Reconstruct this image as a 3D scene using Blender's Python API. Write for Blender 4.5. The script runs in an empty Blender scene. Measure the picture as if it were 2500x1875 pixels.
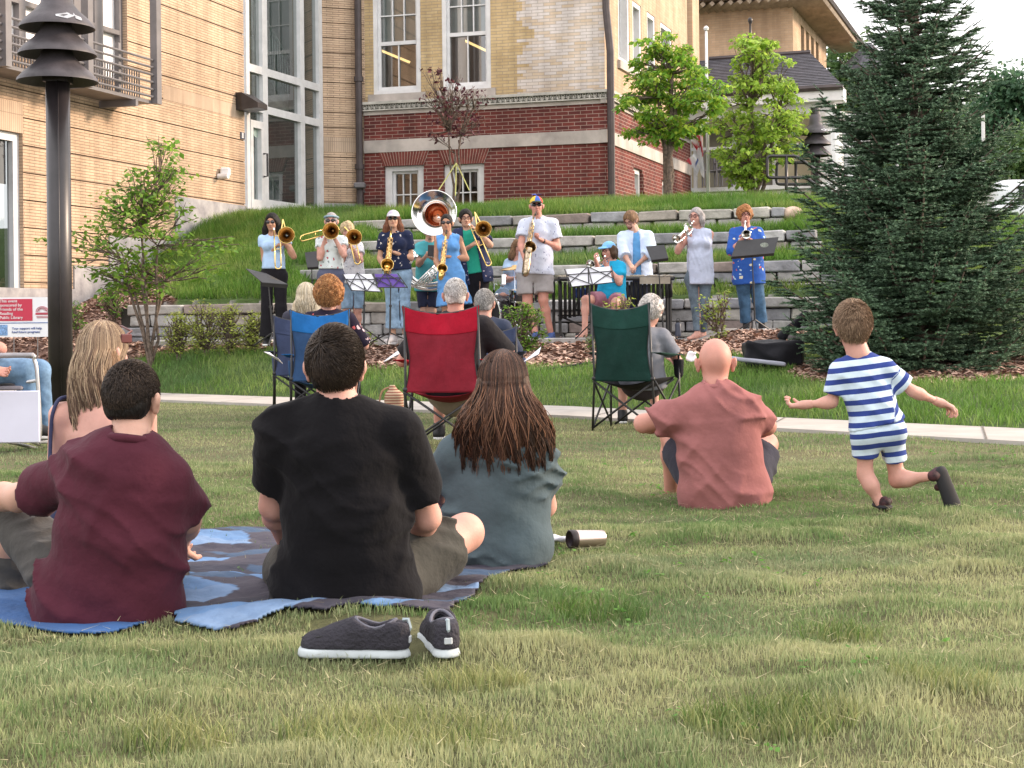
import bpy, math, random
import numpy as np
from mathutils import Vector, Matrix
random.seed(7); rng = np.random.default_rng(7)
scene = bpy.context.scene
COL = scene.collection
R = math.radians
# ------------------------------------------------------------ camera, world, sun, exposure
F, CX, CY, CAMZ, ROLL = 3750.0, 1250.0, 780.0, 0.9, R(0.6)
cam = bpy.data.cameras.new('camera'); camo = bpy.data.objects.new('camera', cam); COL.objects.link(camo)
camo.location = (0, 0, CAMZ); cam.sensor_width = 36; cam.lens = 36 * F / 2500
camo.matrix_world = Matrix.Translation((0, 0, CAMZ)) @ Matrix.Rotation(R(90), 4, 'X') @ Matrix.Rotation(-ROLL, 4, 'Z')
cam.shift_y = -(937.5 - CY) / 2500; cam.clip_start = 0.1; cam.clip_end = 3000
scene.camera = camo
SUN_AZ, SUN_EL = R(78), R(20)          # azimuth clockwise from +Y (view direction) towards +X
w = bpy.data.worlds.new('World'); scene.world = w; w.use_nodes = True
nt = w.node_tree; bg = nt.nodes['Background']
sky = nt.nodes.new('ShaderNodeTexSky'); sky.sky_type = 'NISHITA'; sky.sun_disc = False
sky.sun_elevation = SUN_EL; sky.sun_rotation = SUN_AZ; sky.dust_density = 4.0; sky.air_density = 1.3; sky.ozone_density = 1.0
# thin bright cloud layer over the blue sky
tc = nt.nodes.new('ShaderNodeTexCoord'); mpn = nt.nodes.new('ShaderNodeMapping'); mpn.inputs['Scale'].default_value = (2, 2, 5)
nz = nt.nodes.new('ShaderNodeTexNoise'); nz.inputs['Scale'].default_value = 1.6; nz.inputs['Detail'].default_value = 6
rmp = nt.nodes.new('ShaderNodeValToRGB'); rmp.color_ramp.elements[0].position = .3; rmp.color_ramp.elements[1].position = .6
rmp.color_ramp.elements[0].color = (.6, .6, .6, 1)
mxs = nt.nodes.new('ShaderNodeMixRGB'); mxs.inputs[2].default_value = (8.6, 8.3, 8.4, 1)
nt.links.new(tc.outputs['Generated'], mpn.inputs[0]); nt.links.new(mpn.outputs[0], nz.inputs[0]); nt.links.new(nz.outputs[0], rmp.inputs[0])
nt.links.new(rmp.outputs[0], mxs.inputs[0]); nt.links.new(sky.outputs[0], mxs.inputs[1]); nt.links.new(mxs.outputs[0], bg.inputs[0])
bg.inputs[1].default_value = 0.15
sl = bpy.data.lights.new('sun', 'SUN'); slo = bpy.data.objects.new('sun', sl); COL.objects.link(slo)
sl.energy = 2.6; sl.angle = R(9); sl.color = (1.0, .78, .60)
sd = Vector((math.sin(SUN_AZ) * math.cos(SUN_EL), math.cos(SUN_AZ) * math.cos(SUN_EL), math.sin(SUN_EL)))
slo.rotation_euler = sd.to_track_quat('Z', 'Y').to_euler()
vs = scene.view_settings; vs.view_transform = 'Standard'; vs.look = 'None'; vs.gamma = 1; vs.exposure = 0.92; vs.use_curve_mapping = False
scene.render.engine = 'CYCLES'
cy = scene.cycles; cy.max_bounces = 5; cy.diffuse_bounces = 2; cy.glossy_bounces = 3; cy.transmission_bounces = 4; cy.transparent_max_bounces = 8
cy.caustics_reflective = False; cy.caustics_refractive = False

# ------------------------------------------------------------ helpers
cr, sr = math.cos(ROLL), math.sin(ROLL)
def at(u, v, Y):
    """world point at depth Y that photo pixel (u, v) (2500 x 1875) looks at"""
    du, dv = (u - CX) / F, (CY - v) / F
    return Vector((Y * (du * cr + dv * sr), Y, CAMZ + Y * (-du * sr + dv * cr)))
def ray(u, v):
    p = at(u, v, 1.0); return Vector((p.x, 1.0, p.z - CAMZ))

class MB:
    def __init__(s): s.v = []; s.f = []; s.m = []; s.c = []; s.uv = []; s.use_uv = False
    def add(s, vs_, fs, mi=0, col=None, uvs=None):
        o = len(s.v); s.v += [tuple(p) for p in vs_]
        for k, f in enumerate(fs):
            s.f.append(tuple(i + o for i in f)); s.m.append(mi); s.c.append(col or (1, 1, 1))
            if uvs is not None: s.use_uv = True; s.uv.append([uvs[i] for i in f])
            else: s.uv.append([(0, 0)] * len(f))
        return s
    def box(s, c, size, rz=0, mi=0, col=None, M=None):
        x, y, z = size[0] / 2, size[1] / 2, size[2] / 2
        if M is None: M = Matrix.Translation(c) @ Matrix.Rotation(rz, 4, 'Z')
        ps = [M @ Vector(p) for p in [(-x, -y, -z), (x, -y, -z), (x, y, -z), (-x, y, -z), (-x, -y, z), (x, -y, z), (x, y, z), (-x, y, z)]]
        uv = [(p.x + p.y, p.z) for p in ps]
        return s.add(ps, [(0, 3, 2, 1), (4, 5, 6, 7), (0, 1, 5, 4), (1, 2, 6, 5), (2, 3, 7, 6), (3, 0, 4, 7)], mi, col, uv)
    def cbox(s, c, size, bev=.01, rz=0, mi=0, col=None, jit=0, M=None):
        """chamfered box, corners jittered"""
        x, y, z = size[0] / 2, size[1] / 2, size[2] / 2; b = min(bev, x * .9, y * .9, z * .9)
        if M is None: M = Matrix.Translation(c) @ Matrix.Rotation(rz, 4, 'Z')
        V = []; idx = {}
        for sx in (-1, 1):
            for sy in (-1, 1):
                for sz in (-1, 1):
                    j = Vector((random.uniform(-jit, jit), random.uniform(-jit, jit), random.uniform(-jit, jit)))
                    for ax in range(3):
                        p = Vector((sx * (x - (b if ax != 0 else 0)), sy * (y - (b if ax != 1 else 0)), sz * (z - (b if ax != 2 else 0))))
                        idx[(sx, sy, sz, ax)] = len(V); V.append(M @ (p + j))
        Fs = []
        for ax in range(3):
            o = [a for a in range(3) if a != ax]
            for sg in (-1, 1):
                q = []
                for a, b2 in ((-1, -1), (1, -1), (1, 1), (-1, 1)):
                    k = [0, 0, 0]; k[ax] = sg; k[o[0]] = a; k[o[1]] = b2; q.append(idx[(k[0], k[1], k[2], ax)])
                flip = (sg == 1) == (ax == 1)
                Fs.append(tuple(q[::-1]) if flip else tuple(q))
        for ax in range(3):
            o = [a for a in range(3) if a != ax]
            for a in (-1, 1):
                for b2 in (-1, 1):
                    def K(t, which):
                        k = [0, 0, 0]; k[ax] = t; k[o[0]] = a; k[o[1]] = b2; return idx[(k[0], k[1], k[2], which)]
                    q = [K(-1, o[0]), K(1, o[0]), K(1, o[1]), K(-1, o[1])]
                    # orient outwards
                    P = [Vector(V[i]) for i in q]; n = (P[1] - P[0]).cross(P[2] - P[1]); cc = sum(P, Vector()) / 4 - M.translation
                    Fs.append(tuple(q) if n.dot(cc) > 0 else tuple(q[::-1]))
        for sx in (-1, 1):
            for sy in (-1, 1):
                for sz in (-1, 1):
                    q = [idx[(sx, sy, sz, a)] for a in range(3)]
                    P = [Vector(V[i]) for i in q]; n = (P[1] - P[0]).cross(P[2] - P[1])
                    Fs.append(tuple(q) if n.dot(P[0] - M.translation) > 0 else tuple(q[::-1]))
        uv = [(p.x + p.y, p.z) for p in V]
        return s.add(V, Fs, mi, col, uv)
    def tube(s, pts, rad, n=8, mi=0, col=None, cap=True, closed=False):
        pts = [Vector(p) for p in pts]; m = len(pts)
        if not hasattr(rad, '__len__'): rad = [rad] * m
        V = []; prev = None
        for i, p in enumerate(pts):
            if closed: t = pts[(i + 1) % m] - pts[i - 1]
            else: t = pts[min(i + 1, m - 1)] - pts[max(i - 1, 0)]
            t = t.normalized() if t.length > 1e-9 else Vector((0, 0, 1))
            if prev is None:
                a = Vector((0, 0, 1)) if abs(t.z) < .9 else Vector((1, 0, 0)); x = t.cross(a).normalized()
            else:
                x = prev - t * prev.dot(t); x = x.normalized() if x.length > 1e-6 else t.orthogonal().normalized()
            prev = x; y = t.cross(x)
            for k in range(n):
                an = 2 * math.pi * k / n; V.append(p + (x * math.cos(an) + y * math.sin(an)) * rad[i])
        Fs = []
        for i in range(m if closed else m - 1):
            j = (i + 1) % m
            for k in range(n): Fs.append((i * n + k, i * n + (k + 1) % n, j * n + (k + 1) % n, j * n + k))
        if cap and not closed: Fs.append(tuple(range(n))[::-1]); Fs.append(tuple((m - 1) * n + k for k in range(n)))
        return s.add(V, Fs, mi, col)
    def lathe(s, prof, n=24, M=None, mi=0, col=None):
        """prof: list of (r, z); revolved round local Z"""
        M = M or Matrix.Identity(4); V = []
        for r_, z in prof:
            for k in range(n):
                a = 2 * math.pi * k / n; V.append(M @ Vector((r_ * math.cos(a), r_ * math.sin(a), z)))
        Fs = []
        for i in range(len(prof) - 1):
            for k in range(n): Fs.append((i * n + k, i * n + (k + 1) % n, (i + 1) * n + (k + 1) % n, (i + 1) * n + k))
        return s.add(V, Fs, mi, col)
    def quad(s, a, b, c, d, mi=0, col=None, uvs=None): return s.add([a, b, c, d], [(0, 1, 2, 3)], mi, col, uvs)
    def build(s, name, mats, parent=None, smooth=False):
        me = bpy.data.meshes.new(name); me.from_pydata(s.v, [], s.f)
        if not isinstance(mats, (list, tuple)): mats = [mats]
        for m in mats: me.materials.append(m)
        if len(mats) > 1: me.polygons.foreach_set('material_index', s.m)
        if any(c != (1, 1, 1) for c in s.c):
            ca = me.color_attributes.new('Col', 'FLOAT_COLOR', 'CORNER')
            arr = np.ones((len(me.loops), 4), np.float32); k = 0
            for f, c in zip(s.f, s.c): arr[k:k + len(f), :3] = c; k += len(f)
            ca.data.foreach_set('color', arr.ravel())
        if s.use_uv:
            uvl = me.uv_layers.new(name='UVMap'); arr = np.array([q for f in s.uv for q in f], np.float32); uvl.data.foreach_set('uv', arr.ravel())
        if smooth: me.polygons.foreach_set('use_smooth', [True] * len(s.f))
        me.update()
        return link(name, me, parent)

def npmesh(name, V, Fc, mats, parent=None, smooth=True, col=None, attr=None, link_it=True):
    """V (n,3); Fc (m,k) all faces k-gons; col (n,3) per vertex"""
    me = bpy.data.meshes.new(name); V = np.asarray(V, np.float32); Fc = np.asarray(Fc, np.int32)
    me.vertices.add(len(V)); me.vertices.foreach_set('co', V.ravel())
    k = Fc.shape[1]; me.loops.add(Fc.size); me.loops.foreach_set('vertex_index', Fc.ravel())
    me.polygons.add(len(Fc)); me.polygons.foreach_set('loop_start', np.arange(0, Fc.size, k, dtype=np.int32))
    me.polygons.foreach_set('loop_total', np.full(len(Fc), k, np.int32))
    if smooth: me.polygons.foreach_set('use_smooth', np.ones(len(Fc), bool))
    if not isinstance(mats, (list, tuple)): mats = [mats]
    for m in mats: me.materials.append(m)
    if col is not None:
        ca = me.color_attributes.new('Col', 'FLOAT_COLOR', 'POINT')
        arr = np.ones((len(V), 4), np.float32); arr[:, :3] = col; ca.data.foreach_set('color', arr.ravel())
    if attr is not None:
        for nm, a in attr.items():
            at_ = me.attributes.new(nm, 'FLOAT', 'POINT'); at_.data.foreach_set('value', np.asarray(a, np.float32))
    me.update(calc_edges=True); me.validate()
    return link(name, me, parent) if link_it else me

def link(name, me, parent=None):
    o = bpy.data.objects.new(name, me); COL.objects.link(o)
    if parent is not None:
        o.parent = parent; o.matrix_parent_inverse = parent_mat(parent).inverted()
    return o
def parent_mat(p):
    M = Matrix.LocRotScale(p.location, p.rotation_euler, p.scale)
    return (parent_mat(p.parent) @ p.matrix_parent_inverse @ M) if p.parent else M
def tag(o, label=None, cat=None, group=None, kind=None):
    if label: o['label'] = label
    if cat: o['category'] = cat
    if group: o['group'] = group
    if kind: o['kind'] = kind
    return o
def thing(name, label, cat, loc=(0, 0, 0), group=None):
    o = bpy.data.objects.new(name, None); COL.objects.link(o); o.location = loc; o.empty_display_size = .1
    return tag(o, label, cat, group)
def dup(root, loc, rz=0, label=None, group=None, scale=None):
    def cp(o, par):
        c = o.copy(); COL.objects.link(c)
        if par: c.parent = par
        for ch in list(o.children): cp(ch, c)
        return c
    c = cp(root, None); c.location = loc; c.rotation_euler = (0, 0, rz)
    if scale: c.scale = (scale,) * 3
    if label: c['label'] = label
    if group: c['group'] = group
    return c

# ------------------------------------------------------------ materials
def _mix(n, l, fac, a, b, blend='MIX'):
    m = n.new('ShaderNodeMixRGB'); m.blend_type = blend
    for i, x in enumerate((fac, a, b)):
        if hasattr(x, 'is_linked') or hasattr(x, 'links'): l.new(x, m.inputs[i])
        elif i == 0: m.inputs[0].default_value = x
        else: m.inputs[i].default_value = (*x, 1) if len(x) == 3 else x
    return m.outputs[0]
def mat(name, col, rough=.7, var=.15, vscale=6, bump=.0, bscale=40, metal=0, col2=None, vcol=False, spec=.4, trans=0, coat=0, coord='Object', sheen=0, patt=None, stretch=None, sub=0):
    m = bpy.data.materials.new(name); m.use_nodes = True; n = m.node_tree.nodes; l = m.node_tree.links
    b = n['Principled BSDF']; b.inputs['Roughness'].default_value = rough; b.inputs['Metallic'].default_value = metal
    b.inputs['Specular IOR Level'].default_value = spec
    if coat: b.inputs['Coat Weight'].default_value = coat
    if sheen: b.inputs['Sheen Weight'].default_value = sheen
    if sub: b.inputs['Subsurface Weight'].default_value = sub; b.inputs['Subsurface Radius'].default_value = (.02, .008, .005)
    t = n.new('ShaderNodeTexCoord'); vec = t.outputs[coord]
    if stretch:
        mp = n.new('ShaderNodeMapping'); mp.inputs['Scale'].default_value = stretch; l.new(vec, mp.inputs[0]); vecs = mp.outputs[0]
    else: vecs = vec
    nz = n.new('ShaderNodeTexNoise'); nz.inputs['Scale'].default_value = vscale; nz.inputs['Detail'].default_value = 5; nz.inputs['Roughness'].default_value = .6
    l.new(vecs, nz.inputs[0])
    c2 = col2 or tuple(x * (1 - var * 2) for x in col)
    c1 = col if col2 else tuple(min(1, x * (1 + var)) for x in col)
    rp = n.new('ShaderNodeValToRGB'); rp.color_ramp.elements[0].position = .32; rp.color_ramp.elements[1].position = .68
    rp.color_ramp.elements[0].color = (*c2, 1); rp.color_ramp.elements[1].color = (*c1, 1)
    l.new(nz.outputs[0], rp.inputs[0]); out = rp.outputs[0]
    if patt: out = patt(n, l, vec, out)
    if vcol:
        a = n.new('ShaderNodeVertexColor'); a.layer_name = 'Col'; out = _mix(n, l, 1.0, out, a.outputs[0], 'MULTIPLY')
    l.new(out, b.inputs['Base Color'])
    if bump:
        nb = n.new('ShaderNodeTexNoise'); nb.inputs['Scale'].default_value = bscale; nb.inputs['Detail'].default_value = 4; l.new(vecs, nb.inputs[0])
        bp = n.new('ShaderNodeBump'); bp.inputs['Strength'].default_value = bump; bp.inputs['Distance'].default_value = .02
        l.new(nb.outputs[0], bp.inputs['Height']); l.new(bp.outputs[0], b.inputs['Normal'])
    if trans:
        tr = n.new('ShaderNodeBsdfTranslucent'); l.new(out, tr.inputs[0]); ms = n.new('ShaderNodeMixShader'); ms.inputs[0].default_value = trans
        o = n['Material Output']; l.new(b.outputs[0], ms.inputs[1]); l.new(tr.outputs[0], ms.inputs[2]); l.new(ms.outputs[0], o.inputs[0])
    return m
def brick(name, c1, c2, mortar, bw=.2, rh=.0677, ms=.008, bias=0, var=.17, bumps=.6, offset=.5):
    m = bpy.data.materials.new(name); m.use_nodes = True; n = m.node_tree.nodes; l = m.node_tree.links; b = n['Principled BSDF']
    b.inputs['Roughness'].default_value = .85; b.inputs['Specular IOR Level'].default_value = .25
    t = n.new('ShaderNodeTexCoord'); bt = n.new('ShaderNodeTexBrick'); l.new(t.outputs['UV'], bt.inputs[0])
    bt.offset = offset; bt.inputs['Scale'].default_value = 1; bt.inputs['Brick Width'].default_value = bw; bt.inputs['Row Height'].default_value = rh
    bt.inputs['Mortar Size'].default_value = ms; bt.inputs['Mortar Smooth'].default_value = .2; bt.inputs['Bias'].default_value = bias
    bt.inputs['Color1'].default_value = (*c1, 1); bt.inputs['Color2'].default_value = (*c2, 1); bt.inputs['Mortar'].default_value = (*mortar, 1)
    nz = n.new('ShaderNodeTexNoise'); nz.inputs['Scale'].default_value = .6; nz.inputs['Detail'].default_value = 8; nz.inputs['Roughness'].default_value = .65; l.new(t.outputs['UV'], nz.inputs[0])
    rp = n.new('ShaderNodeValToRGB'); rp.color_ramp.elements[0].position = .3; rp.color_ramp.elements[1].position = .7
    k = 1 - var * 1.6; rp.color_ramp.elements[0].color = (k, k * .98, k * .96, 1); rp.color_ramp.elements[1].color = (1.0 + var * .5,) * 3 + (1,)
    l.new(nz.outputs[0], rp.inputs[0]); out = _mix(n, l, 1.0, bt.outputs[0], rp.outputs[0], 'MULTIPLY')
    mp = n.new('ShaderNodeMapping'); mp.inputs['Scale'].default_value = (2.6, .35, 1); n2 = n.new('ShaderNodeTexNoise'); n2.inputs['Scale'].default_value = 1.3; n2.inputs['Detail'].default_value = 6; l.new(t.outputs['UV'], mp.inputs[0]); l.new(mp.outputs[0], n2.inputs[0])
    r2 = n.new('ShaderNodeValToRGB'); r2.color_ramp.elements[0].position = .35; r2.color_ramp.elements[1].position = .62; r2.color_ramp.elements[0].color = (.80, .79, .78, 1); r2.color_ramp.elements[1].color = (1.04, 1.03, 1.02, 1); l.new(n2.outputs[0], r2.inputs[0]); out = _mix(n, l, 1.0, out, r2.outputs[0], 'MULTIPLY'); l.new(out, b.inputs['Base Color'])
    bp = n.new('ShaderNodeBump'); bp.invert = True; bp.inputs['Strength'].default_value = bumps; bp.inputs['Distance'].default_value = .01
    l.new(bt.outputs['Fac'], bp.inputs['Height']); l.new(bp.outputs[0], b.inputs['Normal'])
    return m
def glass(name, tint=(.55, .62, .62), refl=.25, rough=.02):
    m = bpy.data.materials.new(name); m.use_nodes = True; n = m.node_tree.nodes; l = m.node_tree.links; n.remove(n['Principled BSDF'])
    tr = n.new('ShaderNodeBsdfTransparent'); tr.inputs[0].default_value = (*tint, 1); gl = n.new('ShaderNodeBsdfGlossy'); gl.inputs['Roughness'].default_value = rough
    fr = n.new('ShaderNodeFresnel'); fr.inputs[0].default_value = 1.5; ad = n.new('ShaderNodeMath'); ad.operation = 'ADD'; ad.use_clamp = True; ad.inputs[1].default_value = refl
    l.new(fr.outputs[0], ad.inputs[0]); ms = n.new('ShaderNodeMixShader'); l.new(ad.outputs[0], ms.inputs[0]); l.new(tr.outputs[0], ms.inputs[1]); l.new(gl.outputs[0], ms.inputs[2])
    l.new(ms.outputs[0], n['Material Output'].inputs[0]); return m
M = {}
M['dark_metal'] = mat('dark_metal', (.022, .018, .02), .38, .3, 3, spec=.6)
M['hood_metal'] = mat('hood_metal', (.07, .062, .068), .5, .25, 4, bump=.1)
M['grey_metal'] = mat('grey_metal', (.17, .16, .165), .45, .1, 3)
M['white_paint'] = mat('white_paint', (.72, .72, .72), .5, .06, 4)
M['cream'] = mat('cream', (.62, .58, .46), .7, .08, 3)
M['aluminium'] = mat('aluminium', (.66, .68, .70), .4, .06, 3, metal=.2)
M['limestone'] = mat('limestone', (.50, .45, .41), .85, .16, 1.6, bump=.15, bscale=30)
M['granite'] = mat('granite', (.46, .45, .45), .85, .3, 3, bump=.35, bscale=25, col2=(.24, .235, .25))
M['concrete'] = mat('concrete', (.41, .38, .345), .9, .08, 3, bump=.12, bscale=60)
M['black'] = mat('black', (.012, .012, .014), .55, .2, 8)
M['pipe'] = mat('pipe', (.07, .055, .055), .5, .15, 4)
M['bark'] = mat('bark', (.16, .12, .095), .95, .3, 20, bump=.6, bscale=40)
M['slate'] = mat('slate', (.11, .11, .13), .7, .25, 5)
M['dark_in'] = mat('dark_in', (.05, .048, .045), .9, .2, 2)
M['mid_in'] = mat('mid_in', (.16, .14, .12), .9, .2, 1)
M['glass'] = glass('glass', (.5, .56, .55), .16)
M['glass_glare'] = glass('glass_glare', (.2, .2, .2), .8, .03)
M['glass_dark'] = glass('glass_dark', (.35, .38, .38), .10)

# ------------------------------------------------------------ implicit surfaces (smooth bodies, cloth, bags)
class S:
    def __init__(s, lo, hi, h):
        s.lo = np.array(lo, np.float32); s.h = h; n = np.ceil((np.array(hi) - s.lo) / h).astype(int) + 1
        s.n = n; s.f = np.full(n, .25, np.float32)
    def _sub(s, lo, hi):
        a = np.clip(np.floor((np.array(lo) - s.lo) / s.h).astype(int), 0, s.n); b = np.clip(np.ceil((np.array(hi) - s.lo) / s.h).astype(int) + 1, 0, s.n)
        if (b <= a).any(): return None, None
        g = np.meshgrid(*[s.lo[i] + s.h * np.arange(a[i], b[i], dtype=np.float32) for i in range(3)], indexing='ij')
        return (slice(a[0], b[0]), slice(a[1], b[1]), slice(a[2], b[2])), np.stack(g, -1)
    def _smin(s, sl, d, k, op):
        f = s.f[sl]
        if op == '+':
            if k > 0: hh = np.clip(.5 + .5 * (f - d) / k, 0, 1); s.f[sl] = f + (d - f) * hh - k * hh * (1 - hh)
            else: s.f[sl] = np.minimum(f, d)
        else:
            d = -d
            if k > 0: hh = np.clip(.5 - .5 * (f - d) / k, 0, 1); s.f[sl] = f + (d - f) * hh + k * hh * (1 - hh)
            else: s.f[sl] = np.maximum(f, d)
    def cone(s, a, b, ra, rb, k=.02, flat=None, capa=False, capb=False, op='+'):
        a = np.array(a, np.float32); b = np.array(b, np.float32); m = max(ra, rb) + .06
        sl, P = s._sub(np.minimum(a, b) - m, np.maximum(a, b) + m)
        if sl is None: return s
        ab = b - a; L = max(float(ab @ ab), 1e-9); pa = P - a; t = np.clip((pa @ ab) / L, 0, 1)
        q = pa - t[..., None] * ab
        if flat is not None:
            n_ = np.array(flat[0], np.float32); n_ /= np.linalg.norm(n_); dn = q @ n_
            q = q + ((flat[1] - 1) * dn)[..., None] * n_
        d = np.sqrt((q * q).sum(-1)) - (ra + (rb - ra) * t)
        if flat is not None and flat[1] > 1: d = d / (1 + (flat[1] - 1) * .5)
        Ls = math.sqrt(L)
        if capb: d = np.maximum(d, (pa @ ab) / Ls - Ls)
        if capa: d = np.maximum(d, -(pa @ ab) / Ls)
        s._smin(sl, d, k, op); return s
    def chain(s, pts, rad, k=.02, **kw):
        for i in range(len(pts) - 1): s.cone(pts[i], pts[i + 1], rad[i], rad[i + 1], k, **kw)
        return s
    def ell(s, c, r_, k=.02, Rm=None, op='+'):
        c = np.array(c, np.float32); r_ = np.array(r_, np.float32); m = float(r_.max()) + .05
        sl, P = s._sub(c - m, c + m)
        if sl is None: return s
        q = P - c
        if Rm is not None: q = q @ np.array(Rm, np.float32)     # columns = local axes
        k0 = np.sqrt(((q / r_) ** 2).sum(-1)); k1 = np.sqrt(((q / (r_ * r_)) ** 2).sum(-1)) + 1e-6
        d = k0 * (k0 - 1) / k1
        s._smin(sl, d, k, op); return s
    def rbox(s, c, half, r_=.02, k=.01, Rm=None, op='+'):
        c = np.array(c, np.float32); half = np.array(half, np.float32); m = float(np.linalg.norm(half)) + .05
        sl, P = s._sub(c - m, c + m)
        if sl is None: return s
        q = P - c
        if Rm is not None: q = q @ np.array(Rm, np.float32)
        q = np.abs(q) - (half - r_); d = np.sqrt((np.maximum(q, 0) ** 2).sum(-1)) + np.minimum(q.max(-1), 0) - r_
        s._smin(sl, d, k, op); return s
    def cut(s, p, n_, k=0):
        n_ = np.array(n_, np.float32); n_ /= np.linalg.norm(n_); sl, P = s._sub(s.lo, s.lo + s.h * s.n)
        d = (P - np.array(p, np.float32)) @ n_; s.f = np.maximum(s.f, d[:s.n[0], :s.n[1], :s.n[2]]); return s
    def ripple(s, amp, dirs):
        """cloth folds: sum of sines along the given (kx,ky,kz) wave vectors"""
        sl, P = s._sub(s.lo, s.lo + s.h * s.n); acc = 0; ph = 1.3
        for d in dirs:
            base = P @ np.array(d, np.float32)
            w_ = np.sin(P @ np.array((d[1] * .31 + 3, d[2] * .27 - 4, d[0] * .29 + 5), np.float32) + ph)
            acc = acc + np.sin(base + 1.6 * w_ + ph) * (.6 + .4 * w_); ph += 2.1
        s.f = s.f + (amp / len(dirs)) * acc; return s
    def folds(s, amp, dirs):
        """ridged cloth folds, strong in patches"""
        sl, P = s._sub(s.lo, s.lo + s.h * s.n); acc = 0; ph = .7
        for d in dirs:
            d = np.array(d, np.float32); b = P @ d + 1.3 * np.sin(P @ np.array((d[2] * .35 + 4, -d[0] * .4 + 6, d[1] * .3 + 3), np.float32) + ph); mk_ = np.clip(.35 + .9 * np.sin(P @ np.array((7.3, -5.1, 6.2 + ph), np.float32) * 1.3 + ph * 3), 0, 1); acc = acc + (1 - np.abs(np.sin(b))) ** 1.7 * mk_; ph += 1.9
        s.f = s.f - amp * acc; return s
    def mesh(s):
        f = s.f; f[0] = f[-1] = .2; f[:, 0] = f[:, -1] = .2; f[:, :, 0] = f[:, :, -1] = .2
        ins = f < 0; c = f.shape; cs = (c[0] - 1, c[1] - 1, c[2] - 1)
        cnt = np.zeros(cs, np.int8)
        for i in (0, 1):
            for j in (0, 1):
                for k in (0, 1): cnt += ins[i:c[0] - 1 + i, j:c[1] - 1 + j, k:c[2] - 1 + k]
        act = (cnt > 0) & (cnt < 8); ids = np.full(cs, -1, np.int64); I = np.argwhere(act); ids[act] = np.arange(len(I))
        acc = np.zeros((len(I), 3)); num = np.zeros(len(I))
        x, y, z = I.T
        def corner(o): return f[x + o[0], y + o[1], z + o[2]]
        cn = [(i, j, k) for i in (0, 1) for j in (0, 1) for k in (0, 1)]
        for a in cn:
            for ax in range(3):
                if a[ax] == 0:
                    b = list(a); b[ax] = 1; fa, fb = corner(a), corner(b); cr_ = (fa < 0) != (fb < 0)
                    t = np.where(cr_, fa / np.where(cr_, fa - fb, 1), 0); p = np.array(a, float)[None].repeat(len(I), 0); p[:, ax] = t
                    acc += p * cr_[:, None]; num += cr_
        V = (I + acc / num[:, None]) * s.h + s.lo
        faces = []
        for ax in range(3):
            sl0 = [slice(None)] * 3; sl1 = [slice(None)] * 3; sl0[ax] = slice(0, -1); sl1[ax] = slice(1, None)
            A, B = ins[tuple(sl0)], ins[tuple(sl1)]; E = np.argwhere(A != B); o = [a for a in range(3) if a != ax]
            E = E[(E[:, o[0]] > 0) & (E[:, o[1]] > 0) & (E[:, o[0]] < cs[o[0]]) & (E[:, o[1]] < cs[o[1]])]
            inside_first = A[E[:, 0], E[:, 1], E[:, 2]]
            q = []
            for da, db in ((-1, -1), (0, -1), (0, 0), (-1, 0)):
                e = E.copy(); e[:, o[0]] += da; e[:, o[1]] += db; q.append(ids[e[:, 0], e[:, 1], e[:, 2]])
            Q = np.stack(q, 1); fl = inside_first if ax != 1 else ~inside_first
            Q[~fl] = Q[~fl][:, ::-1]; faces.append(Q)
        Fc = np.concatenate(faces); Fc = Fc[(Fc >= 0).all(1)]
        return V, Fc
def smooth_mesh(V, Fc, it=1, lam=.5):
    n = len(V); e = np.concatenate([Fc[:, [0, 1]], Fc[:, [1, 2]], Fc[:, [2, 3]], Fc[:, [3, 0]]]); e = np.concatenate([e, e[:, ::-1]])
    cnt = np.bincount(e[:, 0], minlength=n).astype(float)[:, None]; V = V.copy()
    for _ in range(it):
        acc = np.stack([np.bincount(e[:, 0], weights=V[e[:, 1], k], minlength=n) for k in range(3)], 1)
        V = V + lam * (acc / np.maximum(cnt, 1) - V)
    return V
def join_np(parts):
    Vs, Fs, o = [], [], 0
    for V, Fc in parts: Vs.append(V); Fs.append(Fc + o); o += len(V)
    return np.concatenate(Vs), np.concatenate(Fs)
# ------------------------------------------------------------ terrain
def vnoise(x, y, seed=0, oct=3, sc=1.0):
    out = 0; amp = 1; tot = 0; r0 = np.random.RandomState(seed + 11); tab = r0.rand(256, 256)
    for o in range(oct):
        fx, fy = x * sc + 17.3 * o, y * sc + 9.1 * o; ix, iy = np.floor(fx).astype(int), np.floor(fy).astype(int); tx, ty = fx - ix, fy - iy
        tx = tx * tx * (3 - 2 * tx); ty = ty * ty * (3 - 2 * ty)
        g = lambda a, b: tab[(ix + a) % 256, (iy + b) % 256]
        out = out + amp * ((g(0, 0) * (1 - tx) + g(1, 0) * tx) * (1 - ty) + (g(0, 1) * (1 - tx) + g(1, 1) * tx) * ty); tot += amp; amp *= .5; sc *= 2.1
    return out / tot
PNX = np.array([-14, -3.9, .55, 2.0, 3.5, 12]); PNY = np.array([27., 17.4, 13.8, 12.1, 10.5, 3.2])
PFX = np.array([-14, -4.2, .6, 2.2, 3.9, 12]); PFY = np.array([28.4, 19.0, 15.3, 13.4, 11.7, 4.6])
def pnear(x): return np.interp(x, PNX, PNY)
def pfar(x): return np.interp(x, PFX, PFY)
def yband(x): return np.interp(x, [-12, -6, -3, 0, 12], [21.4, 21.3, 20.9, 19.6, 19.4])
WY = [lambda x: np.interp(x, [-12, -5.6, 0, 8], [22.7, 22.4, 21.6, 20.9]), lambda x: 22.9 - .27 * x + 0 * x, lambda x: 24.45 - .3 * x, lambda x: 26.0 - .33 * x]
WZ = [1.17, 1.70, 2.21, 2.66]                       # tops of the four retaining walls
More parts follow.
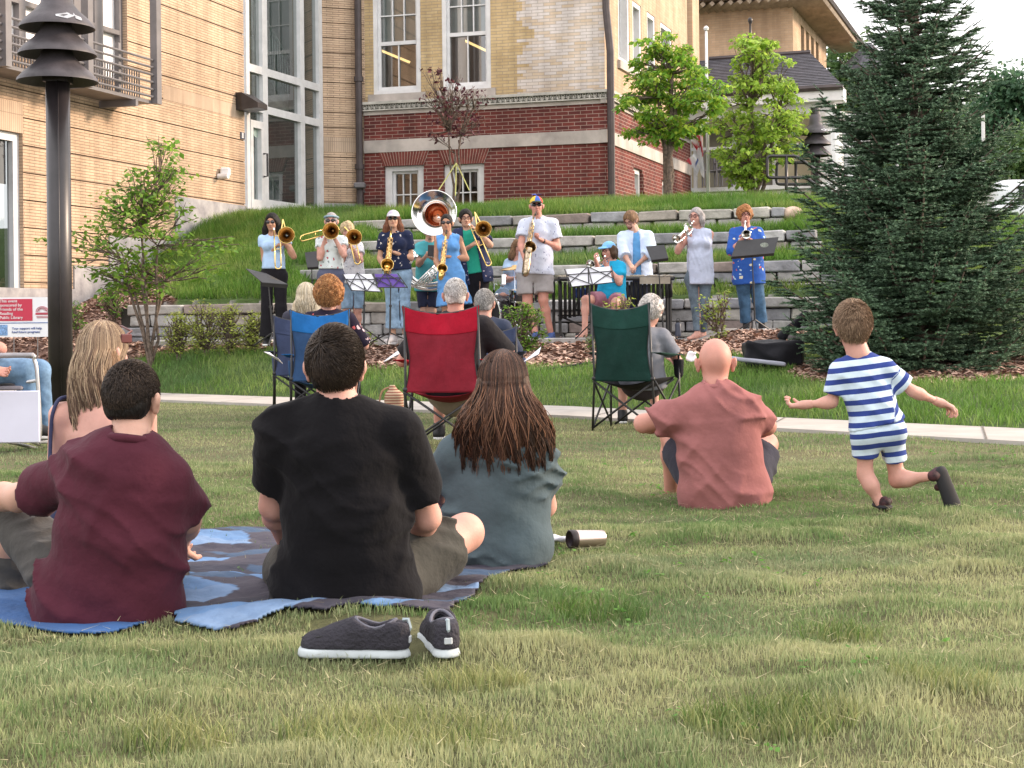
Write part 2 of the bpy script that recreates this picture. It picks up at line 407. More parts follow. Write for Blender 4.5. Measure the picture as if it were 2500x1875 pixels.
WL = [-5.75, -3.45, -2.75, -2.75]; WR = [5.3, 5.1, 4.62, 4.32]
ctrl = [(-5.6, 22.4, 1.12), (-3, 22.1, 1.17), (0, 21.7, 1.17), (4, 21.3, 1.17), (8, 21, 1.15), (-2.9, 27, 2.5), (0, 26.1, 2.66), (4.5, 24.7, 2.62), (8, 24.5, 2.3),
        (-6.27, 31.6, 2.9), (-6.6, 30.6, 2.5), (-7.25, 28.6, 1.66), (-7.7, 27, 1.2), (-8.4, 25.1, .7), (-9.5, 22, .35), (-5.4, 34, 3.1), (0, 30.5, 3.0), (-3, 31.5, 2.95), (-4.5, 37, 3.3), (-3.4, 37.5, 3.3),
        (2, 35.3, 3.32), (5.5, 37, 3.25), (4.0, 29.5, 2.88), (5.6, 30, 2.72), (8, 30, 2.35), (12, 30, 1.7), (12, 24, 1.6), (14, 40, 1.9), (6, 60, 3), (16, 60, 2.6), (-12, 40, 3.4), (-4.5, 27, 2.2), (-4.6, 30, 2.9), (-5.2, 25, 1.75), (25, 45, 2.3), (0, 60, 3.4)]
_C = np.array(ctrl, float); _n = len(_C)
def _phi(r2): return np.where(r2 > 1e-12, .5 * r2 * np.log(np.maximum(r2, 1e-12)), 0)
_K = _phi(((_C[:, None, :2] - _C[None, :, :2]) ** 2).sum(-1)); _P = np.c_[np.ones(_n), _C[:, :2]]
_A = np.zeros((_n + 3, _n + 3)); _A[:_n, :_n] = _K + np.eye(_n) * .3; _A[:_n, _n:] = _P; _A[_n:, :_n] = _P.T
_W = np.linalg.solve(_A, np.r_[_C[:, 2], 0, 0, 0])
def hill(x, y):
    x = np.clip(x, -14, 26); y = np.clip(y, 20, 62); out = _W[_n] + _W[_n + 1] * x + _W[_n + 2] * y
    for i in range(_n): out = out + _W[i] * _phi((x - _C[i, 0]) ** 2 + (y - _C[i, 1]) ** 2)
    return out
def sst(t): t = np.clip(t, 0, 1); return t * t * (3 - 2 * t)
def height(x, y, bumps=True):
    x = np.asarray(x, float); y = np.asarray(y, float)
    pf, yb = pfar(x), yband(x)
    t = np.clip((y - pf) / np.maximum(yb - pf, .5), 0, 1)
    low = .60 * t ** .85 + .03 * np.sin(3 * t * math.pi) * t * (1 - t)
    w1 = WY[0](x); h = hill(x, y)
    low = low + .13 * sst((x - 2.25) / .6) * sst((y - 18.2) / 1.4)
    m1 = sst((x + 5.75) / .15)                       # right of the end of the lowest wall the ground steps; left of it it slopes
    tt = sst((y - (yb - .5)) / 4.0); left = low * (1 - tt) + h * tt
    right = np.where(y < w1 + .18, low, h)
    z = left * (1 - m1) + right * m1
    for k in range(4):
        m = sst((x - WL[k] - .1) / .5) * (1 - sst((x - WR[k] + .1) / .5))
        y0 = WY[k](x); y1 = WY[k + 1](x) if k < 3 else y0 + 2.5
        zb = WZ[k + 1] - .36 if k < 3 else None
        if k < 3: mk1 = sst((x - WL[k + 1] - .1) / .5) * (1 - sst((x - WR[k + 1] + .1) / .5)); zb = zb * mk1 + hill(x, y1) * (1 - mk1)
        s_ = np.clip((y - y0) / np.maximum(y1 - y0, .1), 0, 1)
        zt = WZ[k] - .02 + ((zb - WZ[k] + .02) if k < 3 else .28) * s_
        inn = (y >= y0 + .18) & (y < y1 + (.18 if k < 3 else 0))
        if k == 3:
            bl = sst(s_); zt = zt * (1 - bl) + h * bl
        z = np.where(inn, zt * m + z * (1 - m), z)
    if bumps:
        near = 1 - sst((y - 9) / 4)
        tus = np.maximum(vnoise(x, y * 1.5, 3, 2, 2.6) - .42, 0)
        z = z + near * ((vnoise(x, y, 1, 3, 1.1) - .5) * .022 + tus * .085) + (vnoise(x, y, 2, 2, 1.7) - .5) * .05 * sst((y - pf) / 1.0) * (y > pf)
    return z
def H(x, y): return float(height(np.array([x]), np.array([y]))[0])
def is_mulch(x, y):
    """bark mulch areas (planting beds)"""
    yb = yband(x); n = vnoise(x, y, 5, 2, 1.3) - .5
    a = (y > yb - 1.75 + .5 * n + np.where(x < -2.6, 1.35, 0) + np.where(x > 3.3, .7, 0)) & (y < yb + .05) & (x > -6) & (x < 3.9 + n)   # bed in front of the band
    # bank below the left building: a wedge between its base and the lawn slope
    edge = np.interp(y, [19.5, 21.5, 22.6, 25, 27.5, 30], [-5.2, -5.2, -4.9, -5.4, -6.1, -7.0])
    b = (x < edge + .5 * n) & (y > 20.4 + .4 * n) & (y < 30.2)
    c = ((x - 5.3) ** 2 / 6.5 + (y - 15.9) ** 2 / 2.6 < 1 + .4 * n)                                           # under the spruce
    return a | b | c
def grid_sheet(name, xs, ys, m, smooth=True, dz=0, colf=None):
    X, Y = np.meshgrid(xs, ys, indexing='ij'); Z = height(X, Y) + dz; V = np.stack([X, Y, Z], -1).reshape(-1, 3)
    nx, ny = X.shape; i = np.arange(nx - 1)[:, None] * ny + np.arange(ny - 1)[None]
    Fc = np.stack([i, i + ny, i + ny + 1, i + 1], -1).reshape(-1, 4)
    col = colf(X.ravel(), Y.ravel()) if colf else None
    return npmesh(name, V, Fc, m, smooth=smooth, col=col)
def ground_col(x, y):
    c = np.zeros((len(x), 3)); mu = is_mulch(x, y)
    c[:] = (.10, .13, .04)
    d = vnoise(x, y, 8, 3, .9); lawn = (y < pnear(x))
    c[lawn] = (np.array((.085, .095, .035)) * (1 - d[lawn, None]) + np.array((.17, .15, .07)) * d[lawn, None])
    c[(y > pfar(x))] = (.07, .12, .025)
    c[mu] = (.22, .13, .10)
    band = (y > yband(x)) & (y < WY[0](x) + .2) & (x > -5.2) & (x < 3.6); c[band] = (.33, .31, .29)
    return c
m_ground = mat('ground', (1, 1, 1), .95, .22, 14, bump=.7, bscale=60, vcol=True)
xs = np.unique(np.concatenate([np.arange(-60, -12, 4.0), np.arange(-12, -6.2, .3), np.arange(-6.2, 8.4, .11), np.arange(8.4, 14, .4), np.arange(14, 90, 4.0)]))
ys = np.unique(np.concatenate([np.arange(-30, 2, 4.0), np.arange(2, 9, .07), np.arange(9, 20, .14), np.arange(20, 29, .07), np.arange(29, 42, .35), np.arange(42, 420, 12.0)]))
g = grid_sheet('ground', xs, ys, m_ground, colf=ground_col); tag(g, 'lawn and planted slope rising to the buildings', kind='structure')

# concrete path
def strip(name, xs_, yn, yf, dz, m, thick=.05):
    mb = MB(); n_ = len(xs_)
    for i in range(n_):
        pass
    return mb
mb = MB(); xv = np.arange(-13, 11, .25)
dirv = None
for i, x in enumerate(xv[:-1]):
    x2 = xv[i + 1] - .0
    a = (x, pnear(x)); b = (x2, pnear(x2)); c = (x2 + .35, pfar(x2 + .35)); d = (x + .35, pfar(x + .35))
    P = [Vector((p[0], p[1], H_ + .03)) for p, H_ in ((a, 0.0), (b, 0.0), (c, 0.0), (d, 0.0))]
    mb.quad(*P)
    for p, q in ((P[1], P[0]), (P[3], P[2])): mb.quad(p, q, q - Vector((0, 0, .15)), p - Vector((0, 0, .15)))
o = mb.build('path', M['concrete']); tag(o, 'pale concrete footpath crossing the lawn', kind='structure')
mb = MB()
for x in np.arange(-11, 10, 1.3):      # saw-cut joints across the path
    a = Vector((x, float(pnear(x)), .0345)); b = Vector((x + .35, float(pfar(x + .35)), .0345)); t = Vector((.7, -.7, 0)) * .008
    mb.quad(a - t, a + t, b + t, b - t)
o = mb.build('path_joints', mat('joint', (.16, .14, .12), .95)); tag(o, kind='structure')
# flagstone kerb strip at the front of the band's terrace
mb = MB(); x = -5.0
while x < 3.2:
    L = random.uniform(.7, 1.3); xm = x + L / 2
    if xm > 2.3: break
    y0 = float(yband(xm)); sl_ = math.atan2(float(yband(xm + .3) - yband(xm - .3)), .6)
    k = random.uniform(.85, 1.1); mb.cbox((xm, y0 + .1, .60), (L - .02, .36, .12), .012, sl_, jit=.006, col=(k, k * .99, k * .97)); x += L
o = mb.build('stone_kerb', mat('kerb_stone', (.5, .49, .48), .85, .15, 5, vcol=True)); tag(o, 'low pale stone edging in front of the band', kind='structure')
# band terrace paving
mb = MB()
for i in range(60):
    x = -5.0 + i * 8.2 / 59
    pass
# ---------------------------------------------------------------- retaining walls of split stone
m_stone = mat('wall_stone', (1, 1, 1), .9, .22, 5, bump=.7, bscale=18, vcol=True)
m_mortar = mat('wall_joint', (.05, .045, .04), .95)
stone_cols = [(.43, .42, .42), (.50, .48, .46), (.38, .38, .40), (.46, .41, .36), (.54, .53, .52), (.36, .29, .26), (.48, .45, .42), (.33, .33, .35), (.58, .55, .49)]
def stone_wall(k, label, courses):
    f = WY[k]; z1 = WZ[k]; zb = z1 - sum(courses); mb = MB(); back = MB(); z = z1
    for ci, hc in enumerate(courses):
        x = WL[k] + random.uniform(0, .2); hh = hc
        while x < WR[k]:
            L = random.uniform(.28, .75) * (1.15 if ci == 0 else 1); L = min(L, WR[k] - x + .1)
            split = (ci > 0 and random.random() < .3 and hc > .15)
            y0 = float(f(x + L / 2)); rz = math.atan2(float(f(x + L)) - float(f(x)), L)
            rows = [(z, hh)] if not split else [(z, hh * .45), (z - hh * .45, hh * .55)]
            for zz, h2 in rows:
                c = random.choice(stone_cols); kk = random.uniform(.85, 1.15); dep = .32 if ci == 0 else .28
                mb.cbox((x + L / 2, y0 + .13 + random.uniform(-.012, .012) - (.02 if ci == 0 else 0), zz - h2 / 2), (L - .012, dep, h2 - .012), .016, rz + random.uniform(-.02, .02), col=tuple(min(.8, q * kk) for q in c), jit=.010)
            x += L
        z -= hc
    xx = np.linspace(WL[k] + .05, WR[k] - .05, 30)
    for a, b in zip(xx[:-1], xx[1:]):
        y0 = (float(f(a)) + float(f(b))) / 2; back.box(((a + b) / 2, y0 + .15, (z1 + zb) / 2 - .02), (b - a + .02, .16, z1 - zb - .06), math.atan2(float(f(b)) - float(f(a)), b - a))
    t = thing('stone_wall', label, 'retaining wall', (0, float(f(0)), zb))
    mb.build('stones', m_stone, t); back.build('core', m_mortar, t)
stone_wall(0, 'lowest and tallest grey stone terrace wall right behind the band', [.15, .17, .15, .16])
stone_wall(1, 'second stone terrace wall from the bottom, above the lowest one', [.16, .16, .2])
stone_wall(2, 'third stone terrace wall from the bottom, with grass above and below', [.17, .15, .2])
stone_wall(3, 'topmost stone terrace wall below the upper grass', [.17, .16, .2])
mb = MB(); p = at(1936, 522, 24.6); s_ = S((p.x - .5, p.y - .4, p.z - .4), (p.x + .5, p.y + .5, p.z + .35), .03)
s_.ell(p, (.17, .15, .12)).ripple(.015, [(9, 7, 5), (4, 12, 8)])
o = npmesh('boulder', *s_.mesh(), mat('boulder', (.62, .47, .36), .9, .2, 6, bump=.5)); tag(o, 'rounded tan boulder at the right end of the topmost terrace wall', 'boulder')

# ---------------------------------------------------------------- grass (ground cover nobody could count)
BL = []
def blades(x, y, hgt, wid, lean, col, dz=-.005, seg=2, z=None):
    n_ = len(x); z = (height(x, y) if z is None else z) + dz; a = rng.uniform(0, 2 * math.pi, n_); b = rng.uniform(0, 2 * math.pi, n_)
    wx, wy = np.cos(a) * wid / 2, np.sin(a) * wid / 2; lx, ly = np.cos(b) * lean * hgt, np.sin(b) * lean * hgt
    base = np.stack([x, y, z], -1); W3 = np.stack([wx, wy, 0 * wx], -1); mid = base + np.stack([lx * .35, ly * .35, hgt * .6], -1); tip = base + np.stack([lx, ly, hgt], -1)
    if seg == 1:
        V = np.stack([base - W3, base + W3, tip], 1).reshape(-1, 3); Fc = np.arange(len(V)).reshape(-1, 3); C = np.repeat(col, 3, 0)
    else:
        V = np.stack([base - W3, base + W3, mid + W3 * .75, tip, mid - W3 * .75], 1).reshape(-1, 3)
        i = np.arange(n_)[:, None] * 5; Fc = np.concatenate([i + np.array([[0, 1, 2]]), i + np.array([[0, 2, 4]]), i + np.array([[4, 2, 3]])]); C = np.repeat(col, 5, 0)
    return V, Fc, C
m_grass = mat('grass_blades', (1, 1, 1), .6, .08, 3, vcol=True, trans=.35, spec=.25)
def scatter(n_, x0, x1, y0, y1, keep):
    x = rng.uniform(x0, x1, n_); y = rng.uniform(y0, y1, n_); k = keep(x, y); return x[k], y[k]
def infrus(x, y, pad=.25): return np.abs(x) < y * .3345 + pad
def gcol(x, y, green, dry, amt, jitter=.24):
    d = np.clip(amt + (vnoise(x, y * 1.4, 21, 3, .9) - .5) * 1.9 + (vnoise(x, y * 1.6, 27, 2, 3.1) - .5) * 1.1 + rng.normal(0, .24, len(x)), 0, 1)[:, None]
    c = np.array(green) * (1 - d) + np.array(dry) * d
    bl = np.clip((vnoise(x, y, 33, 2, 1.6) - .55) * 3, 0, 1)[:, None]; c = c * (1 - bl * .35) + np.array((.12, .19, .13)) * bl * .35
    return c * rng.uniform(1 - jitter, 1 + jitter, (len(x), 1)) * (.88 + .24 * vnoise(x, y * 1.3, 44, 3, 5.0))[:, None]
def covered(x, y):
    """lawn lying under the quilt, the blanket and the shoes"""
    def px(u, v): r_ = ray(u, v); k = -CAMZ / r_.z; return r_.x * k, k
    out = np.zeros(len(x), bool)
    for poly in (QUILT, BLANKET, [(745, 1614), (1110, 1622), (1120, 1535), (760, 1535)], [(1385, 1345), (1480, 1340), (1480, 1318), (1385, 1322)]):
        P = [px(u, v) for u, v in poly]; ins = np.zeros(len(x), bool)
        for i in range(len(P)):
            a, b = P[i], P[(i + 1) % len(P)]; c = ((a[1] > y) != (b[1] > y)); xi = a[0] + (y - a[1]) * (b[0] - a[0]) / (b[1] - a[1] if abs(b[1] - a[1]) > 1e-9 else 1e-9); ins ^= c & (x < xi)
        out |= ins
    return out & (rng.uniform(0, 1, len(x)) < .97)
QUILT = [(425, 1532), (500, 1546), (575, 1550), (640, 1536), (700, 1524), (780, 1532), (850, 1522), (930, 1530), (1010, 1526), (1100, 1528), (1155, 1482), (1205, 1422), (1262, 1402), (1340, 1394), (1340, 1330), (1180, 1280), (960, 1285), (680, 1296), (560, 1293), (480, 1306), (430, 1340)]
BLANKET = [(-60, 1552), (100, 1560), (230, 1556), (330, 1542), (425, 1500), (415, 1380), (300, 1340), (-60, 1330)]
def build_grass():
    parts = []
    for (y0, y1, n_, hg, wd) in ((2.5, 4.2, 85000, .024, .0030), (4.2, 6.5, 145000, .022, .0038), (6.5, 9.5, 160000, .021, .0054), (9.5, 18.5, 175000, .022, .0086)):
        x, y = scatter(n_, -y1 * .35, y1 * .35, y0, y1, lambda x, y: infrus(x, y) & (y < pnear(x) - .02) & ~covered(x, y))
        tus = np.maximum(vnoise(x, y * 1.5, 3, 2, 2.6) - .42, 0); hgt = hg * (rng.uniform(.5, 1.2, len(x)) + tus * 1.5)
        parts.append(blades(x, y, hgt, wd * rng.uniform(.7, 1.3, len(x)), rng.uniform(0, .6, len(x)), gcol(x, y, (.15, .245, .085), (.43, .44, .24), .40), seg=2 if y0 < 6 else 1))
    # few tall lush tufts near the camera
    for (cx, cy_, rr, n_) in ((.55, 3.35, .15, 900), (-.25, 3.3, .2, 900), (-.72, 3.25, .1, 300), (.9, 4.3, .10, 220), (-.1, 3.75, .1, 400), (1.0, 3.6, .1, 400), (.25, 4.6, .12, 400)):
        r_ = rr * np.sqrt(rng.uniform(0, 1, n_)); a = rng.uniform(0, 6.28, n_); x = cx + r_ * np.cos(a) * 1.3; y = cy_ + r_ * np.sin(a)
        parts.append(blades(x, y, rng.uniform(.03, .075, n_), .0035 * np.ones(n_), rng.uniform(.1, .8, n_), gcol(x, y, (.09, .17, .035), (.36, .36, .16), .25)))
    # dry clippings lying flat
    x, y = scatter(9000, -3.2, 3.2, 2.8, 9, lambda x, y: infrus(x, y) & ~covered(x, y)); n_ = len(x)
    parts.append(blades(x, y, rng.uniform(.006, .014, n_), .0035 * np.ones(n_), rng.uniform(2.5, 6, n_), np.array([[.55, .50, .30]]) * rng.uniform(.6, 1.2, (n_, 1)), dz=.022, seg=1))
    V, Fc, C = [], [], []; o = 0
    for v, f, c in parts: V.append(v); Fc.append(f + o); C.append(c); o += len(v)
    ob = npmesh('lawn_grass', np.concatenate(V), np.concatenate(Fc), m_grass, smooth=False, col=np.concatenate(C)); tag(ob, 'short half dry grass of the front lawn', 'grass', kind='stuff')
    # long bright grass beyond the path
    parts = []
    x, y = scatter(150000, -7, 8, 10, 21, lambda x, y: infrus(x, y, .5) & (y > pfar(x) + .03) & (y < yband(x)) & ~is_mulch(x, y))
    tl = vnoise(x, y, 14, 2, 1.2)
    parts.append(blades(x, y, rng.uniform(.045, .11, len(x)) * (.6 + .8 * tl), rng.uniform(.007, .012, len(x)), rng.uniform(.1, .9, len(x)), gcol(x, y, (.13, .25, .045), (.32, .40, .13), .26), seg=2))
    V, Fc, C = [], [], []; o = 0
    for v, f, c in parts: V.append(v); Fc.append(f + o); C.append(c); o += len(v)
    ob = npmesh('bank_grass', np.concatenate(V), np.concatenate(Fc), m_grass, smooth=False, col=np.concatenate(C)); tag(ob, 'long bright green grass on the bank beyond the path', 'grass', kind='stuff')
    def keep(x, y):
        ok = infrus(x, y, .6) & (y > WY[0](x) + .3) & ~is_mulch(x, y) & ((x > -5.6) | (y > 23))
        for k in range(4): ok &= ~((y > WY[k](x) - .06) & (y < WY[k](x) + .30) & (x > WL[k]) & (x < WR[k]))
        return ok & ~((x < -5.0) & (y > 34)) & (y < 37.5 - .335 * (x + 3.5))
    x, y = scatter(330000, -8, 9, 21, 37.5, keep)
    tl = vnoise(x, y, 15, 2, .9)
    top = sst((y - WY[3](x)) / 3)
    parts = [blades(x, y, rng.uniform(.08, .19, len(x)) * (.6 + .8 * tl) * (1 + .35 * top), rng.uniform(.012, .02, len(x)), rng.uniform(.1, .8, len(x)), gcol(x, y, (.10, .22, .03), (.30, .38, .10), .22), seg=1)]
    V, Fc, C = parts[0]
    ob = npmesh('terrace_grass', V, Fc, m_grass, smooth=False, col=C); tag(ob, 'green grass on the terraces and the slope behind the band', 'grass', kind='stuff')
    # bark chips
    n_ = 26000; x, y = scatter(n_ * 6, -9, 7.5, 14, 30, lambda x, y: infrus(x, y, .4) & is_mulch(x, y)); x, y = x[:n_ * 2], y[:n_ * 2]; n_ = len(x)
    z = height(x, y) + rng.uniform(.0, .02, n_); a = rng.uniform(0, 6.28, n_); L = rng.uniform(.02, .055, n_); W = rng.uniform(.008, .02, n_); t1 = rng.uniform(-.5, .5, n_); t2 = rng.uniform(-.5, .5, n_)
    A = np.stack([np.cos(a) * L, np.sin(a) * L, t1 * L], -1); B = np.stack([-np.sin(a) * W, np.cos(a) * W, t2 * W], -1); c = np.stack([x, y, z], -1)
    V = np.stack([c - A - B, c + A - B, c + A + B, c - A + B], 1).reshape(-1, 3); Fc = np.arange(len(V)).reshape(-1, 4)
    cc = np.where(rng.uniform(0, 1, (n_, 1)) < .5, np.array([[.52, .35, .27]]), np.array([[.30, .185, .14]])) * rng.uniform(.6, 1.5, (n_, 1))
    ob = npmesh('bark_chips', V, Fc, mat('chips', (1, 1, 1), .9, .1, 9, vcol=True), smooth=False, col=np.repeat(cc, 4, 0)); tag(ob, 'reddish bark mulch chips in the planting beds', 'mulch', kind='stuff')
build_grass()
# ------------------------------------------------------------ buildings
class Plane:
    """vertical wall plane; (s, z) = metres along it and world height; off = metres out of it"""
    def __init__(p, u0, Y0, tan=None, to=None):
        a = at(u0, 500, Y0); p.o = Vector((a.x, a.y, 0))
        if to: b = at(to[0], 500, to[1]); d = Vector((b.x - a.x, b.y - a.y, 0))
        else: d = Vector((tan, 1, 0))
        p.len = d.length if to else None
        p.d = d.normalized(); p.n = Vector((p.d.y, -p.d.x, 0))
    def sz(p, u, v, off=0):
        r_ = ray(u, v); o = p.o + p.n * off; t = (o.x * p.n.x + o.y * p.n.y) / (r_.x * p.n.x + r_.y * p.n.y)
        P = Vector((r_.x * t, r_.y * t, CAMZ + r_.z * t)); return ((P - o).dot(p.d), P.z)
    def P(p, s_, z, off=0): return p.o + p.d * s_ + p.n * off + Vector((0, 0, z))
    def box(p, mb, s0, s1, z0, z1, o0, o1, mi=0, col=None):
        V = [p.P(a, z, o) for o in (o1, o0) for a, z in ((s0, z0), (s1, z0), (s1, z1), (s0, z1))]
        uv = [(a + (0 if o == o1 else .1), z) for o in (o1, o0) for a, z in ((s0, z0), (s1, z0), (s1, z1), (s0, z1))]
        mb.add(V, [(0, 1, 2, 3), (5, 4, 7, 6), (4, 0, 3, 7), (1, 5, 6, 2), (3, 2, 6, 7), (4, 5, 1, 0)], mi, col, uv)
    def rect(p, mb, s0, s1, z0, z1, off=0, mi=0, col=None):
        mb.quad(p.P(s0, z0, off), p.P(s1, z0, off), p.P(s1, z1, off), p.P(s0, z1, off), mi, col, [(s0, z0), (s1, z0), (s1, z1), (s0, z1)])
    def cells(p, mb, s0, s1, z0, z1, holes=(), off=0, mi=0, reveal=0, rmi=None):
        S_ = sorted({s0, s1, *[x for h in holes for x in h[:2] if s0 < x < s1]}); Z_ = sorted({z0, z1, *[x for h in holes for x in h[2:4] if z0 < x < z1]})
        for a, b in zip(S_[:-1], S_[1:]):
            for c, d in zip(Z_[:-1], Z_[1:]):
                ms, mz = (a + b) / 2, (c + d) / 2
                if any(h[0] < ms < h[1] and h[2] < mz < h[3] for h in holes): continue
                p.rect(mb, a, b, c, d, off, mi)
        if reveal:
            r = rmi if rmi is not None else mi
            for h in holes:
                a, b, c, d = max(h[0], s0), min(h[1], s1), max(h[2], z0), min(h[3], z1)
                if b <= a or d <= c: continue
                for q, uv in (((p.P(a, c, off), p.P(a, d, off), p.P(a, d, off - reveal), p.P(a, c, off - reveal)), [(0, c), (0, d), (reveal, d), (reveal, c)]),
                          ((p.P(b, c, off - reveal), p.P(b, d, off - reveal), p.P(b, d, off), p.P(b, c, off)), [(0, c), (0, d), (reveal, d), (reveal, c)]),
                          ((p.P(a, d, off), p.P(b, d, off), p.P(b, d, off - reveal), p.P(a, d, off - reveal)), [(a, 0), (b, 0), (b, reveal), (a, reveal)]),
                          ((p.P(a, c, off - reveal), p.P(b, c, off - reveal), p.P(b, c, off), p.P(a, c, off)), [(a, 0), (b, 0), (b, reveal), (a, reveal)])):
                    mb.quad(*q, r, None, uv)
M['tan'] = brick('tan_brick', (.67, .50, .355), (.58, .42, .29), (.32, .24, .175), bw=.30, rh=.0525, ms=.006, bumps=.8, bias=-.1)
M['tan_soldier'] = brick('tan_soldier', (.61, .47, .35), (.55, .42, .31), (.36, .28, .21), bw=.0525, rh=.40, ms=.006, offset=0)
M['yellow'] = brick('yellow_brick', (.66, .51, .29), (.58, .43, .23), (.40, .33, .24), bw=.29, rh=.073, ms=.007)
M['mottled'] = brick('mottled_brick', (.72, .67, .64), (.64, .46, .24), (.48, .43, .38), bw=.29, rh=.073, ms=.007, bias=-.35)
M['red'] = brick('red_brick', (.215, .052, .042), (.12, .036, .034), (.42, .31, .27), bw=.29, rh=.085, ms=.0075, bias=.0, var=.2)
M['red_soldier'] = brick('red_arch', (.20, .048, .036), (.13, .036, .032), (.50, .40, .34), bw=.09, rh=.6, ms=.010, offset=.0)
M['buff'] = brick('buff_brick', (.62, .46, .32), (.56, .40, .27), (.46, .36, .28), bw=.24, rh=.075, ms=.005)
M['terracotta'] = mat('cornice_stone', (.52, .50, .45), .8, .15, 4)
M['relief'] = mat('relief_dark', (.13, .13, .11), .8, .3, 6)

# ---- tan library wing on the left -----------------------------------------------------------------
LW = Plane(173, 27.0, tan=.32)
q = lambda u, v, off=0: LW.sz(u, v, off)
wing = thing('brick_wing', 'tan brick library wing at the left with a tall glazed entrance and a white door', 'building', LW.P(8, 0))
sE = q(598, 400)[0]; sL = -5.5; ztop = 11.5; z0 = .1
g_rows = []                                            # courses of brick between recessed joints
zref = q(173, 247)[1]; dz = zref - q(173, 310.6)[1]
grooves = [zref + dz * k for k in range(-9, 12)]
s_low_win = (q(-60, 500)[0], q(57, 500)[0], q(40, 745)[1], q(50, 325)[1])
bay = (q(-60, 20)[0], q(311, 100)[0], q(311, 208)[1], 12.0)
sold = (q(398, 230)[0], sE, q(598, 293)[1], q(598, 262)[1])
holes = [s_low_win, bay]
mb = MB(); gz = 0.010
zs = [z0] + [z for z in grooves if z0 < z < ztop] + [ztop]
base_steps = [(sL, q(179, 700)[0], q(120, 705)[1]), (q(179, 700)[0], q(265, 600)[0], q(220, 650)[1]), (q(265, 600)[0], q(427, 540)[0], q(350, 583)[1]), (q(427, 540)[0], sE, q(500, 489)[1])]
lintel = (q(-60, 300)[0], q(55, 240)[0], s_low_win[3], q(20, 245)[1])
for a, b in zip(zs[:-1], zs[1:]):
    lo, hi = a + (gz if a != z0 else 0), b - (gz if b != ztop else 0)
    for st in base_steps:
        l2 = max(lo, st[2])
        if l2 < hi: LW.cells(mb, st[0], st[1], l2, hi, [h for h in holes + [sold, lintel]], 0)
    if lo > base_steps[0][2]:
        for h in holes:
            LW.cells(mb, 0, 0.001, 0, .001)
LW.rect(mb, sL, sE, z0, ztop, -.035, 2) if False else None
bk = MB(); LW.cells(bk, sL, sE, z0, ztop, holes, -.03)
mb2 = MB(); LW.rect(mb2, *sold[:2], sold[2], sold[3], .004); mb3 = MB(); LW.rect(mb3, lintel[0], lintel[1], lintel[2] + .0, lintel[3], .004); mb3.build('window_lintel', M['tan_soldier'], wing)
for h in holes:
    LW.cells(mb, h[0] - .001, h[1] + .0, h[2], min(h[3], ztop), [(h[0] - 1, h[1] - 0.0005, h[2] - 1, h[3] + 1)], 0)
# reveals of the openings
for h in holes:
    for a in (h[1],):
        mb.quad(LW.P(a, h[2], -.3), LW.P(a, min(h[3], ztop), -.3), LW.P(a, min(h[3], ztop), 0), LW.P(a, h[2], 0), 0, None, [(0, h[2]), (0, h[3]), (.3, h[3]), (.3, h[2])][::1])
    mb.quad(LW.P(h[0], h[2], 0), LW.P(h[1], h[2], 0), LW.P(h[1], h[2], -.3), LW.P(h[0], h[2], -.3), 0, None, [(h[0], 0), (h[1], 0), (h[1], .3), (h[0], .3)])
    if h[3] < ztop: mb.quad(LW.P(h[0], h[3], -.3), LW.P(h[1], h[3], -.3), LW.P(h[1], h[3], 0), LW.P(h[0], h[3], 0), 0, None, [(h[0], 0), (h[1], 0), (h[1], .3), (h[0], .3)])
mb.build('wall', M['tan'], wing); bk.build('joint_backing', mat('joint_back', (.16, .105, .07), .95), wing); mb2.build('soldier_course', M['tan_soldier'], wing)
gm = MB()
for i, st in enumerate(base_steps):
    LW.box(gm, st[0], st[1], -.5, st[2], -.2, .03)
gm.build('granite_base', M['granite'], wing)
# big upper windows (sky glare painted as white panes) and the steel frame with rails in front
def frame_rects(pl, mb, vs_, hs_, o0, o1):
    for a, b, c, d in vs_ + hs_: pl.box(mb, a, b, c, d, o0, o1)
w0 = bay; fr = MB(); gl = MB()
LW.rect(gl, w0[0], w0[1], w0[2], ztop, -.22)
def vbar(u1, u2, v, zb=w0[2], zt=ztop): return (q(u1, v)[0], q(u2, v)[0], zb, zt)
vb = [vbar(60, 76, 100), vbar(194, 214, 100), vbar(244, 264, 100), (q(304, 100)[0], w0[1], w0[2], ztop), vbar(0, 14, 100)]
z1 = q(250, 57)[1]; z2 = q(250, 68)[1]
hb = [(w0[0], w0[1], z2, z1), (w0[0], w0[1], w0[2], w0[2] + .07)]
frame_rects(LW, fr, vb, [], -.21, -.1); frame_rects(LW, fr, [], hb, -.212, -.102)
wn = fr.build('upper_window', M['grey_metal'], wing); gl.build('pane', mat('pane_sky_glare', (.95, .93, .92), .25, .01, 2, spec=1.0), wn)  # opaque white pane colour imitates bright sky mirrored in the glass
sb = MB()                                              # projecting steel surround with horizontal rails
off = .75; Q = lambda u, v: LW.sz(u, v, off)
sA = Q(217, 180)[0]; sB = Q(386, 250)[0]; zb_ = Q(395, 258)[1]
LW.box(sb, sB - .16, sB, zb_, ztop, off - .06, off + .08); LW.box(sb, sA - .13, sA + .02, zb_, ztop, off - .06, off + .08); LW.box(sb, sB - .8, sB - .72, zb_ - .12, zb_ - .001, .01, off + .02)
s0_ = Q(17, 160)[0]; LW.box(sb, s0_ - .13, s0_ + .02, zb_ + .0, ztop, off - .06, off + .08)
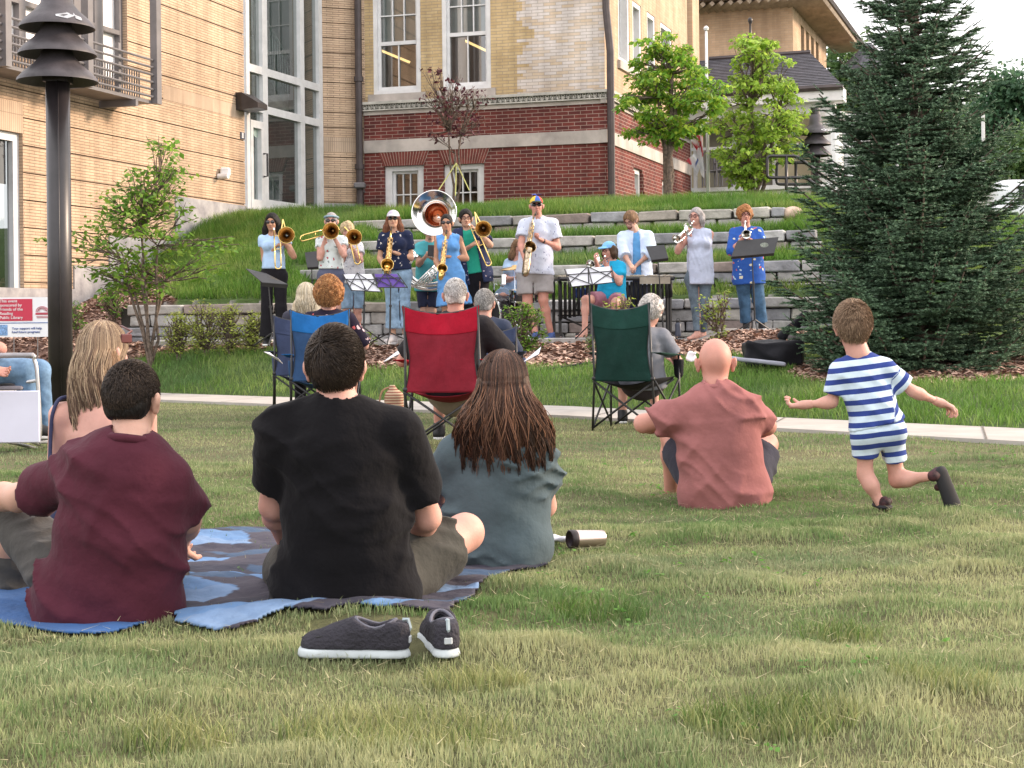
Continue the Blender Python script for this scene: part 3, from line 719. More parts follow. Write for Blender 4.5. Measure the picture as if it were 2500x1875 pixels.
for a, b in ((sA + .022, sB - .132), (s0_ + .022, sA - .132), (s0_ - 3, s0_ - .132)):
    for k in range(6):
        zz = zb_ + .12 + k * .135; sb.tube([LW.P(a, zz, off), LW.P(b, zz, off)], .022, 6)
    LW.box(sb, a, b, zb_, zb_ + .06, .05, off - .05)
    LW.box(sb, (a + b) / 2 - .04, (a + b) / 2 + .04, zb_ + .06, zb_ + .95, off - .14, off - .06)
    mesh_ = 0
    for k in range(26):
        ss = a + (b - a) * (k + .5) / 26; LW.box(sb, ss - .01, ss + .01, zb_ + .06, zb_ + .62, off - .30, off - .28)
sb.build('rail_surround', M['grey_metal'], wing)
# lower window at the far left
h = s_low_win; fr = MB(); LW.box(fr, h[1] - .16, h[1], h[2], h[3], -.2, -.08); LW.box(fr, h[0], h[1] - .16, h[3] - .14, h[3], -.2, -.08); LW.box(fr, h[1] - 1.6, h[1] - 1.52, h[2], h[3] - .14, -.2, -.1)
wn = fr.build('lower_window', M['aluminium'], wing); gl = MB(); LW.rect(gl, h[0], h[1], h[2], h[3], -.17); gl.build('pane', M['glass_dark'], wn)
bd = MB(); LW.rect(bd, h[0], h[1], (h[2] + h[3]) / 2 + .6, h[3], -.34); bd.build('blind', mat('blind', (.30, .36, .34), .9), wn)
bm = MB(); LW.rect(bm, h[0] - .5, h[1] + .5, h[2] - .2, h[3] + .2, -1.6); bm.build('room', M['mid_in'], wn)
# wall light, camera box, small plate
mbx = MB(); a = q(575, 245); LW.box(mbx, a[0], a[0] + .55, a[1] - .2, a[1] + .17, .001, .14); 
V = [LW.P(a[0], a[1] + .17, .14), LW.P(a[0] + .55, a[1] + .17, .14), LW.P(a[0] + .55, a[1] - .2, .14), LW.P(a[0], a[1] - .2, .14), LW.P(a[0] + .05, a[1] - .17, .5), LW.P(a[0] + .5, a[1] - .17, .5), LW.P(a[0] + .5, a[1] - .06, .5), LW.P(a[0] + .05, a[1] - .06, .5)]
mbx.add(V, [(0, 3, 4, 7), (1, 6, 5, 2), (0, 7, 6, 1), (3, 2, 5, 4), (4, 5, 6, 7)])
mbx.build('wall_light', M['dark_metal'], wing)
mbx = MB(); a = q(531, 425); mbx.cbox(LW.P(a[0] + .12, a[1] + .05, .12), (.2, .18, .18), .03); mbx.tube([LW.P(a[0], a[1] - .05, .02), LW.P(a[0], a[1] - .05, .25)], .06, 10)
mbx.build('security_camera', M['white_paint'], wing)
mbx = MB(); a = q(586, 322); b = q(597, 341); LW.box(mbx, a[0], b[0] - .02, b[1], a[1], .001, .02); pl_ = mbx.build('door_plate', mat('plate', (.08, .09, .12), .5), wing)
mbx = MB()
for k in range(4): zz = a[1] - (k + .8) * (a[1] - b[1]) / 5; LW.box(mbx, a[0] + .05, b[0] - .08, zz - .012, zz + .012, .0201, .023)
mbx.build('plate_lines', M['white_paint'], pl_)
# glazed entrance
CW = Plane(598, q(598, 400)[0] * 0 + LW.P(sE, 0).y, tan=.37)
c = lambda u, v, off=0: CW.sz(u, v, off)
sC1 = c(785, 300)[0]; zbot = c(690, 522)[1] - .25
fr = MB(); w_ = .13
S1, S2, S3, S4 = c(604, 400)[0], c(646, 400)[0], c(737, 400)[0], c(782, 400)[0]
for s_, ww in ((S1, .07), (S2, .11), (S3, .10), (S4, .09)): CW.box(fr, s_ - ww, s_ + ww, zbot, ztop, -.12, .04)
for (uL, vL) in ((737, 203), (737, 291)):
    zz = c(uL, vL)[1]
    for a, b in ((S1 + .07, S2 - .11), (S2 + .11, S3 - .1), (S3 + .1, S4 - .09)): CW.box(fr, a, b, zz - .085, zz + .085, -.12, .035)
zz = c(737, 512)[1]; CW.box(fr, S2 + .11, S3 - .1, zbot - .3, zz + .12, -.12, .035); CW.box(fr, S3 + .1, S4 - .09, zbot - .3, zz + .1, -.12, .035)
cwf = fr.build('entrance_frame', M['white_paint'], wing)
gl = MB(); CW.rect(gl, S1, S4, zbot - .3, ztop, -.05); gl.build('glazing', M['glass'], cwf)
dr = MB(); dz1 = c(646, 291)[1] - .09; dz0 = c(620, 512)[1]
a, b = S1 + .07, S2 - .11
CW.box(dr, a, a + .1, dz0, dz1, -.1, .06); CW.box(dr, b - .12, b, dz0, dz1, -.1, .06); CW.box(dr, a + .1, b - .12, dz1 - .16, dz1, -.1, .06); CW.box(dr, a + .1, b - .12, dz0, dz0 + .22, -.1, .06)
dd = dr.build('door', M['white_paint'], cwf)
hd = MB(); hz = dz0 + 1.0; hs = b - .05; hd.tube([CW.P(hs, hz - .25, .07), CW.P(hs, hz - .25, .16), CW.P(hs, hz + .25, .16), CW.P(hs, hz + .25, .07)], .022, 6); hd.build('handle', M['dark_metal'], dd)
st = MB(); st.lathe([(0, 0), (.15, 0)], 16, Matrix.Translation(CW.P(a + .38, dz0 + 1.75, -.03)) @ CW.n.to_track_quat('Z', 'Y').to_matrix().to_4x4()); st.build('round_sticker', mat('sticker', (.5, .62, .56), .6), dd)
# room behind the glass with the staircase
rm = MB(); CW.rect(rm, S1 - .4, S4 + .3, zbot - .4, ztop, -3.2); 
rm.quad(CW.P(S1 - .4, zbot - .4, -3.2), CW.P(S4 + .3, zbot - .4, -3.2), CW.P(S4 + .3, zbot - .4, 0), CW.P(S1 - .4, zbot - .4, 0))
rm.quad(CW.P(S4 + .3, zbot - .4, 0), CW.P(S4 + .3, zbot - .4, -3.2), CW.P(S4 + .3, ztop, -3.2), CW.P(S4 + .3, ztop, 0))
rm.build('stair_hall', mat('hall_wall', (.20, .23, .21), .9, .15, .7), cwf)
rb = MB(); aa, bb = c(700, 200)[0], c(735, 200)[0]; CW.box(rb, aa + .3, bb + .35, zbot, ztop, -2.6, -2.2); rb.build('brick_pier', M['tan'], cwf)
sr_ = MB()
def stair(p0, p1, off):
    (s0, z0_), (s1, z1_) = p0, p1; d = Vector((s1 - s0, z1_ - z0_)).normalized(); nrm = Vector((-d.y, d.x)) * .16
    V = [CW.P(s0 + nrm.x * sg, z0_ + nrm.y * sg, o) for o in (off, off - 1.1) for sg in (-1, 1)] + [CW.P(s1 + nrm.x * sg, z1_ + nrm.y * sg, o) for o in (off, off - 1.1) for sg in (-1, 1)]
    sr_.add(V, [(0, 4, 5, 1), (2, 3, 7, 6), (0, 2, 6, 4), (1, 5, 7, 3), (0, 1, 3, 2), (4, 6, 7, 5)])
    N = 22
    for k in range(N + 1):
        t = k / N; s_, z_ = s0 + (s1 - s0) * t, z0_ + (z1_ - z0_) * t; sr_.tube([CW.P(s_, z_ + .1, off + .03), CW.P(s_, z_ + 1.0, off + .03)], .018, 5)
    sr_.tube([CW.P(s0, z0_ + 1.0, off + .03), CW.P(s1, z1_ + 1.0, off + .03)], .05, 6)
stair(c(600, 75, -1), c(735, 305, -1), -1.0); stair(c(600, 445, -1), c(680, 575, -1), -1.0)
sr_.build('staircase', mat('stair_white', (.62, .70, .66), .6), cwf)
gs = MB(); CW.box(gs, S1 - .1, S2 + .4, zbot - .8, dz0 - .0, -.2, .12); gs.build('door_step', M['granite'], cwf)
# narrow brick pier right of the entrance
PW = Plane(787, CW.P(sC1, 0).y, to=(896, 37.0))
p_ = lambda u, v: PW.sz(u, v); mb = MB(); sw = PW.len + .3
pg = [p_(838, v)[1] for v in (-15, 20, 56, 92, 129, 165, 202, 238, 275, 312)]; pg = [z for z in pg]; step = (pg[0] - pg[-1]) / 9
gr = [pg[-1] + step * k for k in range(-5, 12)]; zz = [3.0] + [z for z in gr if 3.1 < z < ztop] + [ztop]
sold2 = (-1, 9, p_(838, 371)[1], p_(838, 336)[1])
for a, b in zip(zz[:-1], zz[1:]): PW.cells(mb, 0, sw, a + gz, b - gz, [sold2])
mb.build('pier_wall', M['tan'], wing); bk = MB(); PW.rect(bk, 0, sw, 2.8, ztop, -.03); bk.build('joint_backing', mat('joint_back2', (.16, .105, .07), .95), wing)
mb = MB(); PW.rect(mb, 0, sw, sold2[2], sold2[3], .003); mb.build('soldier_course', M['tan_soldier'], wing)
gb = MB(); PW.box(gb, -.02, sw, 2.6, p_(838, 497)[1], -.2, .03); gb.build('granite_base', M['granite'], wing)
sc = MB(); a = p_(872, 455); sc.cbox(PW.P(a[0], a[1], .25), (.28, .2, .14), .03); sc.tube([PW.P(a[0], a[1] - .05, .2), PW.P(a[0] + .2, a[1] - .16, 0.02)], .04, 6); sc.build('security_camera', M['grey_metal'], wing)

# ---- main building: red brick below, yellow above -------------------------------------------------------
A = Plane(893, 37.0, to=(1476, 35.3)); fa = lambda u, v, off=0: A.sz(u, v, off)
main = thing('main_building', 'old library building of yellow brick over red brick with white sash windows', 'building', A.P(3, 3.5))
sR = A.len; zt = 12.5
zc1, zc2, zc3 = fa(1190, 238)[1], fa(1190, 258)[1], fa(1190, 268)[1]   # cornice top, relief bottom, white bottom
zb1, zb2 = fa(1190, 331)[1], fa(1190, 362)[1]                            # limestone band
W_up = [(912, 1028, 229), (1080, 1199, 219)]; W_lo = [(940, 1037, 405), (1085, 1184, 401)]
hu = [(fa(a, v)[0], fa(b, v)[0], fa((a + b) / 2, v)[1], zt) for a, b, v in W_up]
hl = [(fa(a, v)[0], fa(b, v)[0], 3.2, fa((a + b) / 2, v)[1]) for a, b, v in W_lo]
sq = fa(1305, 100)[0]
yw = MB(); A.cells(yw, 0, sq, zc1, zt, hu, 0, 0, .22); yw.build('yellow_brick_wall', M['yellow'], main)
mw = MB()
random.seed(3); zz = zc1
A.cells(mw, sq, sR + .04, zc1, zt)
k = 0
while zz < zt:                                           # ragged toothed joint where the repaired white bricks start
    hgt = .073 * random.choice((1, 1, 2, 3)); ext = random.choice((0, .14, .29, .29, .43)); 
    if ext: A.rect(mw, sq - ext, sq, zz, min(zz + hgt, zt), .003)
    zz += hgt
mw.build('mottled_brick_wall', M['mottled'], main)
rw = MB(); A.cells(rw, 0, sR + .10, 3.0, zb2, hl, .06, 0, .3); A.cells(rw, 0, sR + .10, zb1, zc3, [], .06)
A.box(rw, 0, sR, zb1 - .001, zb1, 0, .06)
RS = Plane(1478, 35.3, tan=.344); rs = lambda u, v, off=0: RS.sz(u, v, off)
sRl = rs(1681, 400)[0]
zs1, zs2, zs3 = rs(1502, 322)[1], rs(1502, 366)[1], rs(1502, 265)[1]
small = [(1541, 1563, 412), (1609, 1627, 441)]
hs_ = [(rs(a, v)[0], rs(b, v)[0], 3.2, rs((a + b) / 2, v)[1]) for a, b, v in small]
RS.cells(rw, -.06, sRl, 3.0, zb2, hs_, .06, 0, .3); RS.cells(rw, -.06, sRl, zb1, zc3, [], .06)
# flared water-table courses near the ground
for pl, a0, a1, hh in ((A, 0, sR, hl), (RS, -.1, sRl, hs_)):
    for zz, o in ((fa(1300, 403)[1], .085), (fa(1300, 449)[1], .11)):
        S_ = [a0] + [x for h_ in sorted(hh) for x in h_[:2]] + [a1]
        for i in range(0, len(S_), 2): pl.box(rw, S_[i], S_[i + 1] + (o if pl is A and i == len(S_) - 2 else 0), 3.0, zz, .061, o)
rw.build('red_brick_wall', M['red'], main)
ar = MB()
for h_ in hl:
    z0_, z1_ = h_[3], h_[3] + .42; n_ = 17
    for i in range(n_):
        t0, t1 = i / n_, (i + .86) / n_; sp = .18
        lo0, lo1 = h_[0] + (h_[1] - h_[0]) * t0, h_[0] + (h_[1] - h_[0]) * t1; hi0 = h_[0] - sp + (h_[1] - h_[0] + 2 * sp) * t0; hi1 = h_[0] - sp + (h_[1] - h_[0] + 2 * sp) * t1
        ar.quad(A.P(lo0, z0_, .09), A.P(lo1, z0_, .09), A.P(hi1, z1_, .09), A.P(hi0, z1_, .09), 0, (1, 1, 1) if i % 3 else (.8, .7, .7))
    ar.quad(A.P(h_[0], z0_, .0885), A.P(h_[1], z0_, .0885), A.P(h_[1] + .18, z1_, .0885), A.P(h_[0] - .18, z1_, .0885), 1)
ar.build('window_arch', [mat('arch_brick', (.19, .047, .036), .85, .2, 4), mat('arch_joint', (.46, .37, .31), .9)], main)
cn = MB()
for pl, a0, a1 in ((A, 0, sR + .15), (RS, -.15, sRl)):
    pl.box(cn, a0, a1, zb2, zb1, -.05, .10); pl.box(cn, a0, a1, zc3, zc2, -.05, .09)
cn.build('limestone_band', M['limestone'], main)
cn = MB()
for pl, a0, a1 in ((A, 0, sR + .15), (RS, -.15, sRl)):
    pl.box(cn, a0, a1, zc2, zc1, -.05, .12, 1); pl.box(cn, a0, a1, zc1 - .045, zc1 + .02, .121, .2); pl.box(cn, a0, a1, zc2, zc2 + .03, .121, .16)
    n_ = int((a1 - a0) / .125)
    for i in range(n_):
        s_ = a0 + (a1 - a0) * (i + .5) / n_; zz = (zc2 + zc1) / 2 - .01; hh = (zc1 - zc2) * .33
        cn.tube([pl.P(s_ + .045 * math.cos(t), zz + hh * math.sin(t), .15) for t in np.linspace(-.6, 3.74, 9)], .012, 4)
        pl.box(cn, s_ - .018, s_ + .018, zz - hh * .8, zz + hh * .3, .121, .16)
cn.build('cornice', [M['terracotta'], M['relief']], main)
sl_ = MB()
for h_ in hu: A.box(sl_, h_[0] - .12, h_[1] + .12, h_[2] - .2, h_[2], -.1, .07)
sl_.build('window_sill', M['limestone'], main)
rail_v = [103, 92]
def sash(pl, h_, zrail, cols, rows_u, label, parent, depth=.12, lower2=True, trim=.10, lamps=False):
    fr = MB(); s0, s1, z0_, z1_ = h_; pl.box(fr, s0, s0 + trim, z0_, z1_, -depth - .1, -.02); pl.box(fr, s1 - trim, s1, z0_, z1_, -depth - .1, -.02); pl.box(fr, s0 + trim, s1 - trim, z0_, z0_ + .1, -depth - .1, -.02)
    if z1_ < 9: pl.box(fr, s0 + trim, s1 - trim, z1_ - .12, z1_, -depth - .1, -.02)
    a, b = s0 + trim, s1 - trim; c_, d_ = z0_ + .1, (z1_ - .12 if z1_ < 9 else z1_)
    w = fr.build('window', M['white_paint'], parent); g = MB(); pl.rect(g, a, b, c_, d_, -depth - .05); g.build('pane', M['glass'] if zrail else M['glass_dark'], w)
    mt = MB()
    def muntins(z0m, z1m, nc, nr, hh, wd=.014, o=-depth):
        for i in range(1, nc): s_ = a + .06 + (b - a - .12) * i / nc; pl.box(mt, s_ - wd, s_ + wd, z0m, z1m, o - .045, o)
        for i in range(1, nr): z_ = z0m + hh * i; pl.box(mt, a + .06, b - .06, z_ - wd, z_ + wd, o - .04, o + .005)
    for (x0, x1) in ((a, a + .06), (b - .06, b)): pl.box(mt, x0, x1, c_, d_, -depth - .045, -depth + .01)
    if zrail:
        pl.box(mt, a + .06, b - .06, zrail - .045, zrail + .045, -depth - .045, -depth + .012); pl.box(mt, a + .06, b - .06, c_, c_ + .09, -depth - .045, -depth + .01)
        muntins(zrail + .045, d_, cols, 6, .62); muntins(c_ + .09, zrail - .045, 2, 1, 1)
    else: pl.box(mt, a + .06, b - .06, d_ - .06, d_, -depth - .045, -depth + .012); muntins(c_, d_ - .06, cols, 3, (d_ - .06 - z0_) * .52 if False else .62)
    mt.build('sash_bars', M['white_paint'], w)
    rm = MB(); pl.rect(rm, s0 - .6, s1 + .6, z0_ - .3, z1_ + .2, -2.6); rm.quad(pl.P(s0 - .6, z1_ + .2, -2.6), pl.P(s1 + .6, z1_ + .2, -2.6), pl.P(s1 + .6, z1_ + .2, -.25), pl.P(s0 - .6, z1_ + .2, -.25))
    rm.quad(pl.P(s1 + .6, z0_ - .3, -.25), pl.P(s1 + .6, z0_ - .3, -2.6), pl.P(s1 + .6, z1_ + .2, -2.6), pl.P(s1 + .6, z1_ + .2, -.25)); rm.quad(pl.P(s0 - .6, z0_ - .3, -2.6), pl.P(s0 - .6, z0_ - .3, -.25), pl.P(s0 - .6, z1_ + .2, -.25), pl.P(s0 - .6, z1_ + .2, -2.6))
    rm.build('room', M['mid_in'], w)
    return w
m_lamp = bpy.data.materials.new('tube_light'); m_lamp.use_nodes = True; _b = m_lamp.node_tree.nodes['Principled BSDF']; _b.inputs['Emission Color'].default_value = (1, .62, .25, 1); _b.inputs['Emission Strength'].default_value = 1.6; _b.inputs['Base Color'].default_value = (.8, .6, .3, 1)
for i, h_ in enumerate(hu):
    w = sash(A, h_, fa(970, rail_v[i])[1], 3, 6, '', main)
    lm = MB(); L0 = fa(W_up[i][0] + (20 if i == 0 else 48), (124 if i == 0 else 96), -1.6); L1 = fa(W_up[i][0] + (88 if i == 0 else 112), (152 if i == 0 else 126), -1.6)
    lm.tube([A.P(L0[0], L0[1], -1.6), A.P(L1[0], L1[1], -1.6)], .035, 6); lm.build('lamp_tube', m_lamp, w)
    bl = MB(); zr = fa(970, rail_v[i])[1]; A.rect(bl, h_[0] + .15, h_[1] - .15, zr, h_[3], -.24); bl.build('roller_blind', mat('roller', (.78, .82, .84), .9, .1, 1), w)  # blind's pale colour also stands in for sky reflected in the upper sash
for i, h_ in enumerate(hl): sash(A, h_, None, 3, 3, '', main, trim=.17)
for h_ in hs_: sash(RS, h_, None, 2, 3, '', main, trim=.1)
# right side upper wall with narrow windows
ys_ = MB(); tall = [(1510, 1537, 155), (1545, 1566, 140), (1580, 1600, 175), (1613, 1640, 190)]
ht = [(rs(a, 100)[0], rs(b, 100)[0], rs(1524, 155)[1], (12.6 if i == 0 else rs(1590, 35)[1])) for i, (a, b, v) in enumerate(tall)]
RS.cells(ys_, 0, sRl, zc1, zt, [(h[0], h[1], h[2], h[3]) for h in ht], 0, 0, .3); ys_.build('side_wall', M['buff'], main)
for h_ in ht:
    sash(RS, h_, h_[2] + 1.9, 2, 3, '', main, trim=.12, depth=.2)
sl2 = MB()
for h_ in ht: RS.box(sl2, h_[0] - .1, h_[1] + .1, h_[2] - .2, h_[2], -.05, .07)
sl2.build('side_sill', M['limestone'], main)
# body of the building (back, roof) so that it has depth
bd = MB(); B = [A.P(0, 0, -.0), A.P(sR, 0), RS.P(sRl, 0), A.P(0, 0, -.0) + RS.d * sRl]
bd.add([Vector((p.x, p.y, zt)) for p in B], [(0, 1, 2, 3)]); bd.quad(*[Vector((p.x, p.y, z)) for p, z in ((B[3], 2.8), (B[2], 2.8), (B[2], zt), (B[3], zt))])
bd.build('back_wall', M['buff'], main)
# drainpipes
def pipe(name, parent, pts, r_=.06, m_='pipe', brk=()):
    mb = MB(); mb.tube(pts, r_, 8)
    for p in brk: mb.tube([Vector(p) - Vector((0, 0, .06)), Vector(p) + Vector((0, 0, .06))], r_ * 1.35, 8)
    return mb.build(name, M[m_], parent)
x0 = A.P(-.06, 0, .22); pts = [Vector((x0.x, x0.y, z)) for z in (12.5, 3.4)]; pipe('drainpipe', main, pts, .085, brk=[Vector((x0.x, x0.y, z)) for z in (9.5, 6.7, 4.6)])
x0 = A.P(sR + .12, 0, .16); pts = [Vector((x0.x, x0.y, z)) for z in (12.5, 8.0)] + [Vector((x0.x + .08, x0.y - .08, z)) for z in (7.0, 3.5)]; pipe('drainpipe', main, pts, .085, brk=[Vector((x0.x, x0.y, z)) for z in (10.4, 8.6)])
# pilaster strip and lower white corner post of the main building's far end
mb = MB(); a = rs(1681, 100); RS.box(mb, a[0] - .0, a[0] + .9, zc1 + 1.9, zt, -.5, .12); mb.build('corner_pier', M['buff'], main)

# ---- far wing with hipped roof, porch and columns --------------------------------------------------------
far = thing('far_wing', 'tan brick wing with deep eaves, slate porch roof and white columns behind the young trees', 'building', at(1850, 480, 47))
FF = Plane(1668, 48.6, to=(1940, 47.5)); ff = lambda u, v: FF.sz(u, v); FR = Plane(1940, 47.5, tan=.36); fr_ = lambda u, v, off=0: FR.sz(u, v, off)
ze = ff(1940, 2)[1]; mb = MB(); FF.cells(mb, -.5, FF.len, 4, ze); mb.build('front_wall', M['buff'], far); mb = MB(); e2 = fr_(2018, 200)[0]
tw = []
for u in (1956, 1968.5, 1980.5, 1992): a = fr_(u, 130)[0]; tw.append((a, a + .62, fr_(1975, 190)[1], fr_(1975, 82)[1]))
FR.cells(mb, 0, e2, 4, ze, tw, 0, 0, .2); mb.build('end_wall', M['buff'], far)
for h_ in tw:
    w = MB(); FR.rect(w, h_[0], h_[1], h_[2], h_[3], -.18); w.build('window', M['glass_dark'], far); w = MB(); FR.rect(w, h_[0], h_[1], h_[2], h_[3], -.5); w.build('window_backing', M['dark_in'], far)
rf = MB(); ov = 1.0
c0 = FF.P(-3, ze, ov); c1 = FF.P(FF.len, ze, 0) + FF.n * ov + FF.d * ov; c2 = FR.P(e2 + 2, ze, ov); c3 = FF.P(-3, ze, -8); top0 = FF.P(-3, ze + 2.6, -5); top1 = FF.P(FF.len - 5, ze + 2.6, -5); top2 = FR.P(e2 + 2, ze + 2.6, -5)
up = Vector((0, 0, .18))
rf.quad(c0 + up, c1 + up, top1, top0); rf.quad(c1 + up, c2 + up, top2, top1)
rf.build('roof', M['slate'], far)
sf = MB(); w0_ = FF.P(-3, ze, 0); w1_ = FF.P(FF.len, ze, 0); w2_ = FR.P(e2 + 2, ze, 0)
sf.quad(w0_, w1_, c1, c0); sf.quad(w1_, w2_, c2, c1); sf.quad(c0, c1, c1 + up, c0 + up); sf.quad(c1, c2, c2 + up, c1 + up)
N = 26
for i in range(N):                                     # rafter ends under the eaves
    t = (i + .5) / N; a = w1_.lerp(w2_, t) - Vector((0, 0, .12)); b = c1.lerp(c2, t) - Vector((0, 0, .1)); sf.tube([a, b], .09, 4)
    a = w0_.lerp(w1_, t) - Vector((0, 0, .12)); b = c0.lerp(c1, t) - Vector((0, 0, .1)); sf.tube([a, b], .09, 4)
sf.build('eaves', mat('eave_wood', (.34, .27, .20), .8, .15, 3), far)
gp = MB(); gp.tube([c0 + Vector((0, 0, .1)), c1 + Vector((0, 0, .1))], .11, 6); gp.tube([c1 + Vector((0, 0, .1)), c2 + Vector((0, 0, .1))], .11, 6); gp.tube([at(1745, 0, 48.6), at(1740, 20, 49), at(1705, 42, 49.6), at(1700, 130, 49.6)], .1, 6); gp.build('gutter', M['pipe'], far)
# porch: slate roof, fascia, walls, columns
YP = 44.0
PF = Plane(1690, YP, to=(2090, YP - 1.5)); pf_ = lambda u, v, off=0: PF.sz(u, v, off)
zE = pf_(2000, 228)[1]; zR = at(1700, 114, 47)[2]; zR2 = at(2020, 185, 46)[2]
pr = MB(); E0 = PF.P(-1.5, zE, 1.0); E1 = PF.P(PF.len - .2, zE, 1.0); R0 = PF.P(-1.5, zE + 1.55, -2.6); R1 = PF.P(PF.len * .66, zE + 1.55, -2.6)
E2 = PF.P(PF.len - .2, zE, -3.2)
pr.quad(E0, E1, R1, R0); pr.add([E1, E2, R1], [(0, 1, 2)])
NS = 22                                               # slate courses as thin stepped boards
for i in range(NS):
    t = i / NS; a, b = E0.lerp(R0, t), E1.lerp(R1, t); up2 = Vector((0, 0, .05)); a2, b2 = E0.lerp(R0, t + 1.1 / NS), E1.lerp(R1, t + 1.1 / NS)
    k = random.uniform(.75, 1.2); pr.quad(a + up2, b + up2, b2 + up2 * .3, a2 + up2 * .3, 0, (k, k, k)); pr.quad(a, b, b + up2, a + up2, 0, (.5, .5, .5))
pr.build('porch_roof', mat('slate_v', (.14, .14, .165), .6, .2, 5, vcol=True), far)
fa_ = MB(); PF.box(fa_, -1.5, PF.len - .2, zE - .35, zE + .0, .3, .98); PF.box(fa_, -1.5, PF.len - .5, zE - .62, zE - .35, .1, .6)
fa_.build('fascia', M['white_paint'], far); gu = MB(); gu.tube([E0, E1], .09, 6); gu.tube([PF.P(PF.len * .0, zE + 1.6, -2.6), PF.P(PF.len * .66, zE + 1.6, -2.6)], .08, 6); gu.build('porch_gutter', M['pipe'], far)
fi = MB(); fb = at(1832, 92, 45.5); fi.lathe([(.0, -4), (.22, -4), (.13, -.9), (.10, -.3), (.26, -.1), (.27, .08), (.16, .2), (.11, .35), (.085, 1.1), (.14, 1.22), (.19, 1.35), (.2, 1.5), (.13, 1.63), (0, 1.68)], 14, Matrix.Translation(fb) @ Matrix.Scale(.36, 4)); fi.build('finial', M['dark_metal'], far, smooth=True)
zP = pf_(1800, 467)[1]; zP0 = zP - 1.2
pw = MB(); PF.box(pw, -1.5, PF.len, zP - .75, zP, -4, .1); pw.build('plinth', mat('plinth', (.50, .46, .44), .85, .1, 2), far)
pw = MB(); PF.box(pw, -1.5, PF.len, zP, zP + .12, -3.9, .2); PF.box(pw, -.4, -.05, zP + .12, zE - .62, -.2, .15)
pw.build('porch_edge', M['white_paint'], far)
pw = MB(); PF.box(pw, -1.5, PF.len + 1, 2.4, zP - .75, -4, .03); pw.build('brick_base', M['red'], far)
pw = MB(); PF.rect(pw, -1.5, PF.len, zP, zE - .3, -1.8); pw.build('porch_wall', mat('porch_wall', (.62, .55, .38), .85, .1, .8), far)
pb = MB()
for k in range(9): s_ = -.3 + k * 1.17; PF.box(pb, s_, s_ + .09, zP + .12, zE - .6, -1.75, -1.6); pb.build('mullion', M['white_paint'], far); pb = MB()
PF.box(pb, -.3, PF.len - 1.2, zP + 1.2, zP + 1.28, .0, .06); pb.build('porch_rail', M['white_paint'], far); pb = MB(); PF.box(pb, -.3, PF.len - 1.2, zP + 2.6, zP + 2.7, -1.78, -1.6)
pb.build('glazing_bars', M['white_paint'], far)
pg_ = MB(); PF.rect(pg_, 0, PF.len * .45, zP + .12, zE - .7, -1.79); pg_.build('porch_glass', mat('porch_dark', (.30, .28, .21), .5, .3, .6), far)
cl = MB()
for u, ww in ((2032, 1.0), (2070, 1.0), (2100, 1.0)):
    s_, z_ = pf_(u, 400); base = PF.P(s_, 0, .35 if u < 2060 else -.3); h0, h1 = zP - .3, zE - .62; r0 = .36
    cl.lathe([(0, h0), (.5, h0), (.5, h0 + .15), (.42, h0 + .2), (.44, h0 + .3), (r0, h0 + .38), (r0 * .98, h0 + 1.2), (r0 * .86, h1 - .45), (r0 * .95, h1 - .38), (r0 * .88, h1 - .3), (.42, h1 - .15), (.46, h1 - .12), (.46, h1), (0, h1)], 18, Matrix.Translation((base.x, base.y, 0)))
cl.build('column', M['white_paint'], far, smooth=False)
# chairs on the porch
def cafe_chair(u, Yc, label):
    b = at(u, 470, Yc); b.z = zP + .12; t = thing('patio_chair', label, 'chair', b, 'patio chairs on the porch')
    sb = MB(); sb.tube([b + Vector((-.25, .1, 0)), b + Vector((-.25, .12, .95)), b + Vector((-.1, .15, 1.05)), b + Vector((.1, .15, 1.05)), b + Vector((.25, .12, .95)), b + Vector((.25, .1, 0))], .025, 5)
    for sx in (-.25, .25): sb.tube([b + Vector((sx, -.35, 0)), b + Vector((sx, -.35, .62)), b + Vector((sx, .1, .66))], .025, 5)
    sb.build('frame', M['grey_metal'], t); s2 = MB(); s2.cbox(b + Vector((0, -.12, .43)), (.48, .46, .05), .02); s2.build('seat', M['grey_metal'], t)
    s3 = MB()
    for k in range(7): x = -.2 + k * .066; s3.tube([b + Vector((x, .12, .45)), b + Vector((x, .14, 1.0))], .012, 4)
    s3.build('backrest', M['grey_metal'], t)
cafe_chair(1738, 43.5, 'grey patio chair on the porch just right of the flagpole'); cafe_chair(1768, 43.3, 'grey patio chair on the porch behind the trunk of the right young tree')
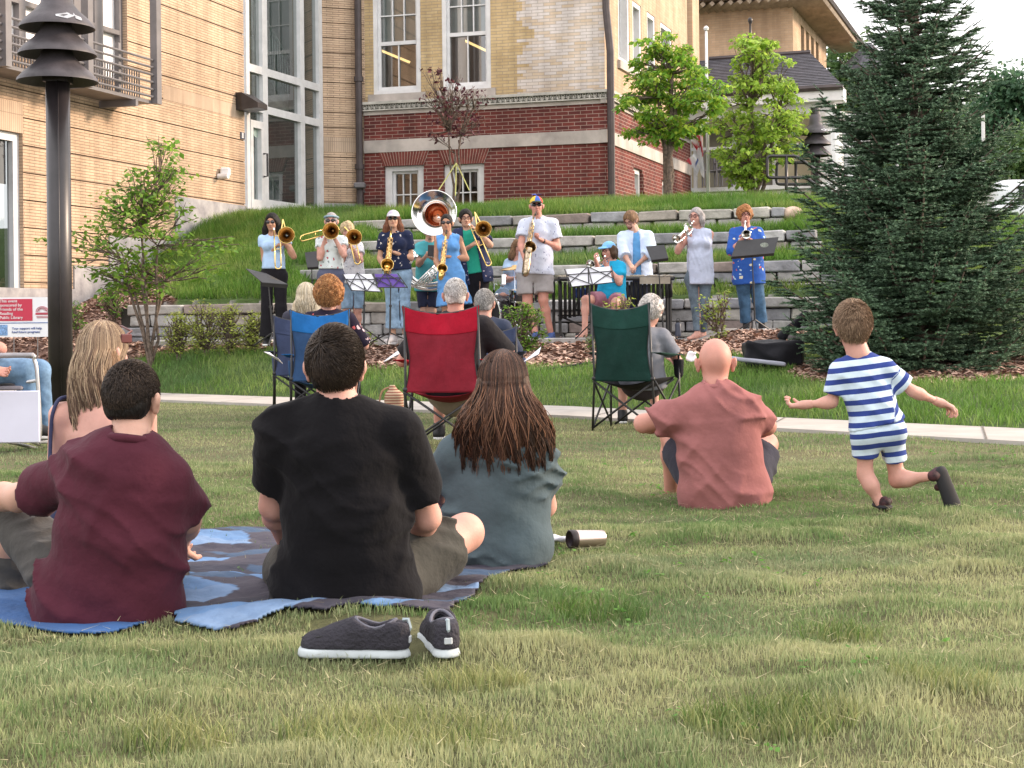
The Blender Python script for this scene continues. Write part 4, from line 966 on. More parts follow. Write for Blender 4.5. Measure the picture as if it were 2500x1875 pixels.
# ------------------------------------------------------------ lamp posts, handrail, flagpole, sign
def lamp_post(loc, h, tilt=0, label=''):
    """tiered hood lamp; built at the origin"""
    t = thing('street_lamp', label, 'lamp post', (0, 0, 0), 'tiered hood lamp posts')
    s_ = h; p = MB(); p.tube([(0, 0, -.2), (0, 0, s_)], .104, 20); p.tube([(0.03, -.105, .0), (.03, -.105, s_ - .03)], .008, 5)
    p.build('pole', M['dark_metal'], t, smooth=True)
    c_ = MB(); c_.box((0, 0, s_ + .01), (.21, .21, .09)); c_.lathe([(.1, s_ + .0), (.1, s_ + 1.0)], 14); c_.build('collar', M['dark_metal'], t)
    for k in range(3):
        z0_ = s_ + .0 + k * .235; r0 = .350 - .012 * k
        hd = MB(); ap = .27 if k < 2 else .40
        hd.lathe([(r0, z0_ - .03), (r0 * .985, z0_ - .005), (r0 * .83, z0_ + .055), (r0 * .6, z0_ + .12), (r0 * .43, z0_ + .19), (r0 * .37, z0_ + ap - .02), ((.10 if k < 2 else .06), z0_ + ap)], 40)
        hd.lathe([(r0 * .98, z0_ - .03), (r0 * .81, z0_ + .045), (r0 * .58, z0_ + .105), (r0 * .40, z0_ + .17), (.1, z0_ + .19)], 40)
        hd.lathe([(r0, z0_ - .03), (r0 * .98, z0_ - .03)], 40)
        o = hd.build('hood', M['hood_metal'], t, smooth=True)
        if k: b = MB(); b.box((0, 0, z0_ + .0), (.19, .19, .05)); b.build('hood_spacer', mat('spacer', (.16, .15, .13), .6), o)
        if k == 2:
            pa = MB(); random.seed(5)
            for a0, zf, w_ in ((-1.05, .15, .55), (-.85, .3, .4), (-.95, .48, .25), (-.65, .12, .3)):
                vs_ = []
                for i in range(9):
                    an = 2 * math.pi * i / 9; aa = a0 + .5 * w_ * math.cos(an) * random.uniform(.6, 1.1); f = zf + .14 * math.sin(an) * random.uniform(.6, 1.1)
                    f = min(max(f, .02), .95); rr = np.interp(f, [0, .25, .5, .75, 1], [r0 * .985, r0 * .83, r0 * .6, r0 * .43, r0 * .37]) + .004; vs_.append((rr * math.cos(aa), rr * math.sin(aa), z0_ + f * .22))
                pa.add(vs_, [tuple(range(9))])
            pa.build('peeled_paint', mat('bare_metal', (.42, .44, .47), .6, .2, 20), o)
    return t
zl = at(145, 192, 13.5); base = at(147, 900, 13.5)
lp = lamp_post(None, zl.z + .0, 0, 'large dark lamp post with tiered hoods at the left before the tan wing')
lp.location = (at(145, 600, 13.5).x, 13.5, 0.0)
p2 = at(1991, 380, 33.0)
l2 = dup(lp, (p2.x, 33.0, p2.z - zl.z + .02), 0, 'distant tiered hood lamp post behind the black handrail near the spruce')
# handrail
t = thing('handrail', 'black looped metal handrail at the top of the steps by the porch', 'handrail', at(1920, 505, 31))
def rail(dx, dY, du=0):
    mb = MB(); Yh = 31 + dY
    P = lambda u, v: at(u + du, v + dx, Yh)
    def rnd(pts, r=6):
        out = []
        for i, (a, b) in enumerate(pts):
            if 0 < i < len(pts) - 1:
                p0, p1, p2_ = Vector(pts[i - 1]), Vector(pts[i]), Vector(pts[i + 1]); a1 = p1 + (p0 - p1).normalized() * r; a2 = p1 + (p2_ - p1).normalized() * r
                for k in range(5): tt_ = k / 4; out.append(tuple(a1 * (1 - tt_) ** 2 + p1 * 2 * tt_ * (1 - tt_) + a2 * tt_ ** 2))
            else: out.append((a, b))
        return out
    loop = rnd([(2060, 503), (1968, 434), (1873, 434), (1873, 381), (1944, 381), (2075, 474)], 9)
    mb.tube([P(a, b) for a, b in loop], .034, 7)
    for (uu, v0) in ((1920, 381),): mb.tube([P(uu, v0), P(uu, 512)], .034, 7)
    return mb
rail(0, 0).build('front_rail', M['dark_metal'], t, smooth=True); rail(16, 1.6, 23).build('rear_rail', M['dark_metal'], t, smooth=True)
# flagpole with two hanging flags
fpb = at(1729, 478, 33.0); fpt = at(1724, 76, 33.0); t = thing('flagpole', 'white flagpole between the two young trees', 'flagpole', fpb)
mb = MB(); mb.tube([fpb - Vector((0, 0, .3)), fpt], [.042, .028], 12); mb.build('pole', M['white_paint'], t, smooth=True); mb = MB(); mb.lathe([(0, 0), (.05, .02), (.06, .06), (.04, .10), (0, .12)], 10, Matrix.Translation(fpt)); mb.build('ball', M['white_paint'], t)
def flag(name, label, v0, v1, uw, colf, sd_):
    top = at(1722, v0, 33.0); bot = at(1722, v1, 33.0); nx, nz = 14, 26; V = []; C = []; H_ = top.z - bot.z
    for i in range(nx):
        for j in range(nz):
            a, b = i / (nx - 1), j / (nz - 1); wd = uw * (1 - .45 * b * a)
            V.append((top.x - .05 - wd * a * (.35 + .65 * (1 - b * .5)), top.y + .10 * math.sin(a * 14 + b * 3 + sd_) * (.4 + b), top.z - b * H_ * (1 - .0 * a) - .35 * a * (1 - b) - (.12 * math.sin(a * 7 + sd_)) * b)); C.append(colf(a, b))
    Fc = [(i * nz + j, i * nz + j + 1, (i + 1) * nz + j + 1, (i + 1) * nz + j) for i in range(nx - 1) for j in range(nz - 1)]
    o = npmesh(name, V, Fc, mat(name, (1, 1, 1), .8, .03, 5, vcol=True, trans=.2), col=np.array(C)); tag(o, label, 'flag')
flag('striped_flag', 'upper limp flag with red and white stripes on the flagpole', 288, 372, .32, lambda a, b: (.55, .05, .07) if int(a * 6 + b * 3) % 2 else (.72, .7, .72), 0)
flag('white_flag', 'lower limp white flag hanging on the flagpole', 352, 424, .36, lambda a, b: (.10, .14, .35) if (abs(a - .5) < .12 and .4 < b < .6) else ((.5, .06, .08) if a > .8 and b < .3 else (.72, .72, .76)), 2)
# sponsor sign
YS = 17.0
def glyph_text(body, size, p, parent, m, ext=.002, align='LEFT', bold=0.006, xs_=1.0):
    c_ = bpy.data.curves.new('text', 'FONT'); c_.body = body; c_.size = size; c_.extrude = ext; c_.offset = bold * size; c_.align_x = align; c_.resolution_u = 3
    o = bpy.data.objects.new('tmp', c_); COL.objects.link(o); bpy.context.view_layer.update()
    me = bpy.data.meshes.new_from_object(o.evaluated_get(bpy.context.evaluated_depsgraph_get())); bpy.data.objects.remove(o); bpy.data.curves.remove(c_)
    me.transform(Matrix.Translation(p) @ Matrix.Rotation(R(90), 4, 'X') @ Matrix.Diagonal((xs_, 1, 1, 1))); me.materials.clear(); me.materials.append(m)
    return link('lettering', me, parent)
A0, A1 = at(-62, 727, YS), at(122, 822, YS)
t = thing('event_sign', 'white and red sponsor sign on thin legs beside the large lamp post', 'sign', ((A0.x + A1.x) / 2, YS, .2))
mb = MB(); mb.box(((A0.x + A1.x) / 2, YS, (A0.z + A1.z) / 2), (A1.x - A0.x, .012, A0.z - A1.z)); bd = mb.build('board', mat('sign_white', (.80, .81, .84), .5, .02, 3), t)
mb = MB(); b0, b1 = at(-56, 731, YS), at(80, 783, YS); mb.box(((b0.x + b1.x) / 2, YS - .008, (b0.z + b1.z) / 2), (b1.x - b0.x, .006, b0.z - b1.z)); mb.build('red_panel', mat('sign_red', (.52, .035, .075), .5, .02, 3), bd)
mb = MB(); b0 = at(-60, 789.5, YS); b1 = at(121, 790.8, YS); mb.box(((b0.x + b1.x) / 2, YS - .008, b0.z), (b1.x - b0.x, .004, .008)); mb.build('blue_rule', mat('sign_blue', (.05, .12, .35), .5), bd)
mb = MB(); b0, b1 = at(-10, 793, YS), at(19, 819, YS); mb.box(((b0.x + b1.x) / 2, YS - .008, (b0.z + b1.z) / 2), (b1.x - b0.x, .004, b0.z - b1.z)); mb.build('blue_square', mat('sign_sq', (.22, .38, .66), .5, .3, 60), bd)
m_w = mat('letter_white', (.8, .8, .8), .5); m_r = mat('letter_red', (.5, .08, .12), .5); m_k = mat('letter_blue', (.10, .15, .38), .5)
for i, s_ in enumerate(('This event', 'sponsored by', 'Friends of the', 'Reading', 'Public Library')):
    glyph_text(s_, .0455, at(-1 if i in (0, 2, 3, 4) else -3, 738.5 + i * 10.1, YS - .013), bd, m_w, xs_=1.02 if i != 2 else 1.0)
for i, s_ in enumerate(('Your support will help', 'fund future programs')): glyph_text(s_, .037, at(29, 804.5 + i * 8.8, YS - .010), bd, m_k, xs_=.98)
mb = MB(); cc = at(103, 759, YS - .011)
for rr in (.068, .052): mb.tube([cc + Vector((rr * math.cos(a), 0, rr * math.sin(a) * .85 - .01)) for a in np.linspace(0, math.pi, 16)], .0035, 4)
for k in range(7): a = .35 + k * .41; mb.tube([cc + Vector((.030 * math.cos(a), 0, .026 * math.sin(a) - .01)), cc + Vector((.052 * math.cos(a), 0, .043 * math.sin(a) - .01))], .003, 4)
mb.box(cc + Vector((0, 0, -.03)), (.15, .003, .024)); mb.box(cc + Vector((0, 0, -.062)), (.13, .003, .006)); mb.box(cc + Vector((0, 0, -.075)), (.12, .003, .005)); mb.build('emblem', m_r, bd)
mb = MB()
for u in (34, 92): a = at(u, 822, YS); mb.tube([(a.x, YS, a.z), (a.x, YS, -.05)], .006, 5)
mb.build('wire_legs', M['grey_metal'], t)
# ------------------------------------------------------------ trees, shrubs
def leafmesh(name, pos, size, m, parent, cols, droop=.5, shape='leaf', horiz=.6, smooth=False):
    """pos (n,3): one folded leaf of 4 triangles at each point, random heading, drooping tip"""
    n_ = len(pos); a = rng.uniform(0, 2 * math.pi, n_); dr = rng.normal(droop, .35, n_); ro = rng.normal(0, 1 - horiz, n_) * 1.3
    d = np.stack([np.cos(a) * np.cos(dr), np.sin(a) * np.cos(dr), -np.sin(dr)], -1); up = np.array([0, 0, 1.0])
    s_ = np.cross(d, up); s_ /= np.linalg.norm(s_, axis=1)[:, None] + 1e-9; n3 = np.cross(s_, d); c_, sn = np.cos(ro)[:, None], np.sin(ro)[:, None]; s_ = s_ * c_ + n3 * sn; n3 = np.cross(s_, d)
    L = (size * rng.uniform(.6, 1.25, n_))[:, None]; W = L * .30
    p0 = pos; p1 = pos + d * L * .45 + n3 * L * .04; p2 = pos + d * L - n3 * L * .10; l_ = pos + d * L * .42 + s_ * W - n3 * L * .05; r_ = pos + d * L * .42 - s_ * W - n3 * L * .05
    V = np.stack([p0, l_, p1, r_, p2], 1).reshape(-1, 3); i = np.arange(n_)[:, None] * 5
    Fc = np.concatenate([i + np.array([[0, 2, 1]]), i + np.array([[0, 3, 2]]), i + np.array([[1, 2, 4]]), i + np.array([[2, 3, 4]])])
    return npmesh(name, V, Fc, m, parent, smooth=smooth, col=np.repeat(cols, 5, 0))
m_leaf = mat('leaf', (1, 1, 1), .5, .06, 5, vcol=True, trans=.45, spec=.35)
def limb(mb, a, b, r0, r1, wob=.06, n=5, seg=6):
    a, b = Vector(a), Vector(b); L = (b - a).length; pts = []
    for i in range(seg):
        t = i / (seg - 1); p = a.lerp(b, t); k = math.sin(t * math.pi) * wob * L
        pts.append(p + Vector((random.uniform(-1, 1), random.uniform(-1, 1), random.uniform(-.3, .8))) * k)
    mb.tube(pts, [r0 + (r1 - r0) * i / (seg - 1) for i in range(seg)], n); return pts
def tree(name, label, cat, base, forks, clumps, leaf, cols, nl, trunk_r=.06, fork_h=.8, flat=.45, group=None, cr_=.28, droop=.5, parent_kind='tree', bark=None, horiz=.6, stems=1, twigs=2):
    """clumps: list of (x,y,z,scale) in world; limbs run from the fork to the clumps"""
    t = thing(name, label, cat, base, group); base = Vector(base); mb = MB(); P = []; C = []
    forkp = [Vector(f) for f in forks]
    for f in forkp: limb(mb, base - Vector((0, 0, .15)), f, trunk_r, trunk_r * .62, .03, 9, 6)
    for (x, y, z, s_) in clumps:
        c = Vector((x, y, z)); f = min(forkp, key=lambda q: (q - c).length + max(0, (q.z - c.z)) * 2)
        pts = limb(mb, f, c, trunk_r * .34, .006, .07, 5, 6)
        for _ in range(twigs):
            e = c + Vector((random.uniform(-1, 1), random.uniform(-1, 1), random.uniform(-.3, .6))) * cr_ * s_; limb(mb, pts[3], e, .009, .003, .06, 4, 4)
        k = max(3, int(nl * s_)); u = rng.normal(0, 1, (k, 3)); u /= np.linalg.norm(u, axis=1)[:, None]; rr = rng.uniform(.25, 1, (k, 1)) ** .6
        q = u * rr * cr_ * s_; q[:, 2] *= flat; P.append(q + np.array([x, y, z])); d_ = rng.uniform(.72, 1.25, (k, 1)); bl = rng.uniform(0, 1, (k, 1)) < .35
        cc = np.where(bl, np.array([cols[1]]), np.array([cols[0]])) * d_ * rng.uniform(.85, 1.15); C.append(cc)
    mb.build('trunk', bark or M['bark'], t, smooth=True); leafmesh('crown', np.concatenate(P), leaf, m_leaf, t, np.concatenate(C), droop, horiz=horiz)
    return t
def env_clumps(profile, cx, cy, n_, depth=.8, jitter=.0, seed=1, surf=.55):
    """profile: list of (z, xleft, xright); fills the outline's volume"""
    r_ = random.Random(seed); zs_ = [p[0] for p in profile]; out = []
    hmax = max(p[2] - p[1] for p in profile) / 2
    while len(out) < n_:
        z = r_.uniform(min(zs_), max(zs_)); xl = np.interp(z, zs_, [p[1] for p in profile]); xr = np.interp(z, zs_, [p[2] for p in profile]); hw = (xr - xl) / 2; mx = (xr + xl) / 2
        a = r_.uniform(0, 6.283); hw *= .96 + .30 * math.sin(z * 6.3 + seed + 1.5 * math.cos(a)) * math.sin(a * 2 + seed * 1.7 + z * 3.1)
        if r_.random() > .2 + .8 * hw / hmax: continue
        rr = r_.uniform(surf, 1) ** .7 if r_.random() < .7 else r_.uniform(0, .6)
        x = mx + hw * rr * math.cos(a); y = cy + hw * rr * math.sin(a) * depth
        if all((x - o[0]) ** 2 + (y - o[1]) ** 2 + (z - o[2]) ** 2 * 2.5 > (.16) ** 2 for o in out[-80:]) or r_.random() < .2: out.append((x, y, z, r_.uniform(.7, 1.25)))
    return out
def prof(pts, Y): return sorted([(at(ul, v, Y).z, at(ul, v, Y).x, at(ur, v, Y).x) for v, ul, ur in pts])
# the two young trees on the upper lawn
Y = 31.0; b = at(1630, 480, Y); b.z = H(b.x, Y)
cl = env_clumps(prof([(75, 1590, 1625), (110, 1560, 1660), (150, 1545, 1690), (190, 1530, 1730), (235, 1500, 1780), (270, 1530, 1770), (300, 1555, 1740), (330, 1545, 1725), (352, 1590, 1690)], Y), b.x, Y, 120, seed=2)
tree('young_tree', 'young green tree with an arm of yellow leaves in front of the red brick corner', 'tree', b, [at(1636, 330, Y), at(1650, 250, Y), at(1610, 240, Y), at(1640, 180, Y)], cl, .13, [(.20, .39, .05), (.42, .56, .07)], 44, .065, cr_=.22, group='young trees on the upper lawn')
Y = 32.5; b = at(1836, 482, Y); b.z = H(b.x, Y)
cl = env_clumps(prof([(88, 1800, 1850), (125, 1770, 1900), (170, 1765, 1925), (230, 1755, 1950), (290, 1745, 1975), (340, 1740, 1975), (380, 1735, 1950), (410, 1750, 1910), (450, 1790, 1860)], Y), b.x, Y, 150, seed=5)
tree('young_tree', 'young yellow green tree with several stems beside the flagpole and handrail', 'tree', b, [at(1830, 400, Y), at(1870, 340, Y), at(1800, 330, Y), at(1835, 260, Y), at(1900, 270, Y)], cl, .125, [(.30, .47, .07), (.46, .62, .10)], 40, .05, cr_=.23, group='young trees on the upper lawn', twigs=3)
# thin purple tree with guy lines
Y = 31.5; b = at(1112, 480, Y); b.z = H(b.x, Y)
cl = env_clumps(prof([(165, 1045, 1060), (215, 1060, 1180), (245, 1010, 1205), (270, 1045, 1195), (300, 1030, 1190), (330, 1040, 1165), (350, 1060, 1150)], Y), b.x, Y, 70, seed=8, surf=.3)
pt_ = tree('purple_tree', 'thin young tree with sparse purple leaves before the red brick wall', 'tree', b, [at(1112, 375, Y), at(1125, 330, Y), at(1095, 320, Y)], cl, .105, [(.085, .022, .035), (.14, .04, .05)], 6, .03, cr_=.24)
mb = MB(); tp = at(1114, 398, Y)
for u, v in ((1062, 478), (1146, 465), (1112, 478)): mb.tube([tp, at(u, v, Y - .3)], .012, 5)
mb.build('guy_line', mat('strap', (.55, .55, .2), .7), pt_)
# open layered tree by the left wall
Y = 20.4; b = at(368, 862, Y); b.z = H(b.x, Y)
cl = env_clumps(prof([(345, 390, 400), (400, 360, 430), (450, 290, 440), (480, 220, 440), (530, 200, 470), (575, 170, 480), (610, 160, 480), (650, 200, 450), (690, 240, 430), (730, 280, 400)], Y), b.x, Y, 84, seed=11, depth=.7, surf=.3)
random.seed(4)
for (u, v) in ((545, 590), (520, 600), (500, 625), (530, 655), (505, 680), (470, 650), (120, 590), (140, 560), (480, 600), (555, 602), (175, 640), (395, 350), (405, 365), (425, 405), (410, 420)): p = at(u, v, Y + random.uniform(-.5, .3)); cl.append((p.x, p.y, p.z, .8))
tree('ornamental_tree', 'open multi stemmed small tree with layered leaves beside the large lamp post', 'tree', b, [at(330, 715, Y), at(300, 640, Y), at(355, 690, Y - .1), at(385, 600, Y), at(400, 690, Y + .2), at(345, 560, Y)], cl, .095, [(.14, .28, .035), (.27, .42, .06)], 27, .024, cr_=.26, twigs=2, droop=.25, flat=.4)
# big spruce
def spruce(u0, Yc, hgt):
    b = at(u0, 900, Yc); b.z = H(b.x, Yc) - .05; t = thing('spruce_tree', 'big dark green spruce with shaggy branches filling the right side of the picture', 'tree', b)
    tk = MB(); tk.tube([b + Vector((0, 0, -.2)), b + Vector((.02, 0, hgt * .5)), b + Vector((0, 0, hgt))], [.12, .07, .01], 10)
    rr = random.Random(12); TW = []                      # twigs: (base, dir, length, tint)
    z = .12
    while z < hgt - .15:
        f = z / hgt; L0 = (1.36 * (1 - f) ** .97 + .09) * (1 if f > .06 else .85); nb = 14 if f < .45 else (12 if f < .68 else 8); ph = rr.uniform(0, 6.28)
        for i in range(nb):
            a = ph + 6.283 * i / nb + rr.uniform(-.3, .3); L = L0 * rr.choice((rr.uniform(.55, .95), rr.uniform(.8, 1.12), rr.uniform(1.0, 1.35))); p = b + Vector((0, 0, z + rr.uniform(-.08, .08)))
            slope = rr.uniform(-.18, .05) + (.25 * f); d = Vector((math.cos(a), math.sin(a), 0)); pts = []
            for k in range(9):
                s_ = k / 8; pts.append(p + d * L * s_ + Vector((0, 0, L * (slope * s_ - .16 * math.sin(s_ * 3.1) * (1 - f) + .20 * s_ ** 3)))); 
            tk.tube(pts, [.020 * (1 - k / 9) + .004 for k in range(9)], 4, cap=False)
            side = Vector((-d.y, d.x, 0)); nsec = max(4, int(L / .072))
            for k in range(nsec):
                s_ = .22 + .78 * (k + rr.random() * .7) / nsec; idx = min(s_ * 8, 7.999); i0 = int(idx); q_ = pts[i0].lerp(pts[i0 + 1], idx - i0)
                for sg in (-1, 1):
                    if rr.random() < .08: continue
                    l2 = L * .34 * (1.15 - s_) + .07; dd = (d * rr.uniform(.55, .95) + side * sg * rr.uniform(.6, 1.0) + Vector((0, 0, rr.uniform(-.16, .20)))).normalized()
                    nt_ = max(1, int(l2 / .075)); q2 = q_
                    for j in range(nt_):
                        ln = min(.15, l2 / nt_ * 1.5) * rr.uniform(.85, 1.2); TW.append((q2, dd, ln, rr.random() * .5 + .5 * s_))
                        if j < nt_ - 0 and rr.random() < .85:
                            for sg2 in (-1, 1):
                                d3 = (dd + Vector((-dd.y, dd.x, 0)) * sg2 * rr.uniform(.6, 1.0) + Vector((0, 0, rr.uniform(-.1, .2)))).normalized(); TW.append((q2, d3, ln * rr.uniform(.5, .85), rr.random() * .6 + .4 * s_))
                        q2 = q2 + dd * l2 / nt_
            TW.append((pts[-1] - d * .05, (pts[-1] - pts[-2]).normalized(), .16, 1))
        z += .140 + .04 * rr.random()
    tk.build('trunk', M['bark'], t)
    n_ = len(TW); B = np.array([tuple(q[0]) for q in TW]); D = np.array([tuple(q[1]) for q in TW]); Ln = np.array([q[2] for q in TW]); Ti = np.array([q[3] for q in TW])
    up = np.array([0, 0, 1.0]); S1 = np.cross(D, up); S1 /= np.linalg.norm(S1, axis=1)[:, None] + 1e-9; S2 = np.cross(S1, D); Vs, Cs = [], []
    NN = 20
    for j in range(NN):
        s_ = (j + rng.uniform(0, 1, n_)) / NN; an = rng.uniform(0, 6.283, n_); nl_ = (.030 * rng.uniform(.7, 1.2, n_) * (1 - .35 * s_)); rad = S1 * np.cos(an)[:, None] + S2 * np.sin(an)[:, None] * .8
        p0 = B + D * (Ln * s_)[:, None]; tip = p0 + (rad * .85 + D * .75) * nl_[:, None]; wv = np.cross(rad, D) * .0060
        Vs.append(np.stack([p0 - wv, p0 + wv, tip], 1)); k = (.62 + .75 * rng.uniform(0, 1, n_))[:, None]
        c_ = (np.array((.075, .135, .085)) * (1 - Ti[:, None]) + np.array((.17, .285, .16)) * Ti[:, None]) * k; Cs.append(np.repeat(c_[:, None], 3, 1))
    # leafy core of each twig
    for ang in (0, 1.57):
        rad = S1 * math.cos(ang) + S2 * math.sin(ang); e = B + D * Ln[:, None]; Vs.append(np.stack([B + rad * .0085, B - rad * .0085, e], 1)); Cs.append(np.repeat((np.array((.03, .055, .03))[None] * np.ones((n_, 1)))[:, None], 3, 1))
    V = np.concatenate(Vs).reshape(-1, 3); C = np.concatenate(Cs).reshape(-1, 3)
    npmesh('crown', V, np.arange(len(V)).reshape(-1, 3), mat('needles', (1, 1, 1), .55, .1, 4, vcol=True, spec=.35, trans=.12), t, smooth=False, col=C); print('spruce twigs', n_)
spruce(2238, 16.2, 5.3)
# shrubs
# small broad leaved weeds in the lawn
x, y = scatter(900, -3.5, 3.5, 2.9, 10, lambda x, y: infrus(x, y) & ~covered(x, y) & (vnoise(x, y, 71, 2, 1.1) > .58)); x, y = np.repeat(x, 5) + rng.normal(0, .012, len(x) * 5), np.repeat(y, 5) + rng.normal(0, .012, len(y) * 5)
tag(leafmesh('lawn_weeds', np.stack([x, y, height(x, y) + rng.uniform(.012, .026, len(x))], 1), .020, m_leaf, None, np.array([[.13, .30, .05]]) * rng.uniform(.7, 1.3, (len(x), 1)), .1), 'clover and small broad leaved weeds in the lawn', kind='stuff')
def shrub(name, label, pts, Yc, n_cl, leaf, cols, nl, cr_=.1, group=None, base_u=None, flat=.9, droop=.1, twigs=2, depth=.8, seed=3):
    u = base_u or sum(pts[-1][1:]) / 2; b = at(u, pts[-1][0], Yc); b.z = H(b.x, Yc); cl = env_clumps(prof(pts, Yc), b.x, Yc, n_cl, depth=depth, seed=seed, surf=.3)
    return tree(name, label, 'shrub', b, [b + Vector((random.uniform(-.04, .04), random.uniform(-.04, .04), .08)) for _ in range(3)], cl, leaf, cols, nl, .012, cr_=cr_, group=group, flat=flat, droop=droop, twigs=twigs)
shrub('shrub', 'round bright green shrub in the mulch in front of the drum kit', [(742, 1262, 1310), (765, 1240, 1325), (800, 1228, 1335), (835, 1232, 1315), (857, 1255, 1295)], 18.8, 46, .055, [(.13, .26, .035), (.24, .38, .06)], 22, .10)
shrub('shrub', 'tiny round green shrub left of the green camp chair', [(822, 1438, 1460), (838, 1430, 1466), (856, 1436, 1460)], 18.6, 12, .03, [(.13, .24, .04), (.2, .32, .06)], 26, .07)
shrub('shrub', 'small low green shrub in the mulch behind the bald man', [(846, 1568, 1590), (858, 1560, 1598), (870, 1565, 1590)], 18.0, 10, .03, [(.15, .24, .05), (.22, .32, .07)], 22, .06)
shrub('shrub', 'upright light green shrub of two stems in front of the grey haired trumpeter', [(710, 1762, 1775), (740, 1700, 1785), (765, 1705, 1785), (800, 1735, 1770), (835, 1745, 1765)], 19.2, 34, .05, [(.30, .42, .07), (.40, .50, .10)], 11, .09)
shrub('shrub', 'yellow green sprigs showing just above the back of the green chair', [(722, 1500, 1545), (738, 1465, 1548), (760, 1490, 1530), (850, 1500, 1520)], 18.9, 20, .05, [(.30, .42, .06), (.38, .48, .08)], 9, .09)
for i, (ul, ur, vt, lb) in enumerate(((398, 470, 765, 'leftmost of the yellow green shrubs before the lowest wall'), (455, 545, 742, 'second yellow green shrub from the left before the lowest wall'), (525, 600, 748, 'tallest yellow green shrub before the lowest wall, near its middle'), (585, 652, 770, 'rightmost yellow green shrub before the lowest wall, by the black trousers'))):
    shrub('shrub', lb, [(vt, ul + 25, ur - 25), (vt + 30, ul + 5, ur - 5), (vt + 70, ul, ur), (854, ul + 20, ur - 20)], 20.4, 44, .042, [(.42, .50, .10), (.54, .58, .17)], 24, .12, group='yellow green shrubs before the lowest wall', seed=20 + i)
shrub('shrub', 'small dark green shrub on the mulch at the left end of the wall', [(700, 262, 280), (730, 250, 300), (765, 262, 290)], 22.4, 20, .06, [(.10, .22, .03), (.2, .34, .05)], 16, .12)
shrub('shrub', 'small green shrub on the mulch right beside the large lamp post', [(745, 180, 190), (780, 176, 200), (810, 180, 196)], 21.6, 12, .06, [(.10, .22, .03), (.2, .34, .05)], 14, .12)
shrub('shrub', 'low bright plant at the foot of the curly haired listener', [(815, 880, 905), (825, 868, 920), (838, 880, 905)], 19.5, 10, .045, [(.26, .40, .05), (.34, .46, .07)], 12, .08)
# far trees on the right
def far_tree(label, u, v0, v1, hw, Yc, cols, seed):
    b = at(u, v1, Yc); b.z = min(b.z, H(min(b.x, 80), Yc)); vm = (v0 + v1) / 2
    cl = env_clumps(prof([(v0, u - hw * .3, u + hw * .3), (v0 + (v1 - v0) * .2, u - hw * .8, u + hw * .8), (vm, u - hw, u + hw), (v1 - (v1 - v0) * .12, u - hw * .8, u + hw * .8)], Yc), b.x, Yc, 110, seed=seed)
    return tree('far_tree', label, 'tree', b, [at(u, v1 - (v1 - v0) * .25, Yc)], cl, .26, cols, 120, .25, cr_=1.2, group='trees beyond the road', flat=.7, twigs=0)
g1 = [(.10, .18, .06), (.16, .25, .08)]; g2 = [(.08, .17, .09), (.13, .23, .12)]
far_tree('far green tree showing between the tan wing and the spruce', 2075, 120, 560, 110, 62, g1, 31)
far_tree('far green tree behind the middle of the spruce', 2250, 230, 600, 130, 74, g2, 32)
far_tree('far green tree at the right edge, highest of those right of the spruce', 2475, 185, 560, 120, 66, g2, 33)
far_tree('far dark green tree behind the right side of the spruce', 2370, 270, 600, 110, 70, g1, 34)
far_tree('far low green tree at the right edge below the taller one', 2520, 330, 620, 100, 58, g1, 35)
# road and parked van at the right
mb = MB(); pts = [(x, 52 + (x - 12) * .1) for x in (8, 14, 20, 30, 45)]
for a, b2 in zip(pts[:-1], pts[1:]): mb.quad(*[Vector((p[0], p[1] + dy, max(H(min(p[0], 80), p[1] + dy), 0) + .05)) for p, dy in ((a, 0), (b2, 0), (b2, 6), (a, 6))])
tag(mb.build('road', mat('asphalt', (.10, .10, .105), .9, .1, 5)), 'grey road beyond the lawn at the right', kind='structure')
vb_ = at(2478, 650, 36); vb_.z = H(vb_.x, 36); t = thing('parked_van', 'white van parked beyond the spruce at the right edge', 'van', vb_)
sv = S((vb_.x - 1.2, 34.6, vb_.z), (vb_.x + 3.8, 38, vb_.z + 2.4), .06); sv.rbox((vb_.x + 1.4, 36.2, vb_.z + .85), (2.2, .9, .5), .15, .05); sv.rbox((vb_.x + 1.0, 36.2, vb_.z + 1.5), (1.7, .82, .5), .3, .15)
npmesh('body', *sv.mesh(), mat('van_white', (.7, .72, .76), .3, .03, 2, coat=.5), t); mb = MB()
for dx in (0, 2.8): mb.lathe([(0, -.1), (.33, -.1), (.36, 0), (.33, .1), (0, .1)], 20, Matrix.Translation((vb_.x + dx, 35.35, vb_.z + .34)) @ Matrix.Rotation(R(90), 4, 'X'))
mb.build('wheel', M['black'], t); mb = MB(); mb.box((vb_.x - .72, 35.7, vb_.z + 1.1), (.12, .16, .3)); mb.build('tail_light', mat('tail_red', (.5, .04, .02), .3), t)
mb = MB(); mb.box((vb_.x + 1.0, 35.36, vb_.z + 1.62), (2.2, .05, .42)); mb.build('side_window', M['black'], t)
tur = MB(); tp = at(2120, 112, 52); tur.lathe([(1.1, -.9), (.28, -.1), (.1, 0.1), (0, .12)], 12, Matrix.Translation(tp)); tur.build('turret_roof', M['slate'], far)
